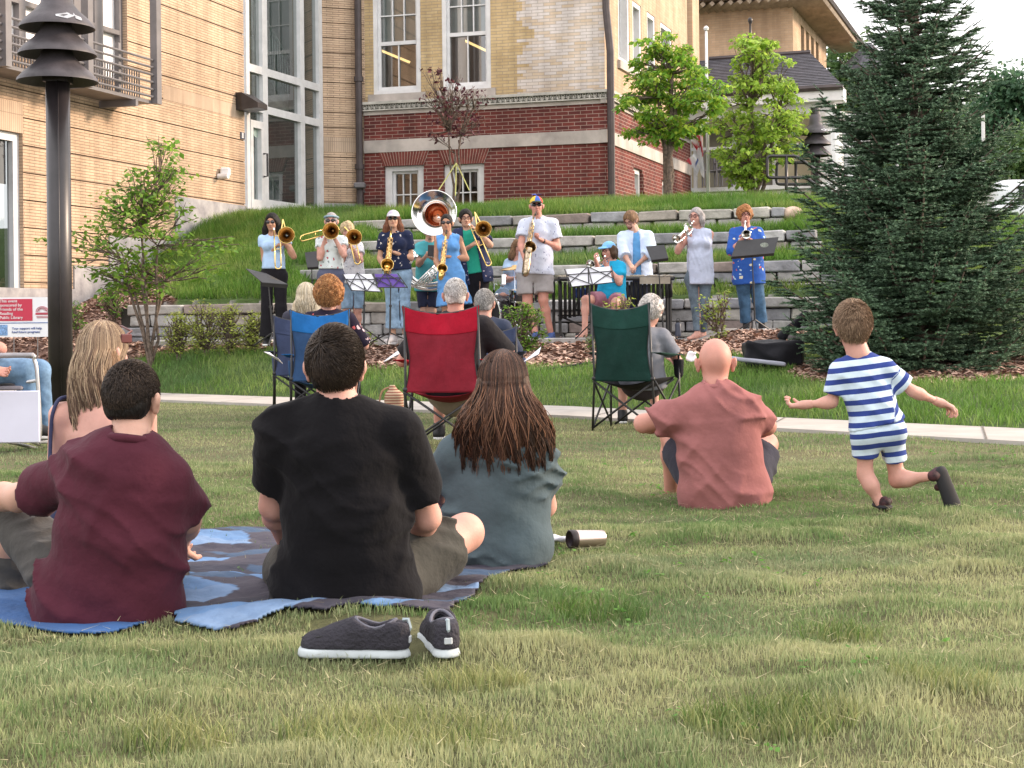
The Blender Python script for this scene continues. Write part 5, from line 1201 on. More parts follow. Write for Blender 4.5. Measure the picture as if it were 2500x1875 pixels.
# ------------------------------------------------------------ people toolkit
def arr(v): return np.array(tuple(v), float)
def unit(v): v = Vector(v); return v.normalized()
def skin(name, c): return mat(name, c, .55, .07, 9, spec=.35, sub=.08, bump=.08, bscale=120)
SK = {'light': skin('skin_light', (.56, .33, .25)), 'pink': skin('skin_pink', (.60, .325, .26)), 'tan': skin('skin_tan', (.47, .25, .16)), 'olive': skin('skin_olive', (.55, .32, .22)), 'red': skin('skin_ruddy', (.55, .265, .205))}
def floral(cols, scale, thr=.32, coord_scale=(1, 1, 1)):
    def f(n, l, vec, base):
        out = base
        for i, c in enumerate(cols):
            mp = n.new('ShaderNodeMapping'); mp.inputs['Location'].default_value = (i * 3.7, i * 1.3, i * 2.1); mp.inputs['Scale'].default_value = coord_scale; l.new(vec, mp.inputs[0])
            nz = n.new('ShaderNodeTexNoise'); nz.inputs['Scale'].default_value = scale * 1.6; l.new(mp.outputs[0], nz.inputs[0])
            ad = n.new('ShaderNodeMixRGB'); ad.blend_type = 'ADD'; ad.inputs[0].default_value = .06; l.new(mp.outputs[0], ad.inputs[1]); l.new(nz.outputs['Color'], ad.inputs[2])
            v = n.new('ShaderNodeTexVoronoi'); v.inputs['Scale'].default_value = scale; l.new(ad.outputs[0], v.inputs['Vector'])
            m = n.new('ShaderNodeMath'); m.operation = 'LESS_THAN'; m.inputs[1].default_value = thr; l.new(v.outputs['Distance'], m.inputs[0])
            out = _mix(n, l, m.outputs[0], out, c)
        return out
    return f
def cloth(name, c, patt=None, var=.08, rough=.9, bump=.3, bscale=9, sheen=.05, vs=7): return mat(name, c, rough, var, vs, bump=bump * 1.8, bscale=bscale, patt=patt, spec=.12, sheen=sheen)
DENIM = cloth('denim', (.16, .27, .42), var=.2, vs=12); DENIM_L = cloth('denim_light', (.27, .40, .55), var=.2, vs=12); DENIM_G = cloth('denim_grey', (.13, .17, .21), var=.22, vs=12)
BLACKC = cloth('black_cloth', (.014, .013, .016)); NAVYC = cloth('navy_cloth', (.03, .035, .07))
def bend(a, b, L1, L2, pole):
    """two bone limb: elbow / knee position"""
    a, b, pole = Vector(a), Vector(b), Vector(pole); d = b - a; D = min(d.length, (L1 + L2) * .999); d.normalize(); x = (L1 * L1 - L2 * L2 + D * D) / (2 * D); hgt = math.sqrt(max(L1 * L1 - x * x, 0)); p = pole - d * pole.dot(d)
    return a + d * x + p.normalized() * hgt
def reach(sh, u, v, L, sign=-1, near=None):
    """point seen at pixel (u, v) lying L away from sh; sign -1 = nearer to the camera than sh"""
    best = None; y0 = sh.y
    for k in range(0, 81):
        y = y0 + sign * k * L / 80 * 1.02; e = abs((at(u, v, y) - sh).length - L)
        if best is None or e < best[0]: best = (e, y)
    p = at(u, v, best[1]); d = p - sh
    return sh + d * min(1, L * 1.08 / d.length)
def frame_R(r_, f, u): return np.stack([arr(r_), arr(f), arr(u)], 1)
def hand(wr, d, pn, size=1.0, curl=.5, side=1, h=.0052, spread=1.0):
    """five finger hand: palm from the wrist along d, palm faces pn, thumb on the 'side' edge"""
    wr = Vector(wr); d = unit(d); pn = Vector(pn); pn = (pn - d * pn.dot(d)).normalized(); s_ = d.cross(pn) * side; k = size; c = wr + d * .09 * k; m = .125 * k
    S_ = S(c - Vector((m, m, m)), c + Vector((m, m, m)), h)
    S_.cone(wr - d * .025 * k, wr + d * .02 * k, .026 * k, .027 * k, .01)
    for t in (-.022, .0, .022): S_.cone(wr + d * .01 * k + s_ * t * k * .6, wr + d * .085 * k + s_ * t * k, .017 * k, .014 * k, .012)
    for i, (t, L) in enumerate(((-.030, .062), (-.010, .078), (.011, .082), (.031, .074))):
        p = wr + d * (.086 - .004 * abs(i - 2)) * k + s_ * t * k; a = curl * (.75 + .12 * (i % 3)); dd = unit(d + s_ * t * 4 * spread); rr = (.0088, .0082, .0074, .0066)
        for j, fl in enumerate((.42, .32, .26)):
            ax = dd.cross(pn); dd2 = Matrix.Rotation(a * (.8 + .35 * j), 3, ax) @ dd; q = p + dd2 * L * fl * k; S_.cone(p, q, rr[j] * k, rr[j + 1] * k, .004); p, dd = q, dd2
    p = wr + d * .028 * k + s_ * .030 * k; q = p + unit(d * .7 + s_ * .75 + pn * .3) * .042 * k; e = q + unit(d * .9 + s_ * .2 + pn * (.3 + curl * .6)) * .034 * k; S_.cone(p, q, .0135 * k, .0105 * k, .012); S_.cone(q, e, .0105 * k, .0085 * k, .004)
    return S_.mesh()
def head_sdf(C, f, up, sc=1.0, h=.0062, face=True, neck=None, male=True):
    C = Vector(C); f = unit(f); up = unit(up); r_ = f.cross(up).normalized(); up = r_.cross(f); Rm = frame_R(r_, f, up); m = .17 * sc
    lo, hi = C - Vector((m, m, m + .0)), C + Vector((m, m, m)); 
    if neck is not None: lo = Vector((min(lo.x, neck.x - .09), min(lo.y, neck.y - .09), min(lo.z, neck.z - .03)))
    S_ = S(lo, hi, h); k = sc
    P = lambda a, b, c: C + r_ * a * k + f * b * k + up * c * k
    S_.ell(P(0, -.008, .022), (.075 * k, .095 * k, .092 * k), 0, Rm)
    S_.ell(P(0, .030, -.040), (.055 * k, .062 * k, .066 * k), .025, Rm); S_.ell(P(0, .052, -.086), (.026 * k, .030 * k, .022 * k), .03, Rm)
    for sg in (-1, 1):
        S_.ell(P(.081 * sg, -.006, -.012), (.011 * k, .019 * k, .033 * k), .005, Rm); S_.ell(P(.091 * sg, -.016, .003), (.009 * k, .013 * k, .024 * k), .006, Rm)
        S_.ell(P(.030 * sg, .062, -.028), (.024 * k, .022 * k, .022 * k), .015, Rm)
    if face:
        S_.cone(P(0, .084, .012), P(0, .104, -.026), .008 * k, .013 * k, .010); S_.ell(P(-.012, .094, -.030), (.008 * k, .009 * k, .007 * k), .006, Rm); S_.ell(P(.012, .094, -.030), (.008 * k, .009 * k, .007 * k), .006, Rm)
        S_.cone(P(-.034, .078, .026), P(.034, .078, .026), .010 * k, .010 * k, .012)
        for sg in (-1, 1): S_.ell(P(.031 * sg, .092, .006), (.017 * k, .013 * k, .010 * k), .008, Rm, '-'); S_.ell(P(.031 * sg, .074, .006), (.012 * k, .012 * k, .012 * k), .002, Rm)
        S_.cone(P(-.016, .086, -.054), P(.016, .086, -.054), .007 * k, .007 * k, .008); S_.cone(P(-.018, .096, -.055), P(.018, .096, -.055), .0022 * k, .0022 * k, .003, op='-')
    if neck is not None: S_.cone(neck, P(0, -.012, -.055), .060 * k, .054 * k, .03)
    return S_, P, Rm
def strands(paths, rad, name, m, parent, tints):
    """paths (n,k,3): three sided tapered tubes"""
    n_, k, _ = paths.shape; T = np.gradient(paths, axis=1); T /= np.linalg.norm(T, axis=2)[..., None] + 1e-9
    ref = np.array([.3, .5, .8]); A = np.cross(T, ref); A /= np.linalg.norm(A, axis=2)[..., None] + 1e-9; B = np.cross(T, A); w_ = (rad * np.concatenate([np.ones(k - 1), [.25]]))[None, :, None]
    V = np.stack([paths + (A * math.cos(a) + B * math.sin(a)) * w_ for a in (0, 2.1, 4.2)], 2)
    i = np.arange(n_)[:, None, None] * k * 3 + np.arange(k - 1)[None, :, None] * 3 + np.arange(3)[None, None]; j = np.arange(n_)[:, None, None] * k * 3 + np.arange(k - 1)[None, :, None] * 3 + np.array([1, 2, 0])[None, None]
    Fc = np.stack([i, j, j + 3, i + 3], -1).reshape(-1, 4)
    return npmesh(name, V.reshape(-1, 3), Fc, m, parent, col=np.repeat(tints, k * 3, 0))
def hair_mat(name, c): return mat(name, c, .42, .25, 30, vcol=True, spec=.5, stretch=(1, 1, .15), bump=.4, bscale=60)
def plainhair(name, c, c2=None, stretch=(1, 1, .2), vs=60): return mat(name, c, .55, .3, vs, spec=.2, bump=.7, bscale=vs * 1.5, stretch=stretch, col2=c2)
HG = dict(brown=plainhair('hair_brown', (.07, .038, .022)), black=plainhair('hair_black', (.010, .008, .007)), grey=plainhair('hair_grey', (.42, .40, .39), (.22, .20, .20)), white=plainhair('hair_white', (.68, .64, .60), (.42, .38, .36)),
          blond=plainhair('hair_blond', (.58, .46, .28), (.34, .25, .14)), ginger=plainhair('hair_ginger', (.44, .20, .07), (.20, .08, .03), (1, 1, 1), 45), auburn=plainhair('hair_auburn', (.16, .06, .03)), ltbrown=plainhair('hair_ltbrown', (.20, .115, .06)), paleblond=plainhair('hair_paleblond', (.66, .58, .44), (.48, .38, .25)))
def person(label, base, J, f, H=1.7, build=1.0, skin_='light', shirt=None, pants=None, hair=None, head_f=None, head_up=(0, 0, 1), face=True, h=.013, female=False, feet='shoe', shoe_m=None, glasses=None, extra=None, head_sc=1.0, hands=None, group=None, belly=0, cat='person', hand_h=.0058, toe=None):
    """J: world joints  pel, neck, head, shL, shR, elL, elR, wrL, wrR, hipL, hipR, knL, knR, anL, anR   (L = left in the picture)"""
    t = thing('person', label, cat, base, group); k = H / 1.75; b = build; f = unit(f); pel, neck = J['pel'], J['neck']; up = (neck - pel).normalized(); side = (J['shR'] - J['shL']).normalized(); ff = side.cross(up).normalized()
    if ff.dot(f) < 0: ff = -ff
    mid = pel.lerp(neck, .42) + ff * (-.0 + belly * .3); chest = pel.lerp(neck, .74)
    pts = [v for v in J.values()]; lo = Vector([min(p[i] for p in pts) - .2 for i in range(3)]); hi = Vector([max(p[i] for p in pts) + .2 for i in range(3)])
    def torso(S_, g=0, low=True):
        S_.cone(pel + up * .0, mid, (.150 * b + g) * k, (.128 * b + g) * k, .05, flat=(ff, 1.35)); S_.cone(mid, chest, (.128 * b + g) * k, (.146 * b + g) * k, .04, flat=(ff, 1.42)); S_.cone(chest, neck - up * .08 * k, (.146 * b + g) * k, (.085 * b + g * .6) * k, .04, flat=(ff, 1.5))
        S_.cone(J['shL'].lerp(neck, .18) - up * .012, J['shR'].lerp(neck, .18) - up * .012, (.042 + g * .5) * k, (.042 + g * .5) * k, .04)
        S_.cone(neck - up * .03, J['shL'] + up * .005, (.050 + g * .5) * k, (.040 + g * .5) * k, .03); S_.cone(neck - up * .03, J['shR'] + up * .005, (.050 + g * .5) * k, (.040 + g * .5) * k, .03)
        if belly: S_.ell(mid + ff * .05 - up * .05, ((.13 + belly * .5 + g) * k, (.10 + belly + g) * k, .14 * k), .05, frame_R(side, ff, up))
        if female:
            for sg in (-1, 1): S_.ell(chest + ff * .075 * k + side * .07 * sg * k - up * .03, ((.068 + g) * k,) * 3, .04)
        for s_ in 'LR': S_.ell(J['hip' + s_] - ff * .03 * k, ((.098 * b + g * 1.1) * k, (.11 * b + g * 1.1) * k, (.105 + g) * k), .04, frame_R(side, ff, up))
    def arm(S_, s_, g=0, fr=1.0, fore=True, cap=False):
        a, e, w_ = J['sh' + s_] - up * .012, J['el' + s_], J['wr' + s_]; e2 = a.lerp(e, min(fr, 1))
        S_.cone(a, e2, (.050 * b ** .5 + g * .75) * k, (.055 * b ** .5 + (.042 - .055) * min(fr, 1) + g * (1.1 if cap else 1)) * k, .03, capb=cap and fr <= 1)
        if fore: S_.cone(e, w_, .042 * k, .027 * k, .02); S_.ell(e.lerp(w_, .25), (.043 * k,) * 3, .03)
        elif fr > 1: e3 = e.lerp(w_, fr - 1); S_.cone(e, e3, (.042 + g) * k, (.042 + (.027 - .042) * (fr - 1) + g * 1.4) * k, .02, capb=cap)
    def leg(S_, s_, g=0, fr=2.0, cap=False, flare=1.0):
        a, e, w_ = J['hip' + s_], J['kn' + s_], J['an' + s_]; e2 = a.lerp(e, min(fr, 1)); rk = .058 * b ** .5
        S_.cone(a, e2, (.088 * b ** .7 + g) * k, (.088 * b ** .7 + (rk - .088 * b ** .7) * min(fr, 1) + g * (flare if fr <= 1 else 1)) * k, .03, capb=cap and fr <= 1)
        if fr > 1:
            e3 = e.lerp(w_, min(fr - 1, 1)); S_.cone(e, e3, (.056 + g) * k, ((.056 + (.036 - .056) * min(fr - 1, 1)) + g * flare) * k, .03, capb=cap)
            if not g or flare == 1:
                sh = (w_ - e).normalized(); c_ = e.lerp(w_, .3) - (ff - sh * ff.dot(sh)) * .015; 
                if fr > 1.5: S_.ell(c_, ((.055 + g) * k,) * 3, .04)
    # body: one skin surface
    B = S(lo, hi, h); torso(B)
    for s_ in 'LR': arm(B, s_); leg(B, s_)
    if feet == 'bare' or feet == 'sandal':
        for s_ in 'LR':
            a = J['an' + s_]; tv = unit((toe or {}).get(s_, f)); B.cone(a, a + tv * .05 - Vector((0, 0, .03)), .036 * k, .04 * k, .03); B.cone(a - Vector((0, 0, .04)), a + tv * .15 * k - Vector((0, 0, .058)), .034 * k, .026 * k, .03)
    B.cone(neck - up * .05, J['head'] - Vector((0, 0, .05)), .062 * k, .055 * k, .03)
    V1, F1 = B.mesh(); V1 = smooth_mesh(V1, F1, 1)
    hf = unit(head_f or f); Hs, P, Rm = head_sdf(J['head'], hf, head_up, head_sc * k ** .3, .0062 if h > .01 else .0055, face, neck + up * .0)
    V2, F2 = Hs.mesh(); parts = [(V1, F1), (V2, F2)]
    for s_ in 'LR':
        hd = (hands or {}).get(s_)
        if hd is False: continue
        w_, e = J['wr' + s_], J['el' + s_]; d = (w_ - e).normalized()
        if hd is None: hd = (d, ff if abs(d.dot(ff)) < .8 else up, .5, 1)
        V3, F3 = hand(w_, hd[0] or d, hd[1], .98 * k if H > 1.3 else k * 1.4, hd[2], hd[3], hand_h); parts.append((V3, F3))
    V, Fc = join_np(parts); bo = npmesh('body', V, Fc, SK[skin_] if isinstance(skin_, str) else skin_, t)
    bx_lo, bx_hi = lo - Vector((.08,) * 3), hi + Vector((.08,) * 3)
    # clothes
    if pants:
        g = pants.get('g', .016); fr = pants.get('fr', 1.93); Pn = S(lo, hi, h); Pn.cone(pel + up * .10 * k, pel - up * .01, (.138 * b + g) * k, (.155 * b + g) * k, .04, flat=(ff, 1.35), capa=True)
        for s_ in 'LR': Pn.ell(J['hip' + s_] - ff * .03 * k, ((.100 * b + g) * k, (.112 * b + g) * k, (.107 + g) * k), .04, frame_R(side, ff, up)); leg(Pn, s_, g, fr, True, pants.get('flare', 1.3))
        if pants.get('crotch'): Pn.cone(pel - up * .11 * k, J['knL'].lerp(J['knR'], .5) - up * .02, .003, .026, .004, op='-', flat=(ff, .12))
        elif not pants.get('skirt') and not pants.get('seat'): c_ = pel - up * (.13 + .30) * k; Pn.rbox(c_, (pants.get('gap', .007), .2, .30 * k), .004, .006, frame_R(side, ff, up), '-')
        if pants.get('skirt'):
            q = pants['skirt']; Pn.cone(pel + up * .05, pel - up * q, .16 * b * k, (.16 * b + q * .28) * k, .04, flat=(ff, 1.2), capb=True)
        Pn.ripple(pants.get('wr', .004) * .6, [(20, 9, 34), (-14, 12, 47), (31, -22, 20)]); Pn.folds(pants.get('wr', .004) * .8, [(22, 9, 30), (-16, 18, 38)]); Vp, Fp = Pn.mesh(); npmesh(pants.get('name', 'trousers'), smooth_mesh(Vp, Fp, 3 if h < .0105 else 1, .4), Fp, pants['m'], t)
    if shirt:
        for li, sh_ in enumerate(shirt if isinstance(shirt, list) else [shirt]):
            g = sh_.get('g', .016); Sh = S(lo, hi, h); torso(Sh, g); hem = sh_.get('hem', .06); he = pel - up * hem
            Sh.cone(mid - up * .03, he, (.142 * b + g + sh_.get('loose', .01)) * k, (.150 * b + g + sh_.get('loose', .01)) * k, .05, flat=(ff, 1.25 if not female else 1.2), capb=False)
            if sh_.get('sleeve', .5) > 0:
                for s_ in 'LR': arm(Sh, s_, g + sh_.get('sg', .006), sh_['sleeve'] if 'sleeve' in sh_ else .5, False, True)
            else:
                for s_ in 'LR': Sh.cut(J['sh' + s_] + side * (.012 if s_ == 'R' else -.012) * 1 - side * (.0 if s_ == 'R' else 0), side if s_ == 'R' else -side)
            if sh_.get('vneck'): Sh.cone(neck + ff * .12 + up * .05, neck + ff * .12 - up * sh_['vneck'], .07 * k, .012, .01, op='-', flat=(ff, .45))
            Sh.cone(neck - up * .01 + ff * .012, neck + up * .12, .060 * k, .055 * k, .004, op='-')
            if sh_.get('open'): Sh.cone(neck + ff * .16, pel + ff * .16 - up * .3, sh_['open'], sh_['open'] * 1.3, .005, op='-', flat=(ff, .4))
            Sh.ripple(sh_.get('wr', .005) * .6, [(18, 12, 30), (-26, 8, 18), (9, -20, 44)]); Sh.folds(sh_.get('wr', .005) * 1.0, sh_.get('dirs', [(12, 9, 34), (-18, 8, 22)])); Sh.cut(he, -up)
            if sh_.get('strapless'): Sh.cut(Vector((pel.x, pel.y, sh_['strapless'])), (0, 0, 1))
            Vs, Fs = Sh.mesh(); Vs = smooth_mesh(Vs, Fs, 3 if h < .0105 else 1, .4)
            npmesh(sh_.get('name', 'shirt'), Vs, Fs, sh_['m'], t)
            if sh_.get('collar'):
                mb = MB(); rc = .066 * k; pts_ = []
                for a in np.linspace(.35, 5.93, 16):
                    pts_.append(neck + up * (.018 - .02 * math.cos(a)) + (ff * math.cos(a) + side * math.sin(a)) * rc)
                mb.tube(pts_, .014 * k, 6); mb.build('collar', sh_['collar'] if not isinstance(sh_['collar'], bool) else sh_['m'], t, smooth=True)
    if feet == 'shoe' or feet == 'sandal':
        for s_ in 'LR':
            a = J['an' + s_]; tv = unit((toe or {}).get(s_, f)); z = Vector((0, 0, 1)); n0 = Vector((tv.x, tv.y, 0)).normalized() if abs(tv.z) < .9 else Vector((0, -1, 0)); lo2, hi2 = a - Vector((.2,) * 3), a + Vector((.2,) * 3)
            Sx = S(a - Vector((.24, .24, .13)), a + Vector((.24, .24, .1)), .008)
            if feet == 'shoe':
                Sx.cone(a + Vector((0, 0, .01)), a - n0 * .02 - z * .04, .042 * k, .042 * k, .02); Sx.cone(a - n0 * .03 * k - z * .05, a + n0 * .17 * k - z * .058, .038 * k, .034 * k, .03); Sx.cone(a, a + n0 * .11 * k - z * .05, .036 * k, .034 * k, .03)
            else: Sx.cone(a - n0 * .04 * k - z * .088, a + n0 * .17 * k - z * .088, .042 * k, .042 * k, 0); Sx.cone(a + n0 * .07 - z * .04 + side * .04, a + n0 * .07 - z * .04 - side * .04, .02, .02, .01)
            Sx.cut(a - z * .085 * k, -z); Vx, Fx = Sx.mesh(); npmesh('shoe' if feet == 'shoe' else 'sandal', Vx, Fx, shoe_m or M['black'], t)
            if feet == 'shoe':
                So = S(a - Vector((.24, .24, .13)), a + Vector((.24, .24, .1)), .01); So.cone(a - n0 * .035 * k - z * .083 * k, a + n0 * .172 * k - z * .083 * k, .042 * k, .038 * k, .03); So.cut(a - z * .068 * k, z); So.cut(a - z * .096 * k, -z); Vx, Fx = So.mesh(); npmesh('sole', Vx, Fx, M['white_paint'], t)
    C = J['head']; kk = head_sc * k ** .3
    if hair: hair(t, P, Rm, kk, C)
    if glasses == 'sun':
        mb = MB()
        for sg in (-1, 1):
            c_ = P(.033 * sg, .098, .008); ax = Rm
            ring = [c_ + Vector(Rm[:, 0]) * .026 * kk * math.cos(a) + Vector(Rm[:, 2]) * .019 * kk * math.sin(a) for a in np.linspace(0, 6.283, 13)[:-1]]; mb.add(ring + [c_ + Vector(Rm[:, 1]) * .006], [(i, (i + 1) % 12, 12) for i in range(12)])
            mb.tube([P(.060 * sg, .088, .012), P(.080 * sg, .0, .008)], .003, 4); mb.tube(ring, .0028, 4, closed=True)
        mb.tube([P(-.01, .105, .012), P(.01, .105, .012)], .003, 4); mb.build('sunglasses', M['sunglass'], t)
    else:
        if face:
            mb = MB()
            for sg in (-1, 1):
                if sg == 1: mb.build('eye', M['iris'], t); mb = MB()
                mb.lathe([(.006, 0), (.0045, .004), (0, .005)], 8, Matrix.Translation(P(.031 * sg, .0835, .006)) @ hf.to_track_quat('Z', 'Y').to_matrix().to_4x4())
            mb.build('eye', M['iris'], t)
        if glasses == 'round':
            mb = MB()
            for sg in (-1, 1):
                c_ = P(.033 * sg, .102, .006); mb.tube([c_ + Vector(Rm[:, 0]) * .025 * kk * math.cos(a) + Vector(Rm[:, 2]) * .021 * kk * math.sin(a) for a in np.linspace(0, 6.283, 15)[:-1]], .0032, 4, closed=True); mb.tube([P(.058 * sg, .095, .012), P(.080 * sg, .0, .008)], .0028, 4)
            mb.tube([P(-.009, .105, .01), P(.009, .105, .01)], .003, 4); mb.build('glasses', M['glass_frame'], t)
    if face:
        mb = MB(); 
        mb.tube([P(-.019, .090, -.056), P(0, .0955, -.053), P(.019, .090, -.056)], [.003, .0055, .003], 6); mb.build('lips', M['lips'], t, smooth=True)
        mb = MB()
        for sg in (-1, 1): mb.tube([P(.014 * sg, .094, .027), P(.032 * sg, .093, .033), P(.050 * sg, .082, .026)], [.0035, .004, .002], 5)
        mb.build('eyebrow', J.get('_brow', M['brow']) if isinstance(J, dict) and '_brow' in J else M['brow'], t)
    if extra: extra(t, P, Rm, kk, C)
    return t
M['sunglass'] = mat('sunglass', (.015, .01, .015), .15, .1, 5, spec=.8); M['iris'] = mat('iris', (.03, .02, .015), .2); M['glass_frame'] = mat('glass_frame', (.10, .02, .03), .3); M['lips'] = mat('lips', (.45, .16, .14), .5); M['brow'] = mat('brow', (.07, .04, .03), .8)

# hair styles -------------------------------------------------------------
def style(kind, m, L=.3, vol=0, name='hair', band=None, blobs=160):
    def go(t, P, Rm, k, C):
        f, up, r_ = Vector(Rm[:, 1]), Vector(Rm[:, 2]), Vector(Rm[:, 0]); ext = .24 * k + (L if kind == 'long' else 0)
        Sh = S(C - Vector((.22, .22, ext)), C + Vector((.22, .22, .22)), .007 if kind != 'long' else .009); g = (.008 + vol) * k
        if kind in ('short', 'long', 'bun', 'bob'):
            Sh.ell(P(0, -.012, .026), (.075 * k + g, .097 * k + g, .093 * k + g), 0, Rm); Sh.ell(P(0, -.055, -.02), (.064 * k + g, .045 * k + g, .055 * k + g), .03, Rm)
            if kind == 'long':
                for a in (-1, -.4, .4, 1): Sh.chain([P(.055 * a, -.055 + .02 * abs(a), 0), P(.085 * a, -.065 + .045 * abs(a), -.10), P(.10 * a, -.070 + .05 * abs(a), -.10 - L * .55), P(.085 * a, -.07 + .05 * abs(a), -.10 - L)], [.045 * k + vol, .045 + vol, .04 + vol, .018], .04)
            if kind == 'bob':
                for a in (-1, 1): Sh.chain([P(.066 * a, -.01, .03), P(.082 * a, .0, -.05), P(.078 * a, .0, -.05 - L)], [.035 * k, .034, .020], .03)
                Sh.chain([P(-.05, -.075, 0), P(-.05, -.075, -.05 - L)], [.04, .03], .04); Sh.chain([P(.05, -.075, 0), P(.05, -.075, -.05 - L)], [.04, .03], .04)
            # keep the face free
            Sh.ell(P(0, .095, -.035), (.072 * k, .080 * k, .098 * k), .006, Rm, '-'); Sh.ell(P(0, .115, .025), (.060 * k, .05 * k, .052 * k), .006, Rm, '-')
            if kind == 'short':
                Sh.cut(P(0, 0, -.068), tuple(-np.array(up) * 1.0 - np.array(f) * .15))
                for sg in (-1, 1): Sh.ell(P(.088 * sg, .022, -.034), (.03 * k, .05 * k, .05 * k), .004, Rm, '-')
            Sh.ripple(.005, [(60, 20, 15), (-40, 70, 10), (25, -50, 20)] if kind != 'long' else [(90, 30, 6), (-70, 80, 5), (45, -50, 8)])
        else:                                            # curly
            Sh.ell(P(0, -.02, .03), (.078 * k + g, .098 * k + g, .092 * k + g), 0, Rm); rr = random.Random(5)
            Sh.ell(P(0, .10, -.035), (.058 * k, .075 * k, .085 * k), .004, Rm, '-')
            for _ in range(blobs):
                a, b2 = rr.uniform(0, 6.283), rr.uniform(-.75, 1); cb = math.sqrt(max(0, 1 - b2 * b2)); x, y, z = cb * math.cos(a), cb * math.sin(a), b2
                if y > .45 and z < .35: continue
                Sh.ell(P(x * (.078 + vol + .006), -.02 + y * (.098 + vol + .006), .03 + z * (.088 + vol + .006)), (rr.uniform(.010, .020),) * 3, .006)
            Sh.ripple(.006, [(150, 60, 90), (-110, 130, 70), (90, -100, 140)])
        V, Fc = Sh.mesh(); npmesh(name, V, Fc, m, t)
        if kind == 'bun': B2 = S(C - Vector((.2,) * 3), C + Vector((.2,) * 3), .008); B2.ell(P(.03, -.11, -.03), (.035, .035, .04)); V, Fc = B2.mesh(); npmesh('bun', V, Fc, m, t)
        if band is not None:
            mb = MB(); pts = [P(.090 * math.cos(a), -.008 + .110 * math.sin(a), .055 + .012 * math.sin(a)) for a in np.linspace(0, 6.283, 25)[:-1]]; mb.tube(pts, .013, 6, closed=True); mb.build('headband', band, t)
    return go
def cap_on(m_crown, m_brim=None, brim=.07, low=.0, name='cap', extra=None):
    def go(t, P, Rm, k, C):
        S_ = S(C - Vector((.24,) * 3), C + Vector((.24,) * 3), .007); S_.ell(P(0, -.008, .036), (.086 * k, .108 * k, .092 * k), 0, Rm); S_.cut(P(0, 0, .040 + low), tuple(-np.array(Rm[:, 2]) - .12 * np.array(Rm[:, 1]))); V, Fc = S_.mesh(); o = npmesh(name, V, Fc, m_crown, t)
        B2 = S(C - Vector((.26,) * 3), C + Vector((.26,) * 3), .006); B2.ell(P(0, .078 + brim * .45, .040 + low), (.068 * k, .05 * k + brim * .6, .022), 0, Rm); B2.ell(P(0, .07 + brim * .3, .020 + low), (.075 * k, .07 * k + brim * .6, .022), .004, Rm, '-'); V, Fc = B2.mesh(); npmesh('brim', V, Fc, m_brim or m_crown, o)
        if extra: extra(o, P, Rm, k, C)
    return go
def both(*fs):
    def go(*a):
        for f in fs: f(*a)
    return go
# ------------------------------------------------------------ the band
BRASS = mat('brass', (.85, .62, .22), .16, .06, 4, metal=1); GOLDD = mat('brass_dark', (.60, .40, .18), .28, .3, 25, metal=1); SILVER = mat('silver', (.80, .80, .78), .14, .04, 4, metal=1); CHROME = mat('chrome', (.75, .75, .75), .1, .02, 4, metal=1)
COPPER = mat('copper_throat', (.55, .26, .15), .2, .1, 4, metal=1); BMETAL = mat('black_metal', (.02, .02, .022), .4, .2, 8, spec=.5); PAPER = mat('paper', (.74, .75, .80), .7, .04, 9); PURPLE = mat('purple_folder', (.10, .05, .28), .6, .1, 5)
GZ = .6
def mk(Y, neck, head, shw=None, pel=None, H=1.7, fwd=-1, el=None, wr=None, kn=None, an=None, sh=None, hipw=.085, look=None, gz=None, y_head=0, seat=False, pelY=0):
    """joints for someone at depth Y from photo pixels; L = left in the picture"""
    k = H / 1.75; J = {}; J['neck'] = at(*neck, Y); J['head'] = at(*head, Y + fwd * .03 + y_head); J['pel'] = at(*pel, Y + pelY)
    J['shL'] = at(*sh[0], Y); J['shR'] = at(*sh[1], Y)
    for i, s_ in enumerate('LR'):
        J['el' + s_] = reach(J['sh' + s_], *el[i][:2], .285 * k, el[i][2] if len(el[i]) > 2 else fwd)
        J['wr' + s_] = reach(J['el' + s_], *wr[i][:2], .25 * k, wr[i][2] if len(wr[i]) > 2 else fwd)
        J['hip' + s_] = J['pel'] + Vector(((-1 if i == 0 else 1) * hipw * k, 0, -.04 * k))
        z0_ = (gz if gz is not None else GZ) + .088 * k
        if an: a = at(*an[i][:2], Y + (an[i][2] if len(an[i]) > 2 else 0)); a.z = max(a.z, z0_) if len(an[i]) < 4 else a.z
        else: a = Vector((J['hip' + s_].x, Y, z0_))
        J['an' + s_] = a
        if kn and kn[i]: J['kn' + s_] = reach(J['hip' + s_], *kn[i][:2], .43 * k, fwd) if seat else at(*kn[i][:2], Y + fwd * .04)
        else: J['kn' + s_] = J['hip' + s_].lerp(a, .5) + Vector((0, fwd * .03, 0))
    return J
def curve(pts, n_=6):
    """smooth path through points"""
    P = [Vector(p) for p in pts]; out = []
    for i in range(len(P) - 1):
        p0, p1, p2, p3 = P[max(i - 1, 0)], P[i], P[i + 1], P[min(i + 2, len(P) - 1)]
        for k in range(n_):
            t = k / n_; out.append(.5 * ((2 * p1) + (p2 - p0) * t + (2 * p0 - 5 * p1 + 4 * p2 - p3) * t * t + (3 * p1 - p0 - 3 * p2 + p3) * t ** 3))
    return out + [P[-1]]
def bell_at(c, d, r_, L, r0, n=28, flare=2.6, lip=.003):
    """flared bell: rim centred at c, opening towards d; returns MB"""
    Mx = Matrix.Translation(c) @ unit(d).to_track_quat('Z', 'Y').to_matrix().to_4x4(); prof = []
    for i in range(14): t = i / 13; prof.append((r0 + (r_ - r0) * t ** flare, -L * (1 - t)))
    inner = [(max(a - .002, .001), b) for a, b in prof[::-1]]
    return prof, inner, Mx
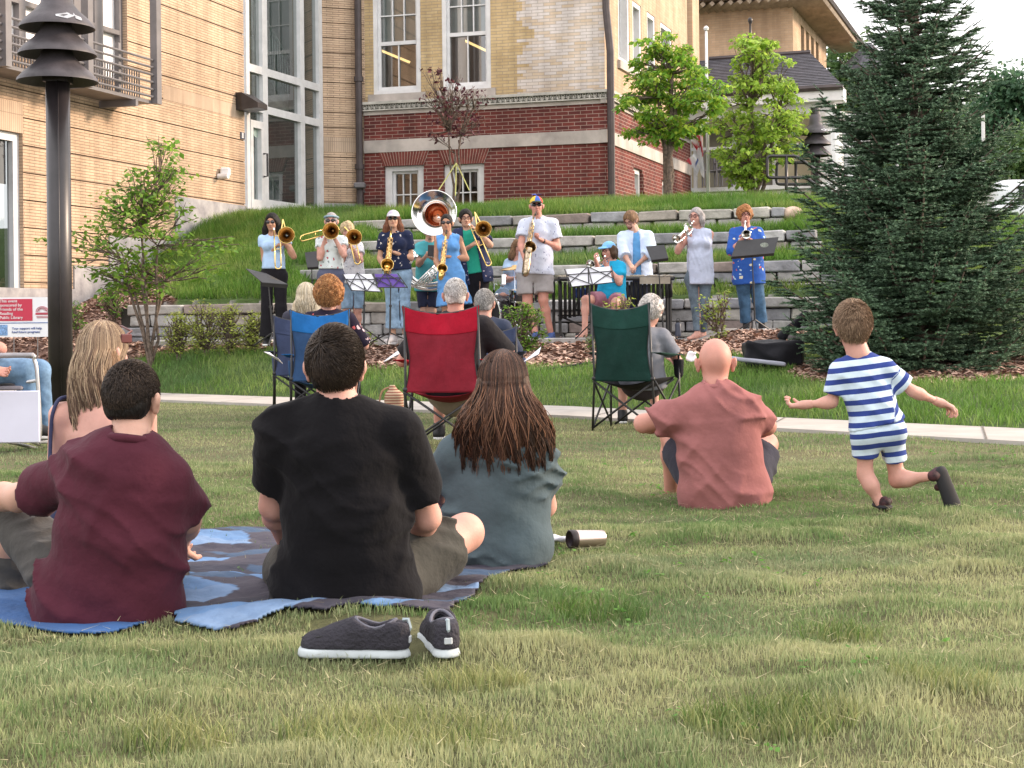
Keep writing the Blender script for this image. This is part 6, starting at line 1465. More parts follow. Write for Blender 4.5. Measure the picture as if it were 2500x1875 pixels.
def bell(mbuild, c, d, r_, L, r0, flare=2.6):
    prof, inner, Mx = bell_at(c, d, r_, L, r0, flare=flare); mbuild.lathe(prof, 28, Mx); mbuild.lathe([(r_, 0), (r_ + .003, .003), (r_ - .001, .005), (r_ - .004, .001)], 28, Mx); return inner, Mx
def trombone(label, mouth, slide_end, bellc, belldir, m=BRASS, side=None, group=None, back=None):
    t = thing('trombone', label, 'trombone', bellc, group); mouth, se, bc = Vector(mouth), Vector(slide_end), Vector(bellc); d = (se - mouth).normalized(); w_ = side or unit(Vector(belldir).cross(d)); w_ = Vector(w_)
    mb = MB(); mb.tube([mouth, se], .0085, 7); o2 = .075; mb.tube([mouth + w_ * o2 + d * .12, se + w_ * o2], .0085, 7); mb.tube([se + (w_ * o2 * .5 - w_ * .5 * o2 * math.cos(a)) + d * .045 * math.sin(a) for a in np.linspace(0, math.pi, 9)], .0085, 7)
    mb.tube([mouth + d * .12, mouth + d * .12 + w_ * o2], .006, 6); mb.tube([mouth.lerp(se, .55), mouth.lerp(se, .55) + w_ * o2], .006, 6); mb.build('slide', m, t, smooth=True)
    mp = MB(); mp.lathe([(0, -.01), (.013, -.01), (.011, .01), (.005, .03), (.006, .05)], 10, Matrix.Translation(mouth) @ d.to_track_quat('Z', 'Y').to_matrix().to_4x4()); mp.build('mouthpiece', SILVER, t)
    bb = MB(); bd = unit(belldir); inner, Mx = bell(bb, bc, bd, .104, .30, .012, 2.8)
    b0 = bc - bd * .30; bk = Vector(back) if back else b0 - bd * .34
    tail = curve([b0, b0.lerp(bk, .6), bk, bk + (mouth + w_ * o2 - bk) * .12, mouth + w_ * o2 + d * .12], 7); bb.tube(tail, .010, 7); bb.build('bell', m, t, smooth=True)
    ib = MB(); ib.lathe(inner, 28, Mx); ib.build('bell_inside', GOLDD, t, smooth=True)
    return t
def sax(label, mouth, bottom, bellc, belldir, m=BRASS, m2=GOLDD, sc=1.0, rb=.062):
    t = thing('saxophone', label, 'saxophone', bottom); mo, bo, bc = Vector(mouth), Vector(bottom), Vector(bellc); ax = (bo - mo).normalized(); bd = unit(belldir); out = bd - ax * bd.dot(ax); out.normalize()
    top = mo + ax * .06 * sc - out * .07 * sc; mb = MB()
    mb.tube(curve([mo + ax * .03, mo - ax * .00 - out * .03, top - ax * .005, top + ax * .06], 5), [.008 + .007 * i / 15 for i in range(16)], 9)
    mb.tube([top + ax * .05, bo - out * .0], [.015 * sc, .030 * sc], 12); bow = curve([bo, bo + ax * .05 + out * .03, bo + ax * .045 + out * .08, bc - bd * .0 - ax * .0 + (bo - bc) * .45 + out * .0, bc - bd * .05], 6); mb.tube(bow, [.030 * sc + .012 * i / len(bow) for i in range(len(bow))], 12)
    inner, Mx = bell(mb, bc, bd, rb, .13 * sc, .038 * sc, 1.9); mb.build('body', m, t, smooth=True)
    ib = MB(); ib.lathe(inner + [(.001, -.13 * sc)], 24, Mx); ib.build('bell_inside', m2, t, smooth=True)
    kb = MB(); sd_ = ax.cross(out)
    for i in range(15):
        p = top.lerp(bo, .14 + .8 * i / 15); r_ = .020 + .010 * i / 15; kb.lathe([(0, .0), (r_ * .55, .0), (r_ * .6, .006), (0, .008)], 10, Matrix.Translation(p + out * r_ * 1.15 + sd_ * (.012 if i % 2 else -.012)) @ out.to_track_quat('Z', 'Y').to_matrix().to_4x4())
        kb.tube([p + sd_ * .03, p + sd_ * .03 + ax * .05], .003, 4); kb.tube([p - sd_ * .026 + out * .012, p - sd_ * .03 + ax * .05], .003, 4)
    kb.tube([top + sd_ * .028 + ax * .05, bo + sd_ * .036 - ax * .03], .0035, 4); kb.tube([top - sd_ * .026 + ax * .05, bo - sd_ * .034 - ax * .03], .0035, 4); kb.build('keys', m2, t)
    mp = MB(); mp.tube([mo - ax * .012 + out * .0, mo + ax * .045], [.006, .011], 8); mp.build('mouthpiece', M['black'] if m is BRASS else M['black'], t)
    return t
def trumpet(label, mouth, bellc, m=SILVER, upv=(0, 0, 1)):
    t = thing('trumpet', label, 'trumpet', bellc); mo, bc = Vector(mouth), Vector(bellc); d = (bc - mo).normalized(); up = Vector(upv); up = (up - d * up.dot(d)).normalized(); L = (bc - mo).length; s_ = d.cross(up)
    mb = MB(); inner, Mx = bell(mb, bc, d, .061, L * .42, .008, 2.8); mb.tube([bc - d * L * .40, mo + d * L * .22], .0065, 7)
    lo = -up * .085
    mb.tube(curve([mo + d * L * .22, mo + d * L * .13 + lo * .25, mo + d * L * .13 + lo * .8, mo + d * L * .24 + lo, mo + d * L * .45 + lo], 5), .0065, 7)
    mb.tube([mo + d * .02, bc - d * L * .22 + up * .0 + lo * .0 + s_ * .02], .006, 7); mb.tube(curve([bc - d * L * .22 + s_ * .02, bc - d * L * .13 + s_ * .02 + lo * .3, bc - d * L * .13 + s_ * .02 + lo * .8, bc - d * L * .24 + s_ * .02 + lo, mo + d * L * .5 + s_ * .02 + lo], 5), .0065, 7)
    mb.build('tubing', m, t, smooth=True)
    v = MB()
    for i in range(3): c = mo + d * (L * .40 + .024 * (i - 1)) + s_ * .01; v.tube([c + up * .035, c + lo * 1.25], .0095, 10); v.tube([c + up * .05, c + up * .062], .008, 8); v.tube([c + up * .03, c + up * .05], .002, 4)
    v.build('valves', m, t, smooth=True); mp = MB(); mp.lathe([(.002, -.01), (.012, -.01), (.010, .005), (.004, .025), (.005, .05)], 10, Matrix.Translation(mo) @ d.to_track_quat('Z', 'Y').to_matrix().to_4x4()); mp.build('mouthpiece', m, t)
    ib = MB(); ib.lathe(inner, 24, Mx); ib.build('bell_inside', m, t, smooth=True)
    return t
def stand(label, Y, quadpx, pole, feet, desk='solid', paper=None, m=BMETAL, gz=GZ, tilt=.12):
    """music stand; quadpx: desk corners in the photo TL, TR, BR, BL; pole: (top px, bottom px)"""
    pt, pb = at(*pole[0], Y), at(*pole[1], Y); t = thing('music_stand', label, 'music stand', Vector((pb.x, Y, gz)))
    c = [at(*quadpx[0], Y + tilt), at(*quadpx[1], Y + tilt), at(*quadpx[2], Y - tilt * .3), at(*quadpx[3], Y - tilt * .3)]; n_ = (c[1] - c[0]).cross(c[3] - c[0]).normalized()
    if n_.y > 0: n_ = -n_
    mb = MB()
    if desk == 'solid':
        mb.add([q + n_ * o for o in (.004, -.004) for q in c], [(0, 3, 2, 1), (4, 5, 6, 7), (0, 1, 5, 4), (1, 2, 6, 5), (2, 3, 7, 6), (3, 0, 4, 7)]); mb.tube([c[3], c[2]], .008, 6); mb.add([c[3], c[2], c[2] - n_ * .05, c[3] - n_ * .05], [(0, 1, 2, 3)])
    else:
        for a, b in ((c[3], c[2]), (c[3], c[3].lerp(c[0], .95)), (c[2], c[2].lerp(c[1], .95)), (c[3].lerp(c[0], .2), (c[0] + c[1]) / 2), (c[2].lerp(c[1], .2), (c[0] + c[1]) / 2), ((c[2] + c[3]) / 2, c[0].lerp(c[3], .35)), ((c[2] + c[3]) / 2, c[1].lerp(c[2], .35)), (c[0].lerp(c[3], .35), c[1].lerp(c[2], .35)), ((c[0] + c[1]) / 2, (c[2] + c[3]) / 2)): mb.tube([a + n_ * .010, b + n_ * .010], .0065, 5)
    mb.build('desk', m, t)
    if paper:
        pp = MB(); q = [c[0].lerp(c[2], .03), c[1].lerp(c[3], .03), c[2].lerp(c[0], .05), c[3].lerp(c[1], .05)]; pp.add([x - n_ * o for o in (.006, .010) for x in q], [(0, 3, 2, 1), (4, 5, 6, 7), (0, 1, 5, 4), (1, 2, 6, 5), (2, 3, 7, 6), (3, 0, 4, 7)]); pp.build('sheet_music', paper, t)
    pl = MB(); pl.tube([pt, pt.lerp(pb, .5)], .008, 7); pl.tube([pt.lerp(pb, .45), pb], .012, 7); pl.tube([pt.lerp(pb, .44), pt.lerp(pb, .49)], .018, 8); pl.build('pole', m, t)
    lg = MB()
    for a in (2.6, .5, -1.6): r_ = feet; lg.tube([pb + Vector((0, 0, 0)), Vector((pb.x + r_ * math.cos(a), Y + r_ * math.sin(a), gz + .012))], .009, 6)
    lg.build('legs', m, t); return t
# trombonist 1
J = mk(20.0, (668, 570), (664, 543), pel=(668, 668), sh=((640, 583), (697, 582)), el=((645, 634), (717, 626)), wr=((671, 606), (681, 570)), H=1.66, an=((652, 836), (691, 836)))
J['wrR'] = reach(J['elR'], 683, 573, .23)
person('woman in a pale blue tee and black trousers playing trombone, leftmost of the band', at(668, 836, 20), J, (0, -1, 0), 1.66, .88, 'tan', dict(m=cloth('tee_paleblue', (.42, .58, .80)), hem=-.06, sleeve=.35, g=.010, vneck=.05), dict(m=BLACKC, flare=3.2, g=.02), style('long', HG['black'], .16, .006), glasses='sun', female=True, shoe_m=M['black'], head_f=(-.1, -1, -.1), hands={'R': (None, (0, 0, 1), .8, 1), 'L': (None, (.8, -.2, 0), .9, 1)})
trombone('brass trombone held with its slide pointing down by the leftmost player', at(669, 559, 19.82), at(672, 650, 19.45), at(699, 574, 19.62), (.12, -1, -.05), back=at(691, 538, 20.05), group='brass trombones')
# trombonist 2
J = mk(20.0, (810, 577), (809, 541), pel=(808, 668), sh=((781, 586), (838, 585)), el=((781, 630), (840, 623)), wr=((794, 584), (818, 584)), H=1.64, an=((795, 836), (822, 836)))
person('woman with a grey headband and white print blouse playing trombone', at(808, 836, 20), J, (0, -1, 0), 1.64, .95, 'pink', dict(m=cloth('blouse_print', (.68, .74, .74), floral([(.42, .08, .10), (.25, .30, .30)], 13, .20)), hem=-.06, sleeve=.4, g=.012, collar=True), dict(m=cloth('shorts_slate', (.10, .11, .17)), fr=.8, flare=2), style('bun', HG['grey'], .2, .0, band=cloth('headband', (.25, .36, .42))), glasses='sun', female=True, hands={'L': (None, (1, 0, 0), .9, 1), 'R': (None, (-1, 0, 0), .9, 1)})
trombone('brass trombone with its slide stretched out to the left in front of the headband player', at(806, 556, 19.85), at(740, 574, 19.55), at(808, 564, 19.55), (.0, -1, -.08), back=at(826, 560, 19.98), side=(0, 0, -1), group='brass trombones')
# trombonist 3 (behind)
J = mk(20.8, (850, 592), (848, 564), pel=(858, 684), sh=((834, 598), (876, 600)), el=((834, 640), (880, 636)), wr=((845, 606), (856, 600)), H=1.58, an=((851, 833), (875, 833)))
person('woman in a white lace top and denim shorts, half hidden behind the headband player', at(860, 834, 20.8), J, (0, -1, 0), 1.58, 1.05, 'pink', dict(m=cloth('lace_top', (.68, .68, .72), floral([(.35, .37, .45)], 26, .26)), hem=.04, sleeve=.55, loose=.03, g=.02), dict(m=DENIM_L, fr=.95, flare=2.2, name='shorts'), style('curly', HG['blond'], vol=.006), female=True, shoe_m=M['white_paint'], head_f=(.1, -1, -.2))
trombone('brass trombone of the half hidden player in the lace top', at(851, 573, 20.5), at(866, 640, 20.25), at(864, 579, 20.28), (.06, -1, -.06), back=at(842, 556, 20.6), group='brass trombones')
# saxophonist with cap
J = mk(20.0, (962, 567), (960, 536), pel=(970, 664), sh=((936, 577), (995, 574)), el=((928, 630), (1003, 632)), wr=((940, 655), (966, 618)), H=1.72, an=((960, 828), (990, 826)), kn=((957, 742), (986, 742)))
navyf = cloth('shirt_navy_flower', (.018, .025, .06), floral([(.55, .52, .50)], 15, .20)); navyf2 = cloth('shirt_navy_flower2', (.03, .04, .09), floral([(.45, .38, .42)], 18, .22))
capm = cloth('cap_lilac', (.55, .50, .60)); 
person('person in a pale cap, sunglasses and navy flower shirt playing saxophone', at(970, 836, 20), J, (0, -1, 0), 1.72, .95, 'olive', dict(m=navyf, hem=-.02, sleeve=.62, g=.022, loose=.02, collar=True), dict(m=DENIM_L, fr=1.72, flare=2.6, g=.022), both(style('long', HG['auburn'], .12, -.002), cap_on(capm, cloth('brim_white', (.68, .68, .7)))), glasses='sun', female=True, shoe_m=mat('shoe_white', (.62, .58, .58), .6), toe={'L': (-.5, -.9, 0), 'R': (.2, -1, 0)}, hands={'R': (None, (0, -.3, 1), .7, 1), 'L': (None, (1, 0, 0), .8, 1)})
sax('brass saxophone with a big round bell held by the player in the cap', at(955, 555, 19.80), at(945, 660, 19.62), at(945.5, 646, 19.45), (.05, -1, .22), sc=1.05, rb=.080)
# sousaphone player
J = mk(20.9, (1048, 590), (1050, 566), pel=(1046, 690), sh=((1022, 603), (1068, 603)), el=((1022, 645), (1078, 640)), wr=((1040, 626), (1062, 634)), H=1.62, an=((1036, 833), (1056, 833)), kn=((1037, 760), (1055, 760)))
person('sousaphone player in a turquoise tee and navy shorts, face hidden by a black folder', at(1046, 833, 20.9), J, (0, -1, 0), 1.62, 1.0, 'light', dict(m=cloth('tee_turq', (.10, .46, .52)), hem=.12, sleeve=.6, g=.022, loose=.02), dict(m=NAVYC, fr=.85, flare=2, name='shorts'), style('short', HG['ltbrown']), hands={'L': (None, (0, -1, 0), .6, 1)})
t = thing('sousaphone', 'huge silver sousaphone bell rising above the dark haired player in blue', 'sousaphone', at(1045, 700, 20.7)); bc = at(1060, 520, 20.45); bd = unit((-.10, -1, .03))
mb = MB(); Mx = Matrix.Translation(bc) @ bd.to_track_quat('Z', 'Y').to_matrix().to_4x4(); rim = .300
prof = [(.075, -.42), (.082, -.34), (.095, -.27), (.118, -.20), (.15, -.13), (.20, -.07), (.25, -.035), (.285, -.012), (rim, 0)]
mb.lathe(prof, 56, Mx); mb.lathe([(rim, 0), (rim + .008, .004), (rim + .006, .014), (rim - .004, .01)], 56, Mx)
neckp = curve([bc - bd * .41, bc - bd * .50 + Vector((-.01, 0, -.06)), at(1066, 590, 20.98), at(1072, 640, 21.0)], 6); mb.tube(neckp, .072, 16); mb.build('bell', SILVER, t, smooth=True)
ib = MB(); ib.lathe([(a - .003, b) for a, b in prof[::-1] if a > .11], 56, Mx); ib.build('bell_inside', SILVER, t, smooth=True); ib = MB(); ib.lathe([(.146, -.13), (.118, -.195), (.095, -.265), (.08, -.34), (.074, -.40), (.001, -.41)], 40, Mx); ib.build('throat', COPPER, t, smooth=True)
tb = MB(); cc = at(1048, 655, 20.62); 
for k2, (rx, rz_, rr, dy) in enumerate(((.34, .30, .045, 0), (.27, .24, .030, -.06))):
    tb.tube([cc + Vector((rx * math.cos(a), dy + .10 * math.sin(a + .6), rz_ * math.sin(a) * .9)) for a in np.linspace(2.2, 6.9, 30)], [rr * (1 - .012 * i) for i in range(30)], 12)
for i in range(5): a = cc + Vector((-.22 + .05 * i, -.22 - .01 * i, -.26 + .01 * i)); tb.tube([a, a + Vector((.30, .06, .30))], .011, 7)
for i in range(3): a = cc + Vector((.00 + .045 * i, -.24, -.06 + .03 * i)); tb.tube([a, a + Vector((.05, 0, -.12))], .018, 9)
tb.build('tubing', SILVER, t, smooth=True)
mb = MB(); q = at(1055, 612, 20.35); mb.cbox(q, (.115, .02, .15), .006, M=Matrix.Translation(q) @ Matrix.Rotation(.05, 4, 'Y')); tag(mb.build('music_folder', BMETAL), 'black music folder clipped in front of the sousaphone player', 'folder')
# alto sax, blue dress
J = mk(19.9, (1092, 572), (1090, 545), pel=(1101, 664), sh=((1068, 585), (1121, 583)), el=((1065, 636), (1138, 631)), wr=((1074, 660), (1098, 627)), H=1.62, an=((1090, 836), (1112, 836)))
person('dark haired woman in sunglasses and a sleeveless blue dress playing saxophone', at(1100, 836, 19.9), J, (0, -1, 0), 1.62, .88, 'tan', dict(m=cloth('dress_blue', (.13, .33, .68), bump=.5), hem=.10, sleeve=0, g=.014, vneck=.10, name='dress_top', wr=.007, dirs=[(55, 10, 8), (-60, 12, 6), (35, -20, 20)]), dict(m=cloth('skirt_blue', (.13, .33, .68)), fr=.5, skirt=.43, name='skirt', wr=.012), style('bun', HG['black'], vol=-.002), glasses='sun', female=True, head_f=(-.05, -1, -.05), hands={'R': (None, (0, -.3, 1), .7, 1), 'L': (None, (1, 0, 0), .8, 1)}, feet='sandal')
sax('slim brass saxophone held against the sleeveless blue dress', at(1090, 563, 19.72), at(1077, 672, 19.52), at(1080, 655, 19.38), (.1, -1, .35), rb=.062)
# trombone man
J = mk(20.3, (1142, 559), (1137, 534), pel=(1160, 664), sh=((1116, 570), (1172, 569)), el=((1118, 620), (1196, 598)), wr=((1150, 600), (1160, 560)), H=1.74, an=((1148, 835), (1176, 835)))
person('man with glasses in a green tee and open navy flower shirt playing trombone', at(1158, 835, 20.3), J, (-.15, -1, 0), 1.74, 1.1, 'olive', [dict(m=cloth('tee_green', (.03, .36, .24), floral([(.02, .14, .11)], 3.5, .16)), hem=.02, sleeve=.3, g=.012), dict(m=navyf2, hem=.16, sleeve=.72, g=.03, loose=.03, open=.075, name='open_shirt')], dict(m=BLACKC, fr=1.9), style('short', HG['black'], vol=.010), glasses='round', head_f=(.12, -1, -.05), hands={'R': (None, (-1, 0, 0), .8, 1), 'L': (None, (1, -.2, 0), .8, 1)})
trombone('brass trombone slanting across the green tee of the man with glasses', at(1146, 549, 20.02), at(1186, 645, 19.62), at(1180, 559, 19.8), (.02, -1, -.12), back=at(1160, 520, 20.2), group='brass trombones')
# drummer, seated behind the kit
J = mk(20.9, (1257, 630), (1266, 604), pel=(1244, 722), sh=((1240, 641), (1272, 640)), el=((1236, 684), (1280, 684)), wr=((1262, 678), (1290, 690)), H=1.6, seat=True, kn=((1228, 724), (1278, 730)), an=((1226, 812), (1300, 815)))
person('seated drummer in a pale blue dress and dark glasses beside the tall saxophonist', at(1244, 833, 20.9), J, (.35, -1, 0), 1.6, .85, 'pink', dict(m=cloth('dress_pale', (.42, .58, .78)), hem=.10, sleeve=.35, g=.012), dict(m=cloth('skirt_pale', (.42, .58, .80)), fr=.8, flare=2.6, g=.03, name='skirt'), style('long', HG['ltbrown'], .08, -.002), glasses='sun', female=True, head_f=(.55, -1, -.1), shoe_m=M['black'], hands={'L': (None, (0, 0, -1), .9, 1), 'R': (None, (0, 0, -1), .9, 1)})
t = thing('drum_kit', 'black drum kit with a bass drum, snare and cymbal between the seated drummer and the shrub', 'drum kit', at(1240, 834, 20.4)); t['label'] = 'small black drum kit with chrome hoops in front of the seated drummer'
def drum(c, d, r_, L, nm, head_col=(.55, .52, .48)):
    Mx = Matrix.Translation(c) @ unit(d).to_track_quat('Z', 'Y').to_matrix().to_4x4(); mb = MB(); mb.lathe([(r_, -L / 2), (r_, L / 2)], 32, Mx); o = mb.build(nm, M['drum_shell'], t, smooth=True); hh = MB()
    hh.lathe([(0, L / 2 - .004), (r_, L / 2 - .004)], 32, Mx); hh.lathe([(0, -L / 2 + .004), (r_, -L / 2 + .004)], 32, Mx); hh.build('drum_head', mat('head_' + nm, head_col, .6), o); hp = MB()
    for z in (-L / 2, L / 2): hp.lathe([(r_, z - .012), (r_ + .012, z - .012), (r_ + .012, z + .012), (r_ - .004, z + .012), (r_ - .004, z - .012)], 32, Mx)
    for i in range(8): a = i * .785; hp.tube([Mx @ Vector(((r_ + .012) * math.cos(a), (r_ + .012) * math.sin(a), z)) for z in (-L / 2, L / 2)], .005, 5); hp.tube([Mx @ Vector(((r_ + .010) * math.cos(a), (r_ + .010) * math.sin(a), z)) for z in (-.02, .02)], .012, 6)
    hp.build('hoop', CHROME, o)
M['drum_shell'] = mat('drum_shell', (.035, .03, .032), .25, .3, 14, spec=.6)
drum(at(1213, 768, 20.45) + Vector((0, 0, 0)), (-.72, -.7, 0), .26, .36, 'bass_drum', (.03, .03, .03)); drum(at(1279, 722, 20.35), (0, -.1, 1), .18, .14, 'snare_drum')
mb = MB(); cym = at(1256, 653, 20.35); mb.lathe([(0, .035), (.03, .03), (.04, .012), (.17, 0), (.19, -.012), (.165, -.006), (.03, .006), (0, .01)], 32, Matrix.Translation(cym) @ Matrix.Rotation(.14, 4, 'X') @ Matrix.Rotation(-.12, 4, 'Y')); mb.build('cymbal', GOLDD, t, smooth=True)
mb = MB(); b = at(1256, 800, 20.35); b.z = .6; mb.tube([cym + Vector((0, 0, .04)), Vector((cym.x, cym.y, .8))], .009, 6)
for a in (0, 2.1, 4.2): mb.tube([Vector((cym.x, cym.y, .85)), Vector((cym.x + .25 * math.cos(a), cym.y + .25 * math.sin(a), .61))], .009, 6)
c2 = at(1279, 722, 20.35); mb.tube([c2 - Vector((0, 0, .05)), Vector((c2.x, c2.y, .75))], .012, 6)
for a in (.6, 2.7, 4.8): mb.tube([Vector((c2.x, c2.y, .8)), Vector((c2.x + .22 * math.cos(a), c2.y + .22 * math.sin(a), .61))], .010, 6)
c3 = at(1206, 692, 20.5); mb.tube([at(1230, 700, 20.5), c3, c3 + Vector((-.02, 0, -.5))], .012, 6); mb.cbox(at(1230, 683, 20.6), (.07, .05, .14), .01, mi=0); mb.build('hardware', CHROME, t)
# tall saxophonist
J = mk(19.9, (1313, 533), (1310, 503), pel=(1306, 664), sh=((1281, 547), (1349, 546)), el=((1272, 598), (1361, 604)), wr=((1281, 632), (1324, 587)), H=1.86, an=((1309, 826, -.10), (1346, 824, .05)), kn=((1288, 738), (1326, 732)), hipw=.10)
def prop(o, P, Rm, k, C):
    mb = MB(); mb.tube([P(0, -.01, .12), P(0, -.01, .145)], .006, 6); mb.add([P(-.075, -.01, .150), P(-.01, -.02, .142), P(0, -.01, .148), P(-.01, 0, .158), P(.075, -.01, .150), P(.01, 0, .142), P(.01, -.02, .158)], [(0, 1, 2, 3), (4, 5, 2, 6)]); mb.build('propeller', mat('prop_blue', (.04, .09, .45), .5), o)
    for nm, a0, a1, c_ in (('yellow_panel', -.1, 1.3, (.72, .50, .05)), ('blue_panel', 1.3, 2.2, (.05, .13, .5)), ('green_panel', 2.8, 3.4, (.05, .35, .12))):
        mb = MB(); N = 10
        V = [P((.0885 * math.cos(e)) * math.cos(a), -.008 + .1105 * math.cos(e) * math.sin(a), .036 + .0945 * math.sin(e)) for a in np.linspace(a0, a1, N) for e in np.linspace(.06, 1.45, 8)]
        mb.add(V, [(i * 8 + j, (i + 1) * 8 + j, (i + 1) * 8 + j + 1, i * 8 + j + 1) for i in range(N - 1) for j in range(7)]); mb.build(nm, mat(nm, c_, .8), o)
person('tall man in a colourful propeller cap and white print shirt playing saxophone', at(1315, 836, 19.9), J, (0, -1, 0), 1.86, 1.05, 'red', dict(m=cloth('shirt_birds', (.58, .62, .74), floral([(.16, .17, .30)], 24, .17, (1, 1, .5))), hem=.03, sleeve=.62, g=.03, loose=.03, collar=True), dict(m=cloth('shorts_grey', (.33, .31, .31)), fr=.72, flare=2.4, g=.026, name='shorts'), both(style('short', HG['grey'], vol=-.006), cap_on(cloth('cap_red', (.60, .09, .05)), mat('brim_dark', (.05, .08, .07), .8), extra=prop)), glasses='sun', shoe_m=mat('shoe_blue', (.05, .09, .25), .7), toe={'L': (-.4, -1, 0), 'R': (-.3, -1, 0)}, hands={'R': (None, (0, -.3, 1), .8, 1), 'L': (None, (1, 0, 0), .8, 1)})
sax('long aged tenor saxophone played by the tall man, its bell at his chest', at(1309, 518, 19.68), at(1281, 660, 19.45), at(1295, 602, 19.42), (.35, -.9, .35), m=mat('aged_brass', (.52, .42, .30), .32, .35, 30, metal=1), m2=GOLDD, sc=1.2, rb=.078)
mb = MB(); w_ = J['wrR']; d_ = (J['wrR'] - J['elR']).normalized(); mb.tube([w_ - d_ * .03, w_ - d_ * .008], .031, 12); tag(mb.build('wristwatch', M['black']), 'dark wristwatch on the wrist of the tall saxophonist', 'watch')
# seated trumpeter
J = mk(20.0, (1497, 640), (1486, 612), pel=(1492, 724), sh=((1482, 648), (1517, 650)), el=((1464, 672), (1512, 690)), wr=((1455, 638), (1484, 652)), H=1.62, seat=True, kn=((1430, 732), (1503, 740)), an=((1427, 812, -.35), (1505, 815, -.3)))
person('seated trumpeter in a blue cap, bright blue tee and mauve shorts', at(1492, 836, 20), J, (-.45, -1, 0), 1.62, 1.12, 'pink', dict(m=cloth('tee_bright', (.02, .36, .62)), hem=.04, sleeve=.5, g=.016, loose=.015), dict(m=cloth('shorts_mauve', (.34, .16, .21)), fr=.72, flare=1.8, g=.022, name='shorts'), both(style('bob', HG['brown'], .05, -.006), cap_on(cloth('cap_sky', (.20, .45, .78)), brim=.05)), glasses='round', female=True, feet='sandal', shoe_m=M['black'], head_f=(-.8, -.75, -.1), toe={'L': (-.8, -.7, 0), 'R': (-.3, -1, 0)}, hands={'L': (None, (1, 0, 0), .9, 1), 'R': (None, (-.3, -1, 0), .8, 1)})
trumpet('silver trumpet aimed down left by the seated player in the blue cap', at(1476, 626, 19.86), at(1442, 646, 19.55))
t = thing('stool', 'black round stool under the seated trumpeter', 'stool', at(1492, 836, 20.1)); b = at(1492, 760, 20.1); mb = MB(); mb.lathe([(0, -.05), (.17, -.05), (.18, 0), (.17, .03), (0, .035)], 24, Matrix.Translation(Vector((b.x, b.y, .97)))); mb.build('seat', M['black'], t, smooth=True); mb = MB()
for a in (.4, 2.5, 4.6): mb.tube([Vector((b.x, b.y, .85)), Vector((b.x + .26 * math.cos(a), b.y + .26 * math.sin(a), .61))], .012, 6)
mb.tube([Vector((b.x, b.y, .93)), Vector((b.x, b.y, .75))], .014, 8); mb.build('legs', BMETAL, t)
# man at the vibraphone
J = mk(21.2, (1552, 566), (1540, 538), pel=(1553, 672), sh=((1520, 577), (1583, 575)), el=((1522, 618), (1590, 616)), wr=((1538, 645), (1556, 646)), H=1.76, an=((1540, 832), (1565, 832)))
person('bearded man in an open pale blue shirt looking down at the vibraphone', at(1552, 833, 21.2), J, (-.2, -1, 0), 1.76, 1.1, 'light', [dict(m=cloth('tee_blue', (.12, .33, .62)), hem=.02, sleeve=.3, g=.010), dict(m=cloth('shirt_pale', (.55, .65, .82)), hem=.14, sleeve=1.35, g=.030, loose=.03, open=.05, name='open_shirt', collar=True)], dict(m=NAVYC, fr=1.9), style('short', HG['ltbrown'], vol=.014), glasses='round', head_f=(-.55, -.75, -.55), extra=lambda t, P, Rm, k, C: (lambda S_: npmesh('beard', *S_.mesh(), HG['auburn'], t))(S(C - Vector((.16,) * 3), C + Vector((.16,) * 3), .007).ell(P(0, .045, -.078), (.052, .052, .042), 0, Rm).ell(P(0, .085, -.052), (.022, .02, .012), .004, Rm, '-')), hands={'L': (None, (0, 0, -1), .6, 1), 'R': (None, (0, 0, -1), .6, 1)})
t = thing('vibraphone', 'black framed vibraphone with tan bars in front of the bearded man', 'vibraphone', at(1490, 836, 20.7)); A0 = at(1356, 690, 20.5); A1 = at(1634, 672, 20.8); A0.z = A1.z = 1.43; dd = (A1 - A0).normalized(); nn = Vector((-dd.y, dd.x, 0)); Lv = (A1 - A0).length
fr = MB()
for s_ in (-.26, .26): fr.tube([A0 + nn * s_, A1 + nn * s_ * .7], .022, 6)
for p, s_ in ((A0, .26), (A1, .18)):
    fr.tube([p - nn * s_, p + nn * s_], .03, 6); fr.tube([p + dd * (.03 if p is A0 else -.03) - nn * .12, Vector((*(p + dd * (.03 if p is A0 else -.03) - nn * .12).xy, .68))], .024, 6); fr.tube([p + nn * .12, Vector((*(p + nn * .12).xy, .68))], .024, 6); fr.tube([Vector((*(p - nn * .32).xy, .68)), Vector((*(p + nn * .32).xy, .68))], .022, 6)
mm = A0 + dd * .25; fr.tube([Vector((*(mm - nn * .1).xy, .69)), Vector((*(A1 - dd * .1).xy, .69))], .02, 6); fr.tube([Vector((*(A0 + dd * .03).xy, .95)), Vector((*(A0 + dd * .6).xy, .70))], .014, 6); fr.build('frame', BMETAL, t)
rs_ = MB(); N = 26
for i in range(N):
    p = A0 + dd * (Lv * (i + .6) / N); L = .50 - .30 * i / N; rs_.tube([p - nn * .15 + Vector((0, 0, -.04)), p - nn * .15 + Vector((0, 0, -.04 - L))], .021, 8)
rs_.build('resonators', M['black'], t, smooth=True); br = MB()
for i in range(N):
    p = A0 + dd * (Lv * (i + .6) / N) + Vector((0, 0, .03)); w_ = .21 - .09 * i / N; br.cbox(p - nn * .13, (.045, w_, .014), .003, math.atan2(dd.y, dd.x))
    if i % 7 not in (2, 6): br.cbox(p + nn * .12 + dd * .03 + Vector((0, 0, .02)), (.045, w_, .014), .003, math.atan2(dd.y, dd.x))
br.build('bars', mat('vibe_bar', (.52, .47, .38), .3, .1, 5, metal=.5), t); en = MB(); en.box(A1 - dd * .28 - nn * .27 + Vector((0, 0, -.03)), (.42, .02, .09), math.atan2(dd.y, dd.x)); en.build('end_panel', mat('panel', (.46, .40, .32), .6), t)
wh = MB()
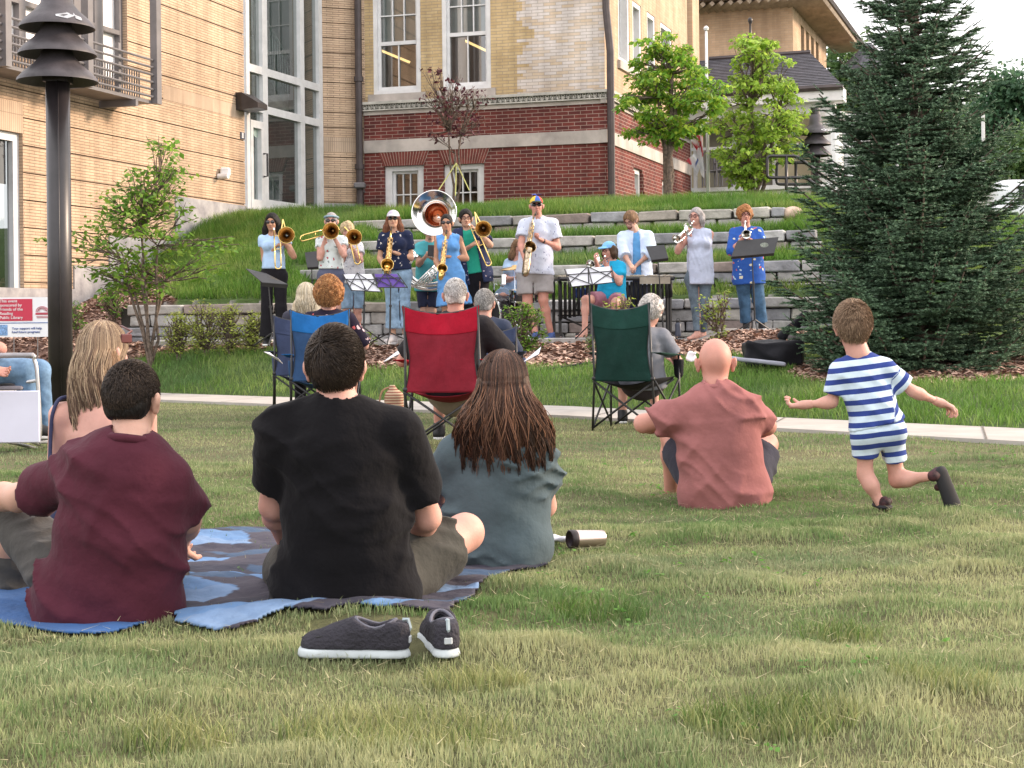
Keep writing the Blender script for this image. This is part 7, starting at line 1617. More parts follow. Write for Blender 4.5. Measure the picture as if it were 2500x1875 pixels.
for p, s_ in ((A0, -.30), (A0, .30), (A1, -.30), (A1, .30)): q = p + nn * s_; wh.lathe([(0, -.012), (.036, -.012), (.04, 0), (.036, .012), (0, .012)], 14, Matrix.Translation((q.x, q.y, .645)) @ Matrix.Rotation(R(90), 4, 'Y'))
wh.build('wheel', CHROME, t)
mb = MB(); q = at(1420, 715, 20.55); mb.cbox(q, (.20, .16, .13), .02, .2, jit=.004); o = mb.build('blue_box', mat('blue_box', (.08, .18, .62), .6, .15, 9)); tag(o, 'bright blue soft box tucked under the left half of the vibraphone', 'box'); mb = MB()
# trumpeter with grey hair
J = mk(20.2, (1706, 561), (1700, 529), pel=(1706, 676), sh=((1680, 573), (1734, 571)), el=((1655, 614), (1724, 619)), wr=((1668, 575), (1693, 581)), H=1.70, an=((1703, 830, -.1), (1717, 826, .1)), kn=((1700, 752), (1716, 752)))
person('grey haired woman with glasses in a pale sleeveless blouse playing trumpet', at(1706, 834, 20.2), J, (-.35, -1, 0), 1.70, .98, 'pink', dict(m=cloth('blouse_pale', (.50, .55, .70), bump=.5), hem=.10, sleeve=0, g=.03, loose=.05, wr=.010, dirs=[(50, 30, 6), (-40, 22, 9), (65, -20, 14)]), dict(m=DENIM_G, fr=1.9, g=.012, flare=1.2), style('bob', HG['grey'], .07, .0), glasses='round', female=True, feet='bare', head_f=(-.55, -.85, -.05), toe={'L': (-.9, -.5, 0), 'R': (-.6, -.8, 0)}, hands={'L': (None, (1, 0, 0), .7, 1), 'R': (None, (0, -.5, 1), .8, 1)})
trumpet('shiny silver trumpet aimed down left by the grey haired woman', at(1693, 541, 20.02), at(1652, 583, 19.68))
# trumpeter with curly hair
J = mk(20.3, (1822, 557), (1819, 526), pel=(1828, 672), sh=((1793, 567), (1851, 566)), el=((1788, 612), (1862, 606)), wr=((1813, 582), (1826, 582)), H=1.66, an=((1822, 815), (1860, 815)), gz=.73, kn=((1819, 740), (1854, 740)))
person('ginger curly haired woman in a bright blue fish print shirt playing trumpet', at(1830, 812, 20.3), J, (0, -1, 0), 1.66, 1.05, 'red', dict(m=cloth('shirt_fish', (.035, .11, .42), floral([(.70, .66, .50), (.70, .16, .10), (.45, .60, .72)], 11, .19, (.7, 1, 1))), hem=.12, sleeve=1.1, g=.03, loose=.035), dict(m=cloth('jeans_blue', (.07, .14, .24), var=.25), fr=1.95, flare=2.2, g=.022), style('curly', HG['ginger'], vol=.020), glasses='round', female=True, shoe_m=M['black'], hands={'L': (None, (1, 0, 0), .8, 1), 'R': (None, (-1, 0, 0), .8, 1)})
trumpet('silver trumpet pointed straight ahead by the curly haired player', at(1820, 541, 20.08), at(1822, 572, 19.72))
# music stands
stand('black stand with a sheet on top, leftmost in front of the trombonists', 19.0, ((600, 656), (650, 668), (703, 695), (640, 690)), ((655, 694), (666, 812)), .30, 'solid', PAPER, tilt=.2)
stand('folding wire stand holding white sheets, left of the purple one', 19.3, ((836, 668), (908, 667), (934, 714), (858, 710)), ((890, 700), (888, 800)), .30, 'wire', PAPER)
stand('folding wire stand holding a purple folder', 19.3, ((912, 667), (970, 667), (995, 703), (921, 703)), ((954, 690), (952, 812)), .34, 'wire', PURPLE)
stand('folding wire stand holding white sheets before the seated trumpeter', 19.4, ((1378, 656), (1492, 648), (1501, 690), (1392, 702)), ((1436, 654), (1442, 790)), .26, 'wire', PAPER)
stand('wide solid black stand before the curly haired trumpeter', 19.6, ((1800, 588), (1901, 579), (1890, 618), (1785, 627)), ((1836, 615), (1843, 780)), .22, 'solid', None, gz=.73)
t = stand('stand with a tablet in a black case between the vibraphone and grey haired trumpeter', 19.9, ((1577, 602), (1622, 598), (1632, 630), (1590, 635)), ((1606, 630), (1619, 800)), .24, 'solid', None)
stand('small black stand behind and left of the headband trombonist', 21.2, ((744, 617), (776, 613), (778, 651), (750, 653)), ((761, 650), (763, 760)), .25, 'solid', None)
mb = MB(); q = at(1866, 598, 19.56); mb.lathe([(0, 0), (.038, 0)], 14, Matrix.Translation(q) @ Matrix.Rotation(R(97), 4, 'X') @ Matrix.Diagonal((1.4, .8, 1, 1))); tag(mb.build('sticker', mat('sticker_pale', (.40, .45, .40), .6, .3, 60)), 'pale oval sticker on the back of the wide black music stand', 'sticker')
# things standing about
def blob(name, label, cat, c, size, m, rip=.01, Rm=None, extra=None, h=.012, dirs=((14, 9, 20), (-18, 15, 12), (10, -22, 16)), rb=.04):
    c = Vector(c); mx = max(size) + .06; S_ = S(c - Vector((mx,) * 3), c + Vector((mx,) * 3), h); S_.rbox(c, size, min(rb, min(size) * .9), .02, Rm)
    if extra: extra(S_, c)
    S_.ripple(rip, dirs); o = npmesh(name, *S_.mesh(), m); return tag(o, label, cat)
bagm = cloth('bag_black', (.018, .018, .022), rough=.6)
blob('gig_bag', 'black instrument bag resting on the first terrace behind the right trumpeters', 'instrument bag', at(1766, 695, 22.2), (.22, .12, .10), bagm, .02, extra=lambda S_, c: S_.cone(c + Vector((-.1, 0, .12)), c + Vector((.12, 0, .02)), .11, .07, .04))
t = thing('water_bottle', 'dark blue water bottle standing by the bare foot of the grey haired trumpeter', 'bottle', at(1656, 826, 19.9)); b = at(1656, 825, 19.9); b.z = .66; mb = MB(); mb.lathe([(0, 0), (.038, 0), (.04, .01), (.04, .15), (.028, .175), (.022, .18), (0, .18)], 20, Matrix.Translation(b)); mb.build('flask', mat('flask', (.05, .06, .09), .4), t, smooth=True); mb = MB(); mb.lathe([(.026, .178), (.026, .205), (0, .205)], 16, Matrix.Translation(b)); mb.tube([b + Vector((-.02, 0, .205)), b + Vector((-.015, 0, .23)), b + Vector((.015, 0, .23)), b + Vector((.02, 0, .205))], .004, 5); mb.build('lid', M['black'], t)
blob('gig_bag', 'long black instrument bag leaning under the left edge of the spruce', 'instrument bag', at(1938, 796, 17.0), (.22, .06, .055), bagm, .012, Rm=frame_R(*[unit(v) for v in ((.75, 0, .62), (0, 1, 0), (-.62, 0, .75))]))
blob('backpack', 'crumpled black backpack lying on the mulch left of the spruce', 'backpack', Vector((at(1888, 853, 16.7).x, 16.7, H(at(1888, 853, 16.7).x, 16.7) + .13)), (.32, .16, .14), bagm, .05, extra=lambda S_, c: S_.cone(c + Vector((-.18, 0, .06)), c + Vector((.28, 0, .07)), .05, .04, .03).ell(c + Vector((.05, -.12, -.01)), (.14, .06, .09), .03))
blob('jacket', 'dark grey jacket tossed on the ground at the left edge of the spruce', 'jacket', at(1962, 826, 16.9), (.16, .1, .045), cloth('jacket_grey', (.11, .10, .10)), .03)
blob('cloth_bag', 'beige cloth corner lying beside the dark jacket', 'cloth', at(2004, 830, 16.4), (.06, .05, .035), cloth('beige', (.36, .30, .24)), .012, h=.008)
blob('cushion', 'flat pale grey seat cushion on the grass below the black backpack', 'cushion', Vector((at(1850, 880, 16.2).x, 16.2, H(at(1850, 880, 16.2).x, 16.2) + .11)), (.28, .14, .022), cloth('cushion', (.33, .34, .40)), .008, Rm=frame_R(*[unit(v) for v in ((1, 0, -.12), (0, 1, 0), (.12, 0, 1))]))
mb = MB(); pts = [at(u, v, Y) for u, v, Y in ((1200, 872, 17.3), (1330, 868, 17.5), (1450, 862, 17.7), (1480, 860, 17.8))]
for p in pts: p.z = H(p.x, p.y) + .012
mb.tube(curve(pts, 6), .011, 6); tag(mb.build('hose', M['black']), 'thin black irrigation hose lying on the mulch', 'hose')
# ------------------------------------------------------------ the audience
def ribbon_hair(t, P, Rm, k, n_, L, cols, rad=.0016, whorl=(0, -.5, .86), lift=.012, fz=.35, low=-.62, name='hair_strands', side=(0, 0, 0), seed=1, m=None, vol=.008, tn=.22):
    g = np.random.default_rng(seed); d = g.normal(0, 1, (n_ * 3, 3)); d /= np.linalg.norm(d, axis=1)[:, None]
    ok = (d[:, 2] > low - .0 * d[:, 1]) & ~((d[:, 1] > fz) & (d[:, 2] < .42)) & ~((d[:, 1] > .05) & (d[:, 2] < -.12)); ok &= ~((np.abs(d[:, 0]) > .72) & (d[:, 2] < -.08) & (d[:, 1] > -.45)); d = d[ok][:n_]; n_ = len(d)
    w_ = np.array(whorl, float); w_ /= np.linalg.norm(w_); tan = d * (d @ w_)[:, None] - w_ + np.array(side)[None] * .6 + g.normal(0, tn, d.shape); K = 6; pts = []
    q = d.copy(); ln = L * g.uniform(.6, 1.2, (n_, 1)) * (1 - .55 * np.clip(-d[:, 2:3] * 1.6 + .1, 0, 1)) * np.where((np.abs(d[:, :1]) > .6) & (d[:, 2:3] < .45) & (d[:, 1:2] > -.6), .42, 1); A = np.array((.0755 + vol * .7, .099 + vol, .094 + vol)); c0 = np.array((0, -.010, .024))
    for i in range(K):
        pts.append((c0 + q * A * (1 + lift / .09 * (i / K))) * k); tt = tan - q * (tan * q).sum(1)[:, None]; tt /= np.linalg.norm(tt, axis=1)[:, None] + 1e-9; q = q + tt * ln / .09 / K; q /= np.linalg.norm(q, axis=1)[:, None]
    Pp = np.stack(pts, 1) @ Rm.T + arr(P(0, 0, 0))[None, None]; c = np.array(cols); ti = c[g.integers(0, len(c), n_)] * g.uniform(.7, 1.3, (n_, 1)); strands(Pp, rad * k, name, m or M['strand'], t, ti)
def long_hair(t, P, Rm, k, n_, L, cols, width=.10, az=(-2.2, 2.2), rad=.0019, wave=.010, seed=2, back=.03, part=0, shift=(0, 0), taper=.85):
    g = np.random.default_rng(seed); a = g.uniform(az[0], az[1], n_); K = 18; clump = np.round(a * 9) / 9; a = a * .82 + clump * .18; lnv = g.uniform(.72, 1.05, n_) * L * (1 - .12 * np.abs(clump) / 2); lay = g.uniform(0, 1, n_); ph = clump * 37 % 6.28 + g.normal(0, .9, n_); pts = []
    th0 = g.uniform(.02, 1.1, n_)
    for i in range(K):
        s_ = i / (K - 1)
        o = .35; th = np.where(s_ < o, th0 + (1.62 - th0) * (s_ / o), 1.62); dn = np.clip((s_ - o) / (1 - o), 0, 1)
        rx, ry, rz = .084 + .012 * lay, .104 + .012 * lay, .100 + .010 * lay; x = part + rx * np.sin(th) * np.sin(a); y = -.008 - ry * np.sin(th) * np.cos(a); z = .022 + rz * np.cos(th)
        sp = 1 + (width / .09 - 1) * sst(np.array(dn * 1.15)); x = x * sp + shift[0] * dn ** 1.3; y = y * (1 - .12 * dn) - back * (np.sin(dn * 3.1) * lay + .55 * dn) + shift[1] * dn; z = z - dn * lnv
        x = x + wave * np.sin(dn * 7 + ph) * dn * 1.4; y = y + wave * .8 * np.cos(dn * 8 + ph * 1.7) * dn; x = x * (1 - (1 - taper) * dn ** 3); pts.append(np.stack([x, y, z], 1) * k)
    # curls at the very tips
    Pp = np.stack(pts, 1) @ Rm.T + arr(P(0, 0, 0))[None, None]; c = np.array(cols); ti = c[(np.abs(clump * 13).astype(int) + g.integers(0, 2, n_)) % len(c)] * g.uniform(.65, 1.35, (n_, 1)); strands(Pp, rad * k, 'hair_strands', M['strand'], t, ti)
def curly(st, n_, L, cols, vol, tn=1.2, rad=.0022, **kw): return both(st, lambda *a: ribbon_hair(*a[:4], n_, L, cols, rad, vol=vol, tn=tn, **kw))
M['strand'] = mat('hair_strand', (1, 1, 1), .5, .05, 20, vcol=True, spec=.28)
DK = [(.022, .015, .012), (.035, .024, .018), (.06, .042, .03)]; BL = [(.34, .24, .15), (.22, .145, .095), (.46, .34, .22), (.15, .095, .065)]; BR = [(.048, .025, .017), (.075, .037, .025), (.115, .058, .037), (.032, .018, .013)]
def sitter(Y, neck, head, pel, sh, el, wr, hip, kn, an, dYpel=0, hd=0):
    """joints; every entry (u, v, dY)"""
    A = lambda q: at(q[0], q[1], Y + (q[2] if len(q) > 2 else 0)); J = dict(neck=A(neck), head=A(head), pel=A(pel))
    for i, s_ in enumerate('LR'):
        for n_, q in (('sh', sh), ('el', el), ('wr', wr), ('hip', hip), ('kn', kn), ('an', an)): J[n_ + s_] = A(q[i])
    return J
# man in the black tee
J = sitter(4.74, (829, 988, -.01), (818, 898, .02), (845, 1424, .06), ((684, 1048), (978, 1046)), ((668, 1235, .12), (1042, 1262, .14)), ((700, 1330, .42), (1005, 1318, .40)), ((765, 1432, .10), (930, 1430, .10)), ((700, 1375, .56), (1135, 1300, .42)), ((960, 1440, .62), (800, 1440, .66)))
person('man in a black tee sitting cross legged on the quilt, seen from behind', at(840, 1490, 4.8), J, (0, 1, 0), 1.80, 1.06, 'pink', dict(m=cloth('tee_black', (.007, .0065, .008), bump=.5), hem=.095, sleeve=.70, g=.022, sg=.004, loose=.008, wr=.011, dirs=[(8, 6, 22), (-13, 5, 16), (16, -9, 31)]), dict(m=cloth('shorts_olive', (.062, .060, .052), bump=.6, vs=14), fr=.72, flare=2.6, g=.014, seat=1, wr=.014, name='shorts'),
       both(style('short', HG['black'], vol=.0), lambda *a: ribbon_hair(*a[:4], 7500, .07, DK, .0012, whorl=(-.35, -.55, .75), side=(.5, .5, 0), lift=.016, vol=.011)), face=True, h=.008, head_sc=.98, feet='bare', head_f=(-.05, 1, .03), hand_h=.0055)
# man in the maroon tee
J = sitter(4.66, (316, 1088, -.02), (324, 978, .05), (275, 1452, .05), ((196, 1146, .04), (412, 1168, 0)), ((45, 1215, .26), (455, 1270, .16)), ((-95, 1205, .46), (440, 1330, .42)), ((205, 1455, .08), (345, 1460, .08)), ((20, 1255, .50), (405, 1400, .7)), ((40, 1490, .55), (150, 1480, .8)))
person('man in a maroon tee on the blue blanket, one arm resting on his knee', at(285, 1530, 4.66), J, (-.1, 1, 0), 1.80, 1.08, 'light', dict(m=cloth('tee_maroon', (.078, .019, .031), bump=.5), hem=.10, sleeve=.66, g=.024, sg=.004, loose=.012, wr=.013, dirs=[(12, 6, 18), (-15, 5, 12), (20, -9, 27)], collar=True), dict(m=cloth('trousers_grey', (.074, .070, .066), bump=.6, vs=12), fr=1.9, flare=1.4, g=.014, seat=1, wr=.014),
       both(style('short', HG['black'], vol=-.006), lambda *a: ribbon_hair(*a[:4], 6500, .030, DK, .0011, whorl=(0, -.45, .9), lift=.010, vol=.005, low=-.72)), h=.008, feet='bare', head_f=(.22, 1, -.05), head_sc=.97, hand_h=.0055)
# blonde woman
J = sitter(6.2, (262, 985, .0), (256, 860, .06), (240, 1270, .06), ((150, 1010, 0), (352, 1016, 0)), ((140, 1150, .10), (365, 1150, .10)), ((190, 1230, .34), (330, 1230, .34)), ((190, 1285, .1), (285, 1285, .1)), ((150, 1200, .5), (330, 1210, .5)), ((200, 1310, .7), (290, 1310, .7)))
def f1hair(t, P, Rm, k, C):
    style('long', HG['ltbrown'], .10, -.008)(t, P, Rm, k, C); long_hair(t, P, Rm, k, 6000, .27, BL, .10, (-1.9, 2.1), .0017, .012, 4, shift=(-.01, 0)); long_hair(t, P, Rm, k, 420, .38, BL, .07, (-.9, -.2), .0020, .010, 5, back=.05, shift=(.02, 0), taper=.6)
def f1x(t, P, Rm, k, C):
    mb = MB(); mb.tube([P(.086, .02, .06), P(.080, .07, .085), P(.0, .09, .105), P(-.06, .07, .09)], .005, 6); mb.cbox(P(.088, .035, .060), (.008, .06, .036), .004, M=Matrix.Translation(P(.093, .03, .055)) @ Matrix(((Rm[0][0], Rm[0][1], Rm[0][2], 0), (Rm[1][0], Rm[1][1], Rm[1][2], 0), (Rm[2][0], Rm[2][1], Rm[2][2], 0), (0, 0, 0, 1)))); mb.build('sunglasses', mat('tortoise', (.10, .02, .02), .25), t)
zc = at(240, 1118, 6.2).z
pw = person('blonde woman with a bare back and sunglasses pushed up on her head', at(235, 1300, 6.3), J, (.1, 1, 0), 1.66, 1.1, 'pink', dict(m=cloth('top_navy', (.04, .045, .10)), hem=.10, sleeve=0, g=.010, strapless=zc, name='halter_top'), dict(m=NAVYC, fr=1.6, flare=1.2, g=.02, seat=1), f1hair, h=.0105, feet='bare', head_f=(.55, .85, .0), extra=f1x, female=False, head_sc=1.02)
mb = MB(); sp = J['shL']; mb.tube(curve([at(132, 1130, 6.2) + Vector((-.005, -.04, 0)), at(124, 1060, 6.17), at(130, 1005, 6.15), at(150, 972, 6.18), at(200, 972, 6.26)], 5), .008, 6); mb.build('strap', mat('strap_navy', (.04, .045, .10), .8), pw, smooth=True)
# woman in the teal tee
J = sitter(5.6, (1222, 1050, 0), (1228, 938, .03), (1212, 1300, .03), ((1110, 1105, .0), (1312, 1108, 0)), ((1056, 1195, .14), (1330, 1235, .16)), ((1090, 1225, .40), (1270, 1300, .4)), ((1150, 1325, .06), (1265, 1325, .06)), ((1085, 1255, .5), (1290, 1300, .6)), ((1120, 1380, .7), (1230, 1380, .8)))
def f4hair(t, P, Rm, k, C):
    style('long', HG['brown'], .15, -.004)(t, P, Rm, k, C); long_hair(t, P, Rm, k, 12000, .345, BR, .165, (-2.3, 2.3), .0014, .016, 7, back=.05, taper=.98); long_hair(t, P, Rm, k, 900, .32, [(.17, .09, .055), (.24, .12, .07)], .18, (-2.3, 2.3), .0012, .018, 8, back=.06)
person('woman with long brown hair in a grey green tee sitting on the quilt', at(1215, 1390, 5.6), J, (.03, 1, 0), 1.66, 1.13, 'pink', dict(m=cloth('tee_teal', (.078, .108, .122), bump=.4), hem=.10, sleeve=.55, g=.020, sg=.006, loose=.012, wr=.012, dirs=[(3, 5, 42), (-6, 4, 34), (8, -6, 58)]), dict(m=NAVYC, fr=1.9, flare=1.1, g=.018, seat=1), f4hair, h=.009, feet='bare', belly=.03, head_sc=1.0, head_f=(0, 1, 0))
# bald man
J = sitter(7.35, (1747, 960, -.0), (1746, 886, .04), (1765, 1180, .04), ((1668, 1003, 0), (1825, 1003, 0)), ((1571, 1034, .12), (1872, 1040, .16)), ((1640, 1040, .34), (1815, 1060, .40)), ((1722, 1195, .08), (1810, 1195, .08)), ((1642, 1062, .44), (1868, 1085, .44)), ((1640, 1212, .60), (1840, 1215, .66)))
person('bald man in a salmon tee sitting on the grass with his arms round his knees', at(1765, 1245, 7.35), J, (-.03, 1, 0), 1.80, 1.08, 'red', dict(m=cloth('tee_salmon', (.31, .125, .12), bump=.4), hem=.105, sleeve=.62, g=.024, sg=.002, loose=.010, wr=.012, dirs=[(14, 6, 20), (-12, 5, 15), (22, -9, 36)], collar=True), dict(m=cloth('shorts_navy', (.045, .045, .062), bump=.5, vs=12), fr=.74, flare=2.8, g=.012, seat=1, wr=.012, name='shorts'), None, h=.0085, feet='bare', head_f=(0, 1, -.05), head_sc=1.02)
# running boy
Yb = 7.0; A = lambda u, v, d=0: at(u, v, Yb + d)
J = dict(neck=A(2096, 866), head=A(2082, 800, .02), pel=A(2140, 1040), shL=A(2046, 902), shR=A(2162, 896), elL=A(2032, 982, .02), elR=A(2228, 955, .02), wrL=A(1968, 988, .06), wrR=A(2292, 982, .08), hipL=A(2112, 1054), hipR=A(2172, 1052), knL=A(2112, 1158, .03), knR=A(2190, 1172, .05), anL=A(2158, 1246, .0), anR=A(2278, 1162, -.10))
def stripes(n, l, vec, out):
    a = n.new('ShaderNodeAttribute'); a.attribute_name = 'band'; m1 = n.new('ShaderNodeMath'); m1.operation = 'MULTIPLY'; m1.inputs[1].default_value = 1 / .0515; m2 = n.new('ShaderNodeMath'); m2.operation = 'FRACT'; m3 = n.new('ShaderNodeMath'); m3.operation = 'LESS_THAN'; m3.inputs[1].default_value = .46
    l.new(a.outputs['Fac'], m1.inputs[0]); l.new(m1.outputs[0], m2.inputs[0]); l.new(m2.outputs[0], m3.inputs[0]); return _mix(n, l, m3.outputs[0], out, (.035, .06, .24))
ms_ = cloth('striped_jersey', (.60, .72, .82), stripes, bump=.25)
def boyhair(t, P, Rm, k, C):
    style('short', HG['ltbrown'], vol=-.002)(t, P, Rm, k, C); ribbon_hair(t, P, Rm, k, 4200, .05, [(.17, .11, .07), (.26, .17, .11), (.40, .28, .18)], .0012, whorl=(0, -.3, .95), lift=.030, vol=.010, low=-.7)
boy = person('little boy in a blue and white striped outfit running across the lawn', at(2150, 1270, 7.0), J, (-.05, 1, 0), .98, .98, 'pink', dict(m=ms_, hem=-.004, sleeve=.72, g=.026, sg=.014, loose=.016, wr=.006), dict(m=ms_, fr=.60, flare=1.7, g=.022, wr=.005, name='shorts', crotch=1, gap=.007), boyhair, h=.0075, feet='none', head_f=(.12, 1, 0), head_sc=1.05, hand_h=.0042, hands={'L': (None, (0, 0, 1), 1.1, 1), 'R': (None, (0, 0, -1), .7, -1)})
for ch in boy.children:
    if ch.name.split('.')[0] in ('shirt', 'shorts'):
        me = ch.data; co = np.zeros(len(me.vertices) * 3, np.float32); me.vertices.foreach_get('co', co); co = co.reshape(-1, 3); band = co[:, 2] - co[:, 0] * .12
        if ch.name.startswith('shirt'):
            d = arr((J['elR'] - J['shR']).normalized()); s_ = (co - arr(J['shR'])) @ d; msk = (s_ > .045) & (co[:, 0] > J['shR'].x + .02); band = np.where(msk, -s_, band)
        a_ = me.attributes.new('band', 'FLOAT', 'POINT'); a_.data.foreach_set('value', band)
def small_shoe(parent, a, heel, toe_, up, m, sole):
    d = (toe_ - heel); L = d.length; d.normalize(); up = unit(up); s_ = d.cross(up).normalized(); Rm = frame_R(s_, d, up); c = (heel + toe_) / 2
    S_ = S(c - Vector((.14,) * 3), c + Vector((.14,) * 3), .006); S_.cone(heel + d * .030, toe_ - d * .034, .036, .043, 0, flat=(up, 2.6)); V, Fc = S_.mesh(); npmesh('sole', V, Fc, sole, parent)
    S_ = S(c - Vector((.14,) * 3), c + Vector((.14,) * 3), .006); u2 = c + up * .02
    S_.cone(heel + d * .03 + up * .02, a, .028, .026, .01).cone(heel + d * .09 + up * .02 - s_ * .028, heel + d * .09 + up * .02 + s_ * .028, .017, .017, .01).cone(toe_ - d * .03 + up * .015, heel + d * .09 + up * .02, .026, .02, .01); V, Fc = S_.mesh(); npmesh('sandal', V, Fc, m, parent)
rubber = mat('rubber', (.022, .022, .026), .75); straps = mat('sandal_strap', (.06, .02, .024), .7, .5, 30)
small_shoe(boy, J['anR'], A(2292, 1142, -.10), A(2332, 1250, -.05), Vector((-.38, .92, .1)), straps, rubber)
b0 = J['anL']; small_shoe(boy, b0, Vector((b0.x, b0.y - .04, .030)), Vector((b0.x + .01, b0.y + .12, .027)), (0, 0, 1), straps, rubber)
# ---- camp chairs
def camp_chair(label, p, rz, back_c, top_c, w=.52, hgt=.97, seat_c=None, arms=True, group='folding camp chairs', pocket=False):
    t = thing('camp_chair', label, 'camp chair', (0, 0, 0), group); hw = w / 2; mb = MB(); r_ = .0095
    for sx in (-1, 1):
        mb.tube([(sx * (hw + .015), -.30, 0), (sx * (hw - .005), -.30, .42), (sx * (hw - .012), -.36, hgt)], r_, 7); mb.tube([(sx * (hw + .05), .22, 0), (sx * (hw + .045), .22, .60)], r_, 7)
        mb.tube([(sx * (hw + .015), -.30, .02), (sx * (hw + .045), .22, .40)], r_, 6); mb.tube([(sx * (hw + .045), .22, .02), (sx * (hw + .01), -.28, .40)], r_, 6)
        for z in (.42,): mb.cbox((sx * (hw - .004), -.295, z), (.035, .035, .03), .005)
    for y in (-.30, .22):
        mb.tube([(-hw - .015, y, .02), (hw, y + (.02 if y < 0 else 0), .40)], r_, 6); mb.tube([(hw + .015, y + .02, .02), (-hw, y, .40)], r_, 6)
    mb.build('frame', BMETAL, t, smooth=True)
    nu, nv = 17, 30
    def sheet(name, fn, m, nu=nu, nv=nv):
        V = [fn(i / (nu - 1) * 2 - 1, j / (nv - 1)) for i in range(nu) for j in range(nv)]; Fc = [(i * nv + j, (i + 1) * nv + j, (i + 1) * nv + j + 1, i * nv + j + 1) for i in range(nu - 1) for j in range(nv - 1)]
        me = npmesh(name, V, Fc, m, t); so = me.modifiers.new('thickness', 'SOLIDIFY'); so.thickness = .004; return me
    zt = hgt
    def bk(a, b):      # top to seat
        z = zt - b * (zt - .40); wd = hw * np.interp(b, [0, .25, .6, .85, 1], [1, .95, .84, .90, 1.0]); sag = .055 * (1 - a * a) * math.sin(min(b * 1.2, 1) * 1.57); y = -.36 + b * .06 - sag + (.010 * math.sin(a * 11 + b * 9) + .007 * math.sin(a * 23 - b * 14)) * (1 - abs(a)) * (1 - .5 * b); z -= .055 * (1 - a * a) * (1 - b) ** 2
        return (a * wd, y, z)
    sheet('backrest', lambda a, b: bk(a, .26 + .74 * b), back_c); sheet('top_panel', lambda a, b: tuple(np.array(bk(a, .29 * b)) + np.array((0, -.003, 0))), top_c)
    def st(a, b): y = -.30 + b * .55; z = .42 - .14 * (1 - a * a) * math.sin(min(b * 1.5 + .35, 1.57)) * (1 - .35 * b) - .0 * b; return (a * (hw - .0), y, z)
    sheet('seat', st, seat_c or back_c)
    mb = MB(); mb.tube([bk(a, 0) for a in np.linspace(-1, 1, 12)], .007, 5)
    for a in (-1, 1): mb.tube([bk(a, b) for b in np.linspace(0, 1, 10)], .006, 5)
    mb.build('piping', BMETAL, t)
    if arms:
        for sx in (-1, 1):
            def ar_(a, b): y = -.33 + b * .60; return (sx * (hw + .035) + a * .042, y, .60 + .03 * (1 - b) - .02 * (1 - a * a) * math.sin(b * 3.14))
            me = sheet('armrest', ar_, top_c, 5, 12)
            S_ = S((sx * (hw + .035) - .09, .17, .38), (sx * (hw + .035) + .09, .33, .64), .01); c = Vector((sx * (hw + .035), .25, .56)); S_.cone(c, c - Vector((0, 0, .12)), .045, .038, .0, capa=True); npmesh('cup_holder', *S_.mesh(), seat_c or back_c, t)
    t.location = p; t.rotation_euler = (0, 0, rz); return t
def fabric(n_, c): return mat(n_, c, .75, .12, 5, bump=.6, bscale=9, spec=.2, trans=.12)
BLU, BLU2 = fabric('blue_fabric', (.02, .17, .50)), fabric('blue_mesh', (.035, .085, .20)); RED, RED2 = fabric('red_fabric', (.42, .008, .03)), fabric('red_mesh', (.26, .018, .035)); GRN, GRN2 = fabric('green_fabric', (.009, .042, .034)), fabric('green_fabric_light', (.012, .055, .044)); NVY = fabric('navy_fabric', (.06, .08, .16)); BLKF = fabric('black_fabric', (.012, .012, .016))
def gp(u, Y): return Vector((at(u, 900, Y).x, Y, 0))
p = gp(790, 13.2); camp_chair('blue camp chair whose top panel is bright blue, left of the red chair', p, .05, BLU2, BLU, .50, 1.0, BLU2)
p = gp(1098, 10.95); camp_chair('red camp chair, the middle one of the front three', p, -.12, RED2, RED, .535, 1.0, RED2)
p = gp(1552, 12.5); camp_chair('dark green camp chair, rightmost of the camp chairs', p, -.42, GRN, GRN2, .50, 1.02, BLKF)
p = gp(742, 14.6); camp_chair('dark blue camp chair mostly hidden behind the bright blue one', p, .05, NVY, NVY, .50, .96)
p = gp(1196, 13.4); camp_chair('navy camp chair with a grey haired listener behind the red one', p, .0, NVY, NVY, .48, .84)
def listener(label, Y, u, vhead, H, sk, shirt, pants, hair_, dx=0, bx=0, el=(.27, .27), shoulders=.175, z0=0, head_f=(0, 1, 0), build=1.0, fr=1.0, dz=0, **kw):
    """person sitting in a chair at depth Y (its back), seen from behind"""
    hd = at(u, vhead, Y - .10 + dx); k = H / 1.75; x, y = hd.x + bx, hd.y; zh = hd.z; nz = zh - .155 * k; pz = max(nz - .50 * k, .38); J = dict(head=hd, neck=Vector((x, y - .02, nz)), pel=Vector((x, y + .06, pz)))
    for s_, sg in (('L', -1), ('R', 1)):
        J['sh' + s_] = Vector((x + sg * shoulders * k, y, nz - .055 * k)); e = el[0 if sg < 0 else 1]; J['el' + s_] = Vector((x + sg * (shoulders + e - .17) * k, y + .08, nz - .30 * k)); J['wr' + s_] = J['el' + s_] + Vector((-sg * .03, .235, .0 + .02)) * k
        J['hip' + s_] = Vector((x + sg * .09 * k, y + .10, pz)); J['kn' + s_] = Vector((x + sg * .14 * k, y + .50, .47)); J['an' + s_] = Vector((x + sg * .15 * k, y + .52, .09))
    return person(label, (x, y, 0), J, (0, 1, 0), H, build, sk, shirt, pants, hair_, head_f=head_f, h=.012, **kw), J
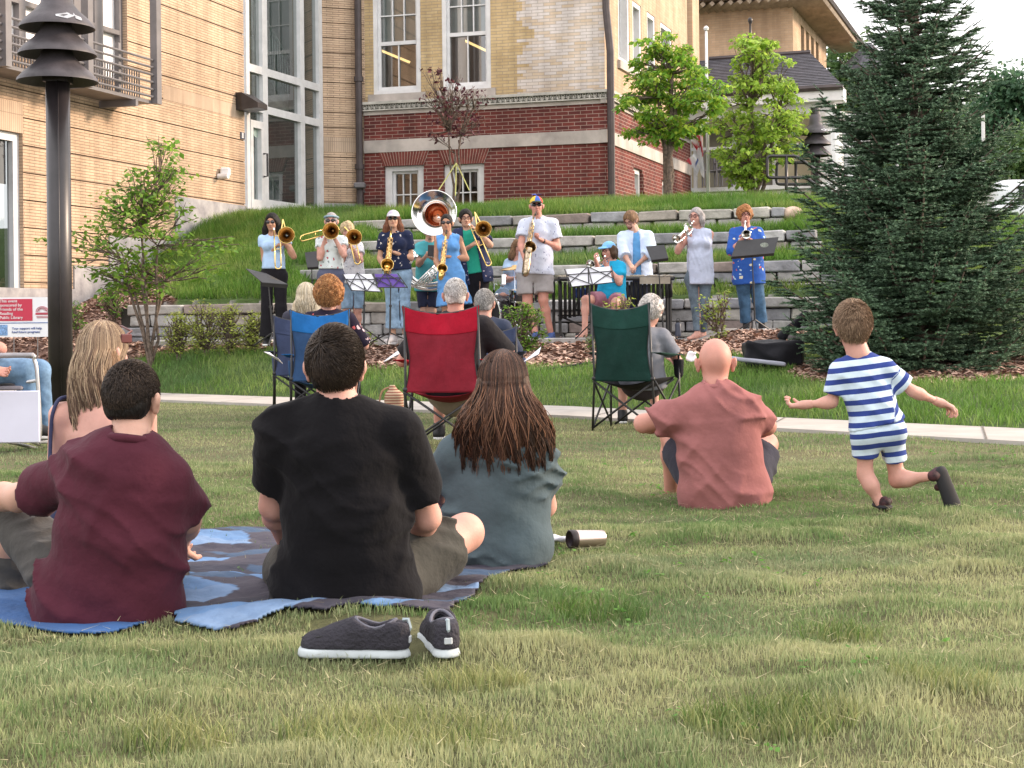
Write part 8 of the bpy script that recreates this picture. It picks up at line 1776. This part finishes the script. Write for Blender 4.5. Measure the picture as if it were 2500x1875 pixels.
listener('woman with curly ginger hair in a dark flower blouse in the blue chair', 13.35, 803, 722, 1.66, 'pink', dict(m=cloth('blouse_dark', (.02, .015, .03), floral([(.60, .45, .48), (.60, .12, .12)], 14, .24)), hem=.05, sleeve=1.0, g=.022, loose=.02), dict(m=BLACKC, fr=1.15, seat=1), curly(style('curly', HG['ginger'], vol=.040, blobs=320), 2600, .07, [(.40, .19, .07), (.22, .09, .035), (.55, .30, .13)], .052, lift=.02), el=(.22, .30), feet='sandal', face=False, build=1.1)
listener('woman with straight pale blonde hair in the hidden dark blue chair', 14.5, 748, 722, 1.62, 'pink', dict(m=cloth('cardigan', (.05, .05, .07)), hem=.05, sleeve=1.5, g=.018), dict(m=BLACKC, fr=1.9, seat=1), both(style('long', HG['paleblond'], .10, -.008), lambda *a: long_hair(*a[:4], 1500, .2, [(.62, .54, .40), (.46, .38, .26), (.7, .63, .5)], .09, (-2.2, 2.2), .0022)), feet='shoe', face=False)
listener('white haired man in a black shirt sitting in the red chair', 11.2, 1112, 722, 1.80, 'red', dict(m=cloth('shirt_black', (.02, .018, .02), bump=.5), hem=.05, sleeve=.85, g=.024, loose=.02, sg=.014, collar=True), dict(m=cloth('shorts_tan', (.25, .2, .15)), fr=.9, seat=1), curly(style('short', HG['white'], vol=-.004), 2400, .035, [(.62, .60, .58), (.38, .36, .35), (.7, .68, .66)], .006, .35, .0018, lift=.008), el=(.36, .36), face=False, build=1.15, shoulders=.19)
listener('grey haired listener in a dark jacket in the navy chair', 13.5, 1184, 742, 1.62, 'pink', dict(m=cloth('jacket_navy', (.035, .045, .075)), hem=.05, sleeve=1.6, g=.026), dict(m=NAVYC, fr=1.9, seat=1), curly(style('short', HG['grey'], vol=.0), 2400, .045, [(.42, .41, .40), (.22, .21, .2), (.52, .50, .48)], .012, .5, .0018, lift=.012), face=False, head_f=(.25, 1, 0))
listener('white haired listener in a grey tee sitting in the green chair', 12.7, 1590, 762, 1.60, 'pink', dict(m=cloth('tee_grey', (.20, .21, .24)), hem=.05, sleeve=.66, g=.022, loose=.02), dict(m=cloth('shorts_dark', (.05, .04, .045)), fr=1.0, seat=1), curly(style('curly', HG['white'], vol=.010), 1800, .06, [(.66, .62, .58), (.42, .39, .36), (.72, .70, .68)], .022, 1.0, lift=.02), face=False, head_f=(.35, 1, -.1), el=(.22, .32), bx=-.07)
# white folding lawn chair at the left edge with a man in jeans
YL = 10.6; t = thing('lawn_chair', 'aluminium lawn chair with a white panel cut off by the left edge', 'lawn chair', gp(20, YL)); mb = MB(); A = lambda u, v, d=0: at(u, v, YL + d)
mb.tube(curve([A(-140, 870, .05), A(60, 866, .0), A(84, 880, 0), A(92, 930, 0), A(98, 1050, 0), A(92, 1072, 0)], 6), .014, 9); mb.tube([A(-140, 950, .3), A(88, 930, .05)], .012, 8); mb.tube([A(70, 1075, 0), A(96, 1086, .4)], .012, 8); mb.tube([A(-60, 1060, 0), A(90, 1095, .5)], .012, 8); mb.build('frame', mat('alu', (.55, .55, .56), .3, .05, 3, metal=.8), t, smooth=True)
mb = MB(); mb.cbox((A(10, 868).x, YL, A(10, 868).z), (.42, .055, .035), .012); mb.build('armrest', mat('arm_grey', (.33, .32, .34), .6), t)
c = A(20, 1018, -.02); mb = MB(); mb.cbox(c, (.44, .018, .36), .008); mb.build('side_panel', mat('panel_white', (.66, .66, .78), .5, .03, 3), t); mb = MB(); mb.cbox(A(-10, 945, .25), (.5, .42, .03), .01); mb.build('seat', mat('seat_grey', (.25, .23, .25), .7), t)
J = dict(head=A(-190, 700, .1), neck=A(-175, 760, .1), pel=A(-120, 900, .15), shL=A(-230, 790, .0), shR=A(-120, 790, .3), elL=A(-90, 880, -.1), elR=A(0, 852, .08), wrL=A(-20, 900, -.1), wrR=A(-50, 930, .25), hipL=A(-110, 905, .05), hipR=A(-95, 900, .25), knL=A(60, 905, .12), knR=A(95, 905, .35), anL=A(80, 1040, .2), anR=A(110, 1050, .4))
person('man in blue jeans seated in the lawn chair, mostly out of frame', gp(20, YL + .2), J, (.9, .3, 0), 1.75, 1.1, 'red', dict(m=NAVYC, hem=.05, sleeve=.6), dict(m=DENIM, fr=1.95, seat=1, g=.02, flare=1.2), style('short', HG['grey']), head_f=(.8, .4, 0), h=.012)
# ---- blankets
def sheet_px(name, label, pts_px, m, thick=.007, col=None, seed=1, quilt=True, lift=.006):
    """cloth lying on the grass: outline given by the photo pixels of its corners on the ground"""
    P = []
    for u, v in pts_px:
        r_ = ray(u, v); tt_ = -CAMZ / r_.z; P.append(Vector((r_.x * tt_, tt_)))
    rr = np.random.default_rng(seed); x0, x1 = min(p.x for p in P), max(p.x for p in P); y0, y1 = min(p.y for p in P), max(p.y for p in P); h = .011; n_, m_ = int((x1 - x0) / h) + 2, int((y1 - y0) / h) + 2
    X, Y_ = np.meshgrid(x0 + h * np.arange(n_), y0 + h * np.arange(m_), indexing='ij'); ins = np.zeros(X.shape, bool); k = len(P)
    for i in range(k):
        a, b = P[i], P[(i + 1) % k]; c = ((a.y > Y_) != (b.y > Y_)); xi = a.x + (Y_ - a.y) * (b.x - a.x) / (b.y - a.y if abs(b.y - a.y) > 1e-9 else 1e-9); ins ^= c & (X < xi)
    Z = height(X, Y_, True) + lift + .018 * (vnoise(X, Y_, seed + 40, 3, 3.2) - .5) + .006 * np.abs(np.sin(X * 21 + 2 * np.sin(Y_ * 5))) * vnoise(X, Y_, seed + 50, 2, 2)
    if quilt: Z += .006 * np.abs(np.sin((X + Y_) * 26)) ** .5 * np.abs(np.sin((X - Y_) * 26)) ** .5
    idx = -np.ones(X.shape, int); idx[ins] = np.arange(ins.sum()); V = np.stack([X[ins], Y_[ins], Z[ins]], 1); q = np.stack([idx[:-1, :-1], idx[1:, :-1], idx[1:, 1:], idx[:-1, 1:]], -1).reshape(-1, 4); q = q[(q >= 0).all(1)]
    C = col(V[:, 0], V[:, 1]) if col else None; o = npmesh(name, V, q, m, col=C); so = o.modifiers.new('thickness', 'SOLIDIFY'); so.thickness = thick; so.offset = 1; return tag(o, label, 'blanket')
def quiltcol(x, y):
    u = x * .9 + y * .45 + .12 * np.sin(y * 6); v = y - x * .28 + .10 * np.sin(x * 5); cell = np.floor(u * 3.3 + .4 * np.sin(v * 9)).astype(int) * 5 + np.floor(v * 6.5).astype(int) * 11; pal = np.array([(.045, .042, .062), (.12, .23, .42), (.055, .05, .07), (.05, .09, .16), (.17, .27, .44), (.04, .04, .06), (.06, .055, .075)]); return pal[cell % 7]
mq = mat('quilt', (1, 1, 1), .85, .1, 8, vcol=True, bump=.3, bscale=30)
sheet_px('quilt', 'patchwork quilt of dark, navy and light blue pieces under the man in black', QUILT, mq, col=quiltcol, seed=3)
sheet_px('blanket', 'plain bright blue blanket under the man in the maroon tee', BLANKET, mat('blanket_blue', (.04, .11, .28), .85, .1, 6, bump=.3), seed=8, quilt=False)
# ---- loose things
def sneaker(label, heel, toe_, name='sneaker'):
    h_, t_ = Vector(heel), Vector(toe_); d = (t_ - h_); L = d.length; d.normalize(); s_ = Vector((d.y, -d.x, 0)); up = Vector((0, 0, 1)); c = (h_ + t_) / 2; T = thing(name, label, 'shoe', (c.x, c.y, 0), 'pair of dark canvas shoes'); lo, hi = c - Vector((.2, .2, .06)), c + Vector((.2, .2, .16)); G = .0055; W = lambda a, b=0, z=0: h_ + d * a * L + s_ * b + up * z
    S_ = S(lo, hi, G); S_.cone(W(.13), W(.45), .038, .036, .02).cone(W(.45), W(.82, 0, 0), .036, .046, .02); S_.cut(W(0, 0, .026), up); S_.cut(W(0, 0, .002), -up); npmesh('sole', *S_.mesh(), mat('sole_white', (.50, .55, .57), .7, .08, 12), T)
    S_ = S(lo, hi, G); S_.cone(W(.13, 0, .03), W(.45, 0, .03), .035, .034, .02).cone(W(.45, 0, .03), W(.80, 0, .018), .034, .041, .02).cone(W(.12, 0, .075), W(.42, 0, .075), .033, .034, .03).cone(W(.42, 0, .07), W(.62, 0, .05), .034, .030, .03).cone(W(.6, 0, .055), W(.86, 0, .028), .026, .020, .02); S_.cut(W(0, 0, .024), -up); S_.cut(W(.3, 0, .098), up + d * -.1)
    S_.cone(W(.17, 0, .13), W(.50, 0, .12), .025, .023, .008, op='-').cone(W(.17, 0, .06), W(.50, 0, .06), .024, .023, .008, op='-').ell(W(.32, 0, .118), (.052, .052, .042), .012, frame_R(d, s_, up), '-'); npmesh('upper', *S_.mesh(), mat('canvas', (.030, .028, .038), .85, .15, 14, bump=.5, bscale=90), T)
    mb = MB(); mb.tube([W(.30 + .17 * math.cos(a), .031 * math.sin(a), .078 + .020 * abs(math.cos(a)) ** 1.5) for a in np.linspace(0, 6.283, 24)[:-1]], .0045, 6, closed=True); mb.build('padded_rim', mat('rim', (.13, .13, .16), .9), T)
    mb = MB(); mb.tube([W(.045, 0, .060), W(.012, 0, .078), W(.03, 0, .100), W(.075, 0, .098)], .0055, 5); mb.build('pull_loop', mat('loop', (.35, .42, .46), .8), T); mb = MB()
    for k in range(4): mb.tube([W(.47 + .055 * k, -.024, .080 - .008 * k), W(.49 + .055 * k, 0, .088 - .010 * k), W(.47 + .055 * k, .024, .080 - .008 * k)], .003, 5)
    mb.build('laces', mat('lace', (.20, .22, .26), .8), T); mb = MB(); mb.tube([W(.60 + .0, -.026, .060), W(.78, -.030, .048), W(.93, 0, .040), W(.78, .030, .048), W(.60, .026, .060)], .0025, 5); mb.build('toe_seam', M['black'], T)
    mb = MB(); mb.cbox(W(.022, 0, .048), (.010, .022, .020), .003, math.atan2(d.y, d.x)); mb.build('heel_tag', mat('heel_tag', (.45, .48, .50), .7), T); return T
zg = .02
def onlawn(u, v): r_ = ray(u, v); k = -(CAMZ - zg) / r_.z; return Vector((r_.x * k, k, H(r_.x * k, k) + .012))
a, b = onlawn(1006, 1606), onlawn(752, 1602); sneaker('left dark canvas shoe pointing left in front of the quilt', a, a + (b - a).normalized() * .315)
a, b = onlawn(1096, 1612), onlawn(1020, 1515); sneaker('right dark canvas shoe, heel towards the camera', a, a + (b - a).normalized() * .30)
t = thing('tumbler', 'steel tumbler lying on its side on the grass beside the long haired woman', 'tumbler', onlawn(1420, 1330)); a, b = onlawn(1392, 1332) + Vector((0, 0, .038)), onlawn(1470, 1326) + Vector((0, 0, .036)); Mx = Matrix.Translation(a - Vector((0, 0, .006))) @ (b - a).to_track_quat('Z', 'Y').to_matrix().to_4x4() @ Matrix.Scale(.86, 4); L = .165
mb = MB(); mb.lathe([(.040, .02), (.041, .03), (.036, L), (.033, L + .004), (0, L + .004)], 28, Mx); mb.build('body', mat('steel_rose', (.62, .50, .46), .28, .05, 4, metal=.9), t, smooth=True); mb = MB(); mb.lathe([(.041, .028), (.0425, .02), (.0425, -.002), (.036, -.006), (.034, .006), (0, .008)], 28, Mx); mb.build('lid', mat('lid_dark', (.035, .025, .025), .4), t, smooth=True)
blob('crumpled_wrapper', 'small crumpled white wrapper between the woman in grey green and the tumbler', 'wrapper', onlawn(1360, 1322) + Vector((0, 0, .012)), (.045, .03, .012), PAPER, .008, h=.006, dirs=((60, 40, 50), (-70, 50, 20), (40, -80, 60)))
blob('plastic_bag', 'small white plastic bag held up beside the green chair', 'plastic bag', at(1688, 870, 12.9), (.035, .03, .045), PAPER, .022, h=.008, dirs=((60, 40, 50), (-70, 50, 20), (40, -80, 60)))
c = gp(962, 12.6); c.z = .16; o = blob('striped_bag', 'striped cloth tote standing between the blue and red chairs', 'tote bag', c, (.075, .06, .16), mat('stripe_cloth', (.46, .36, .24), .9, .1, 8, patt=lambda n, l, vec, out: (lambda w: (l.new(vec, w.inputs[0]), setattr(w, 'bands_direction', 'Z'), w.inputs['Scale'].__setattr__('default_value', 14), _mix(n, l, w.outputs['Fac'], (.20, .06, .04), out))[-1])(n.new('ShaderNodeTexWave'))), .012, extra=lambda S_, c: S_.cone(c + Vector((0, 0, .12)), c + Vector((-.02, 0, .22)), .05, .02, .04))
mb = MB(); mb.tube(curve([c + Vector((.0, 0, .20)), c + Vector((-.10, -.02, .16)), c + Vector((-.13, -.03, -.02)), c + Vector((-.15, -.03, -.14))], 5), .008, 5); s_ = mb.build('strap', mat('strap_tan', (.30, .17, .10), .8), o)
blob('handbag', 'round black bag on the ground under the blue chair', 'bag', Vector((gp(738, 13.6).x, 13.6, .10)), (.13, .09, .09), bagm, .012)
for u, v, Y, lb in ((664, 873, 13.7, 'white programme sheet sticking out at the left of the blue chair'), (1300, 868, 11.9, 'white programme sheet sticking out at the right of the red chair'), (958, 868, 12.0, 'white and blue programme sheet at the left arm of the red chair')):
    c = at(u, v, Y); mb = MB(); sg = 1 if u < 900 else -1; mb.add([c + Vector(q) for q in ((-.07, 0, .05 * sg), (.05, .03, -.05 * sg * .2), (.07, .16, -.06 * sg), (-.04, .14, .04 * sg))] + [c + Vector(q) + Vector((0, 0, .004)) for q in ((-.07, 0, .05 * sg), (.05, .03, -.05 * sg * .2), (.07, .16, -.06 * sg), (-.04, .14, .04 * sg))], [(0, 3, 2, 1), (4, 5, 6, 7), (0, 1, 5, 4), (1, 2, 6, 5), (2, 3, 7, 6), (3, 0, 4, 7)])
    tag(mb.build('programme', PAPER), lb, 'paper')
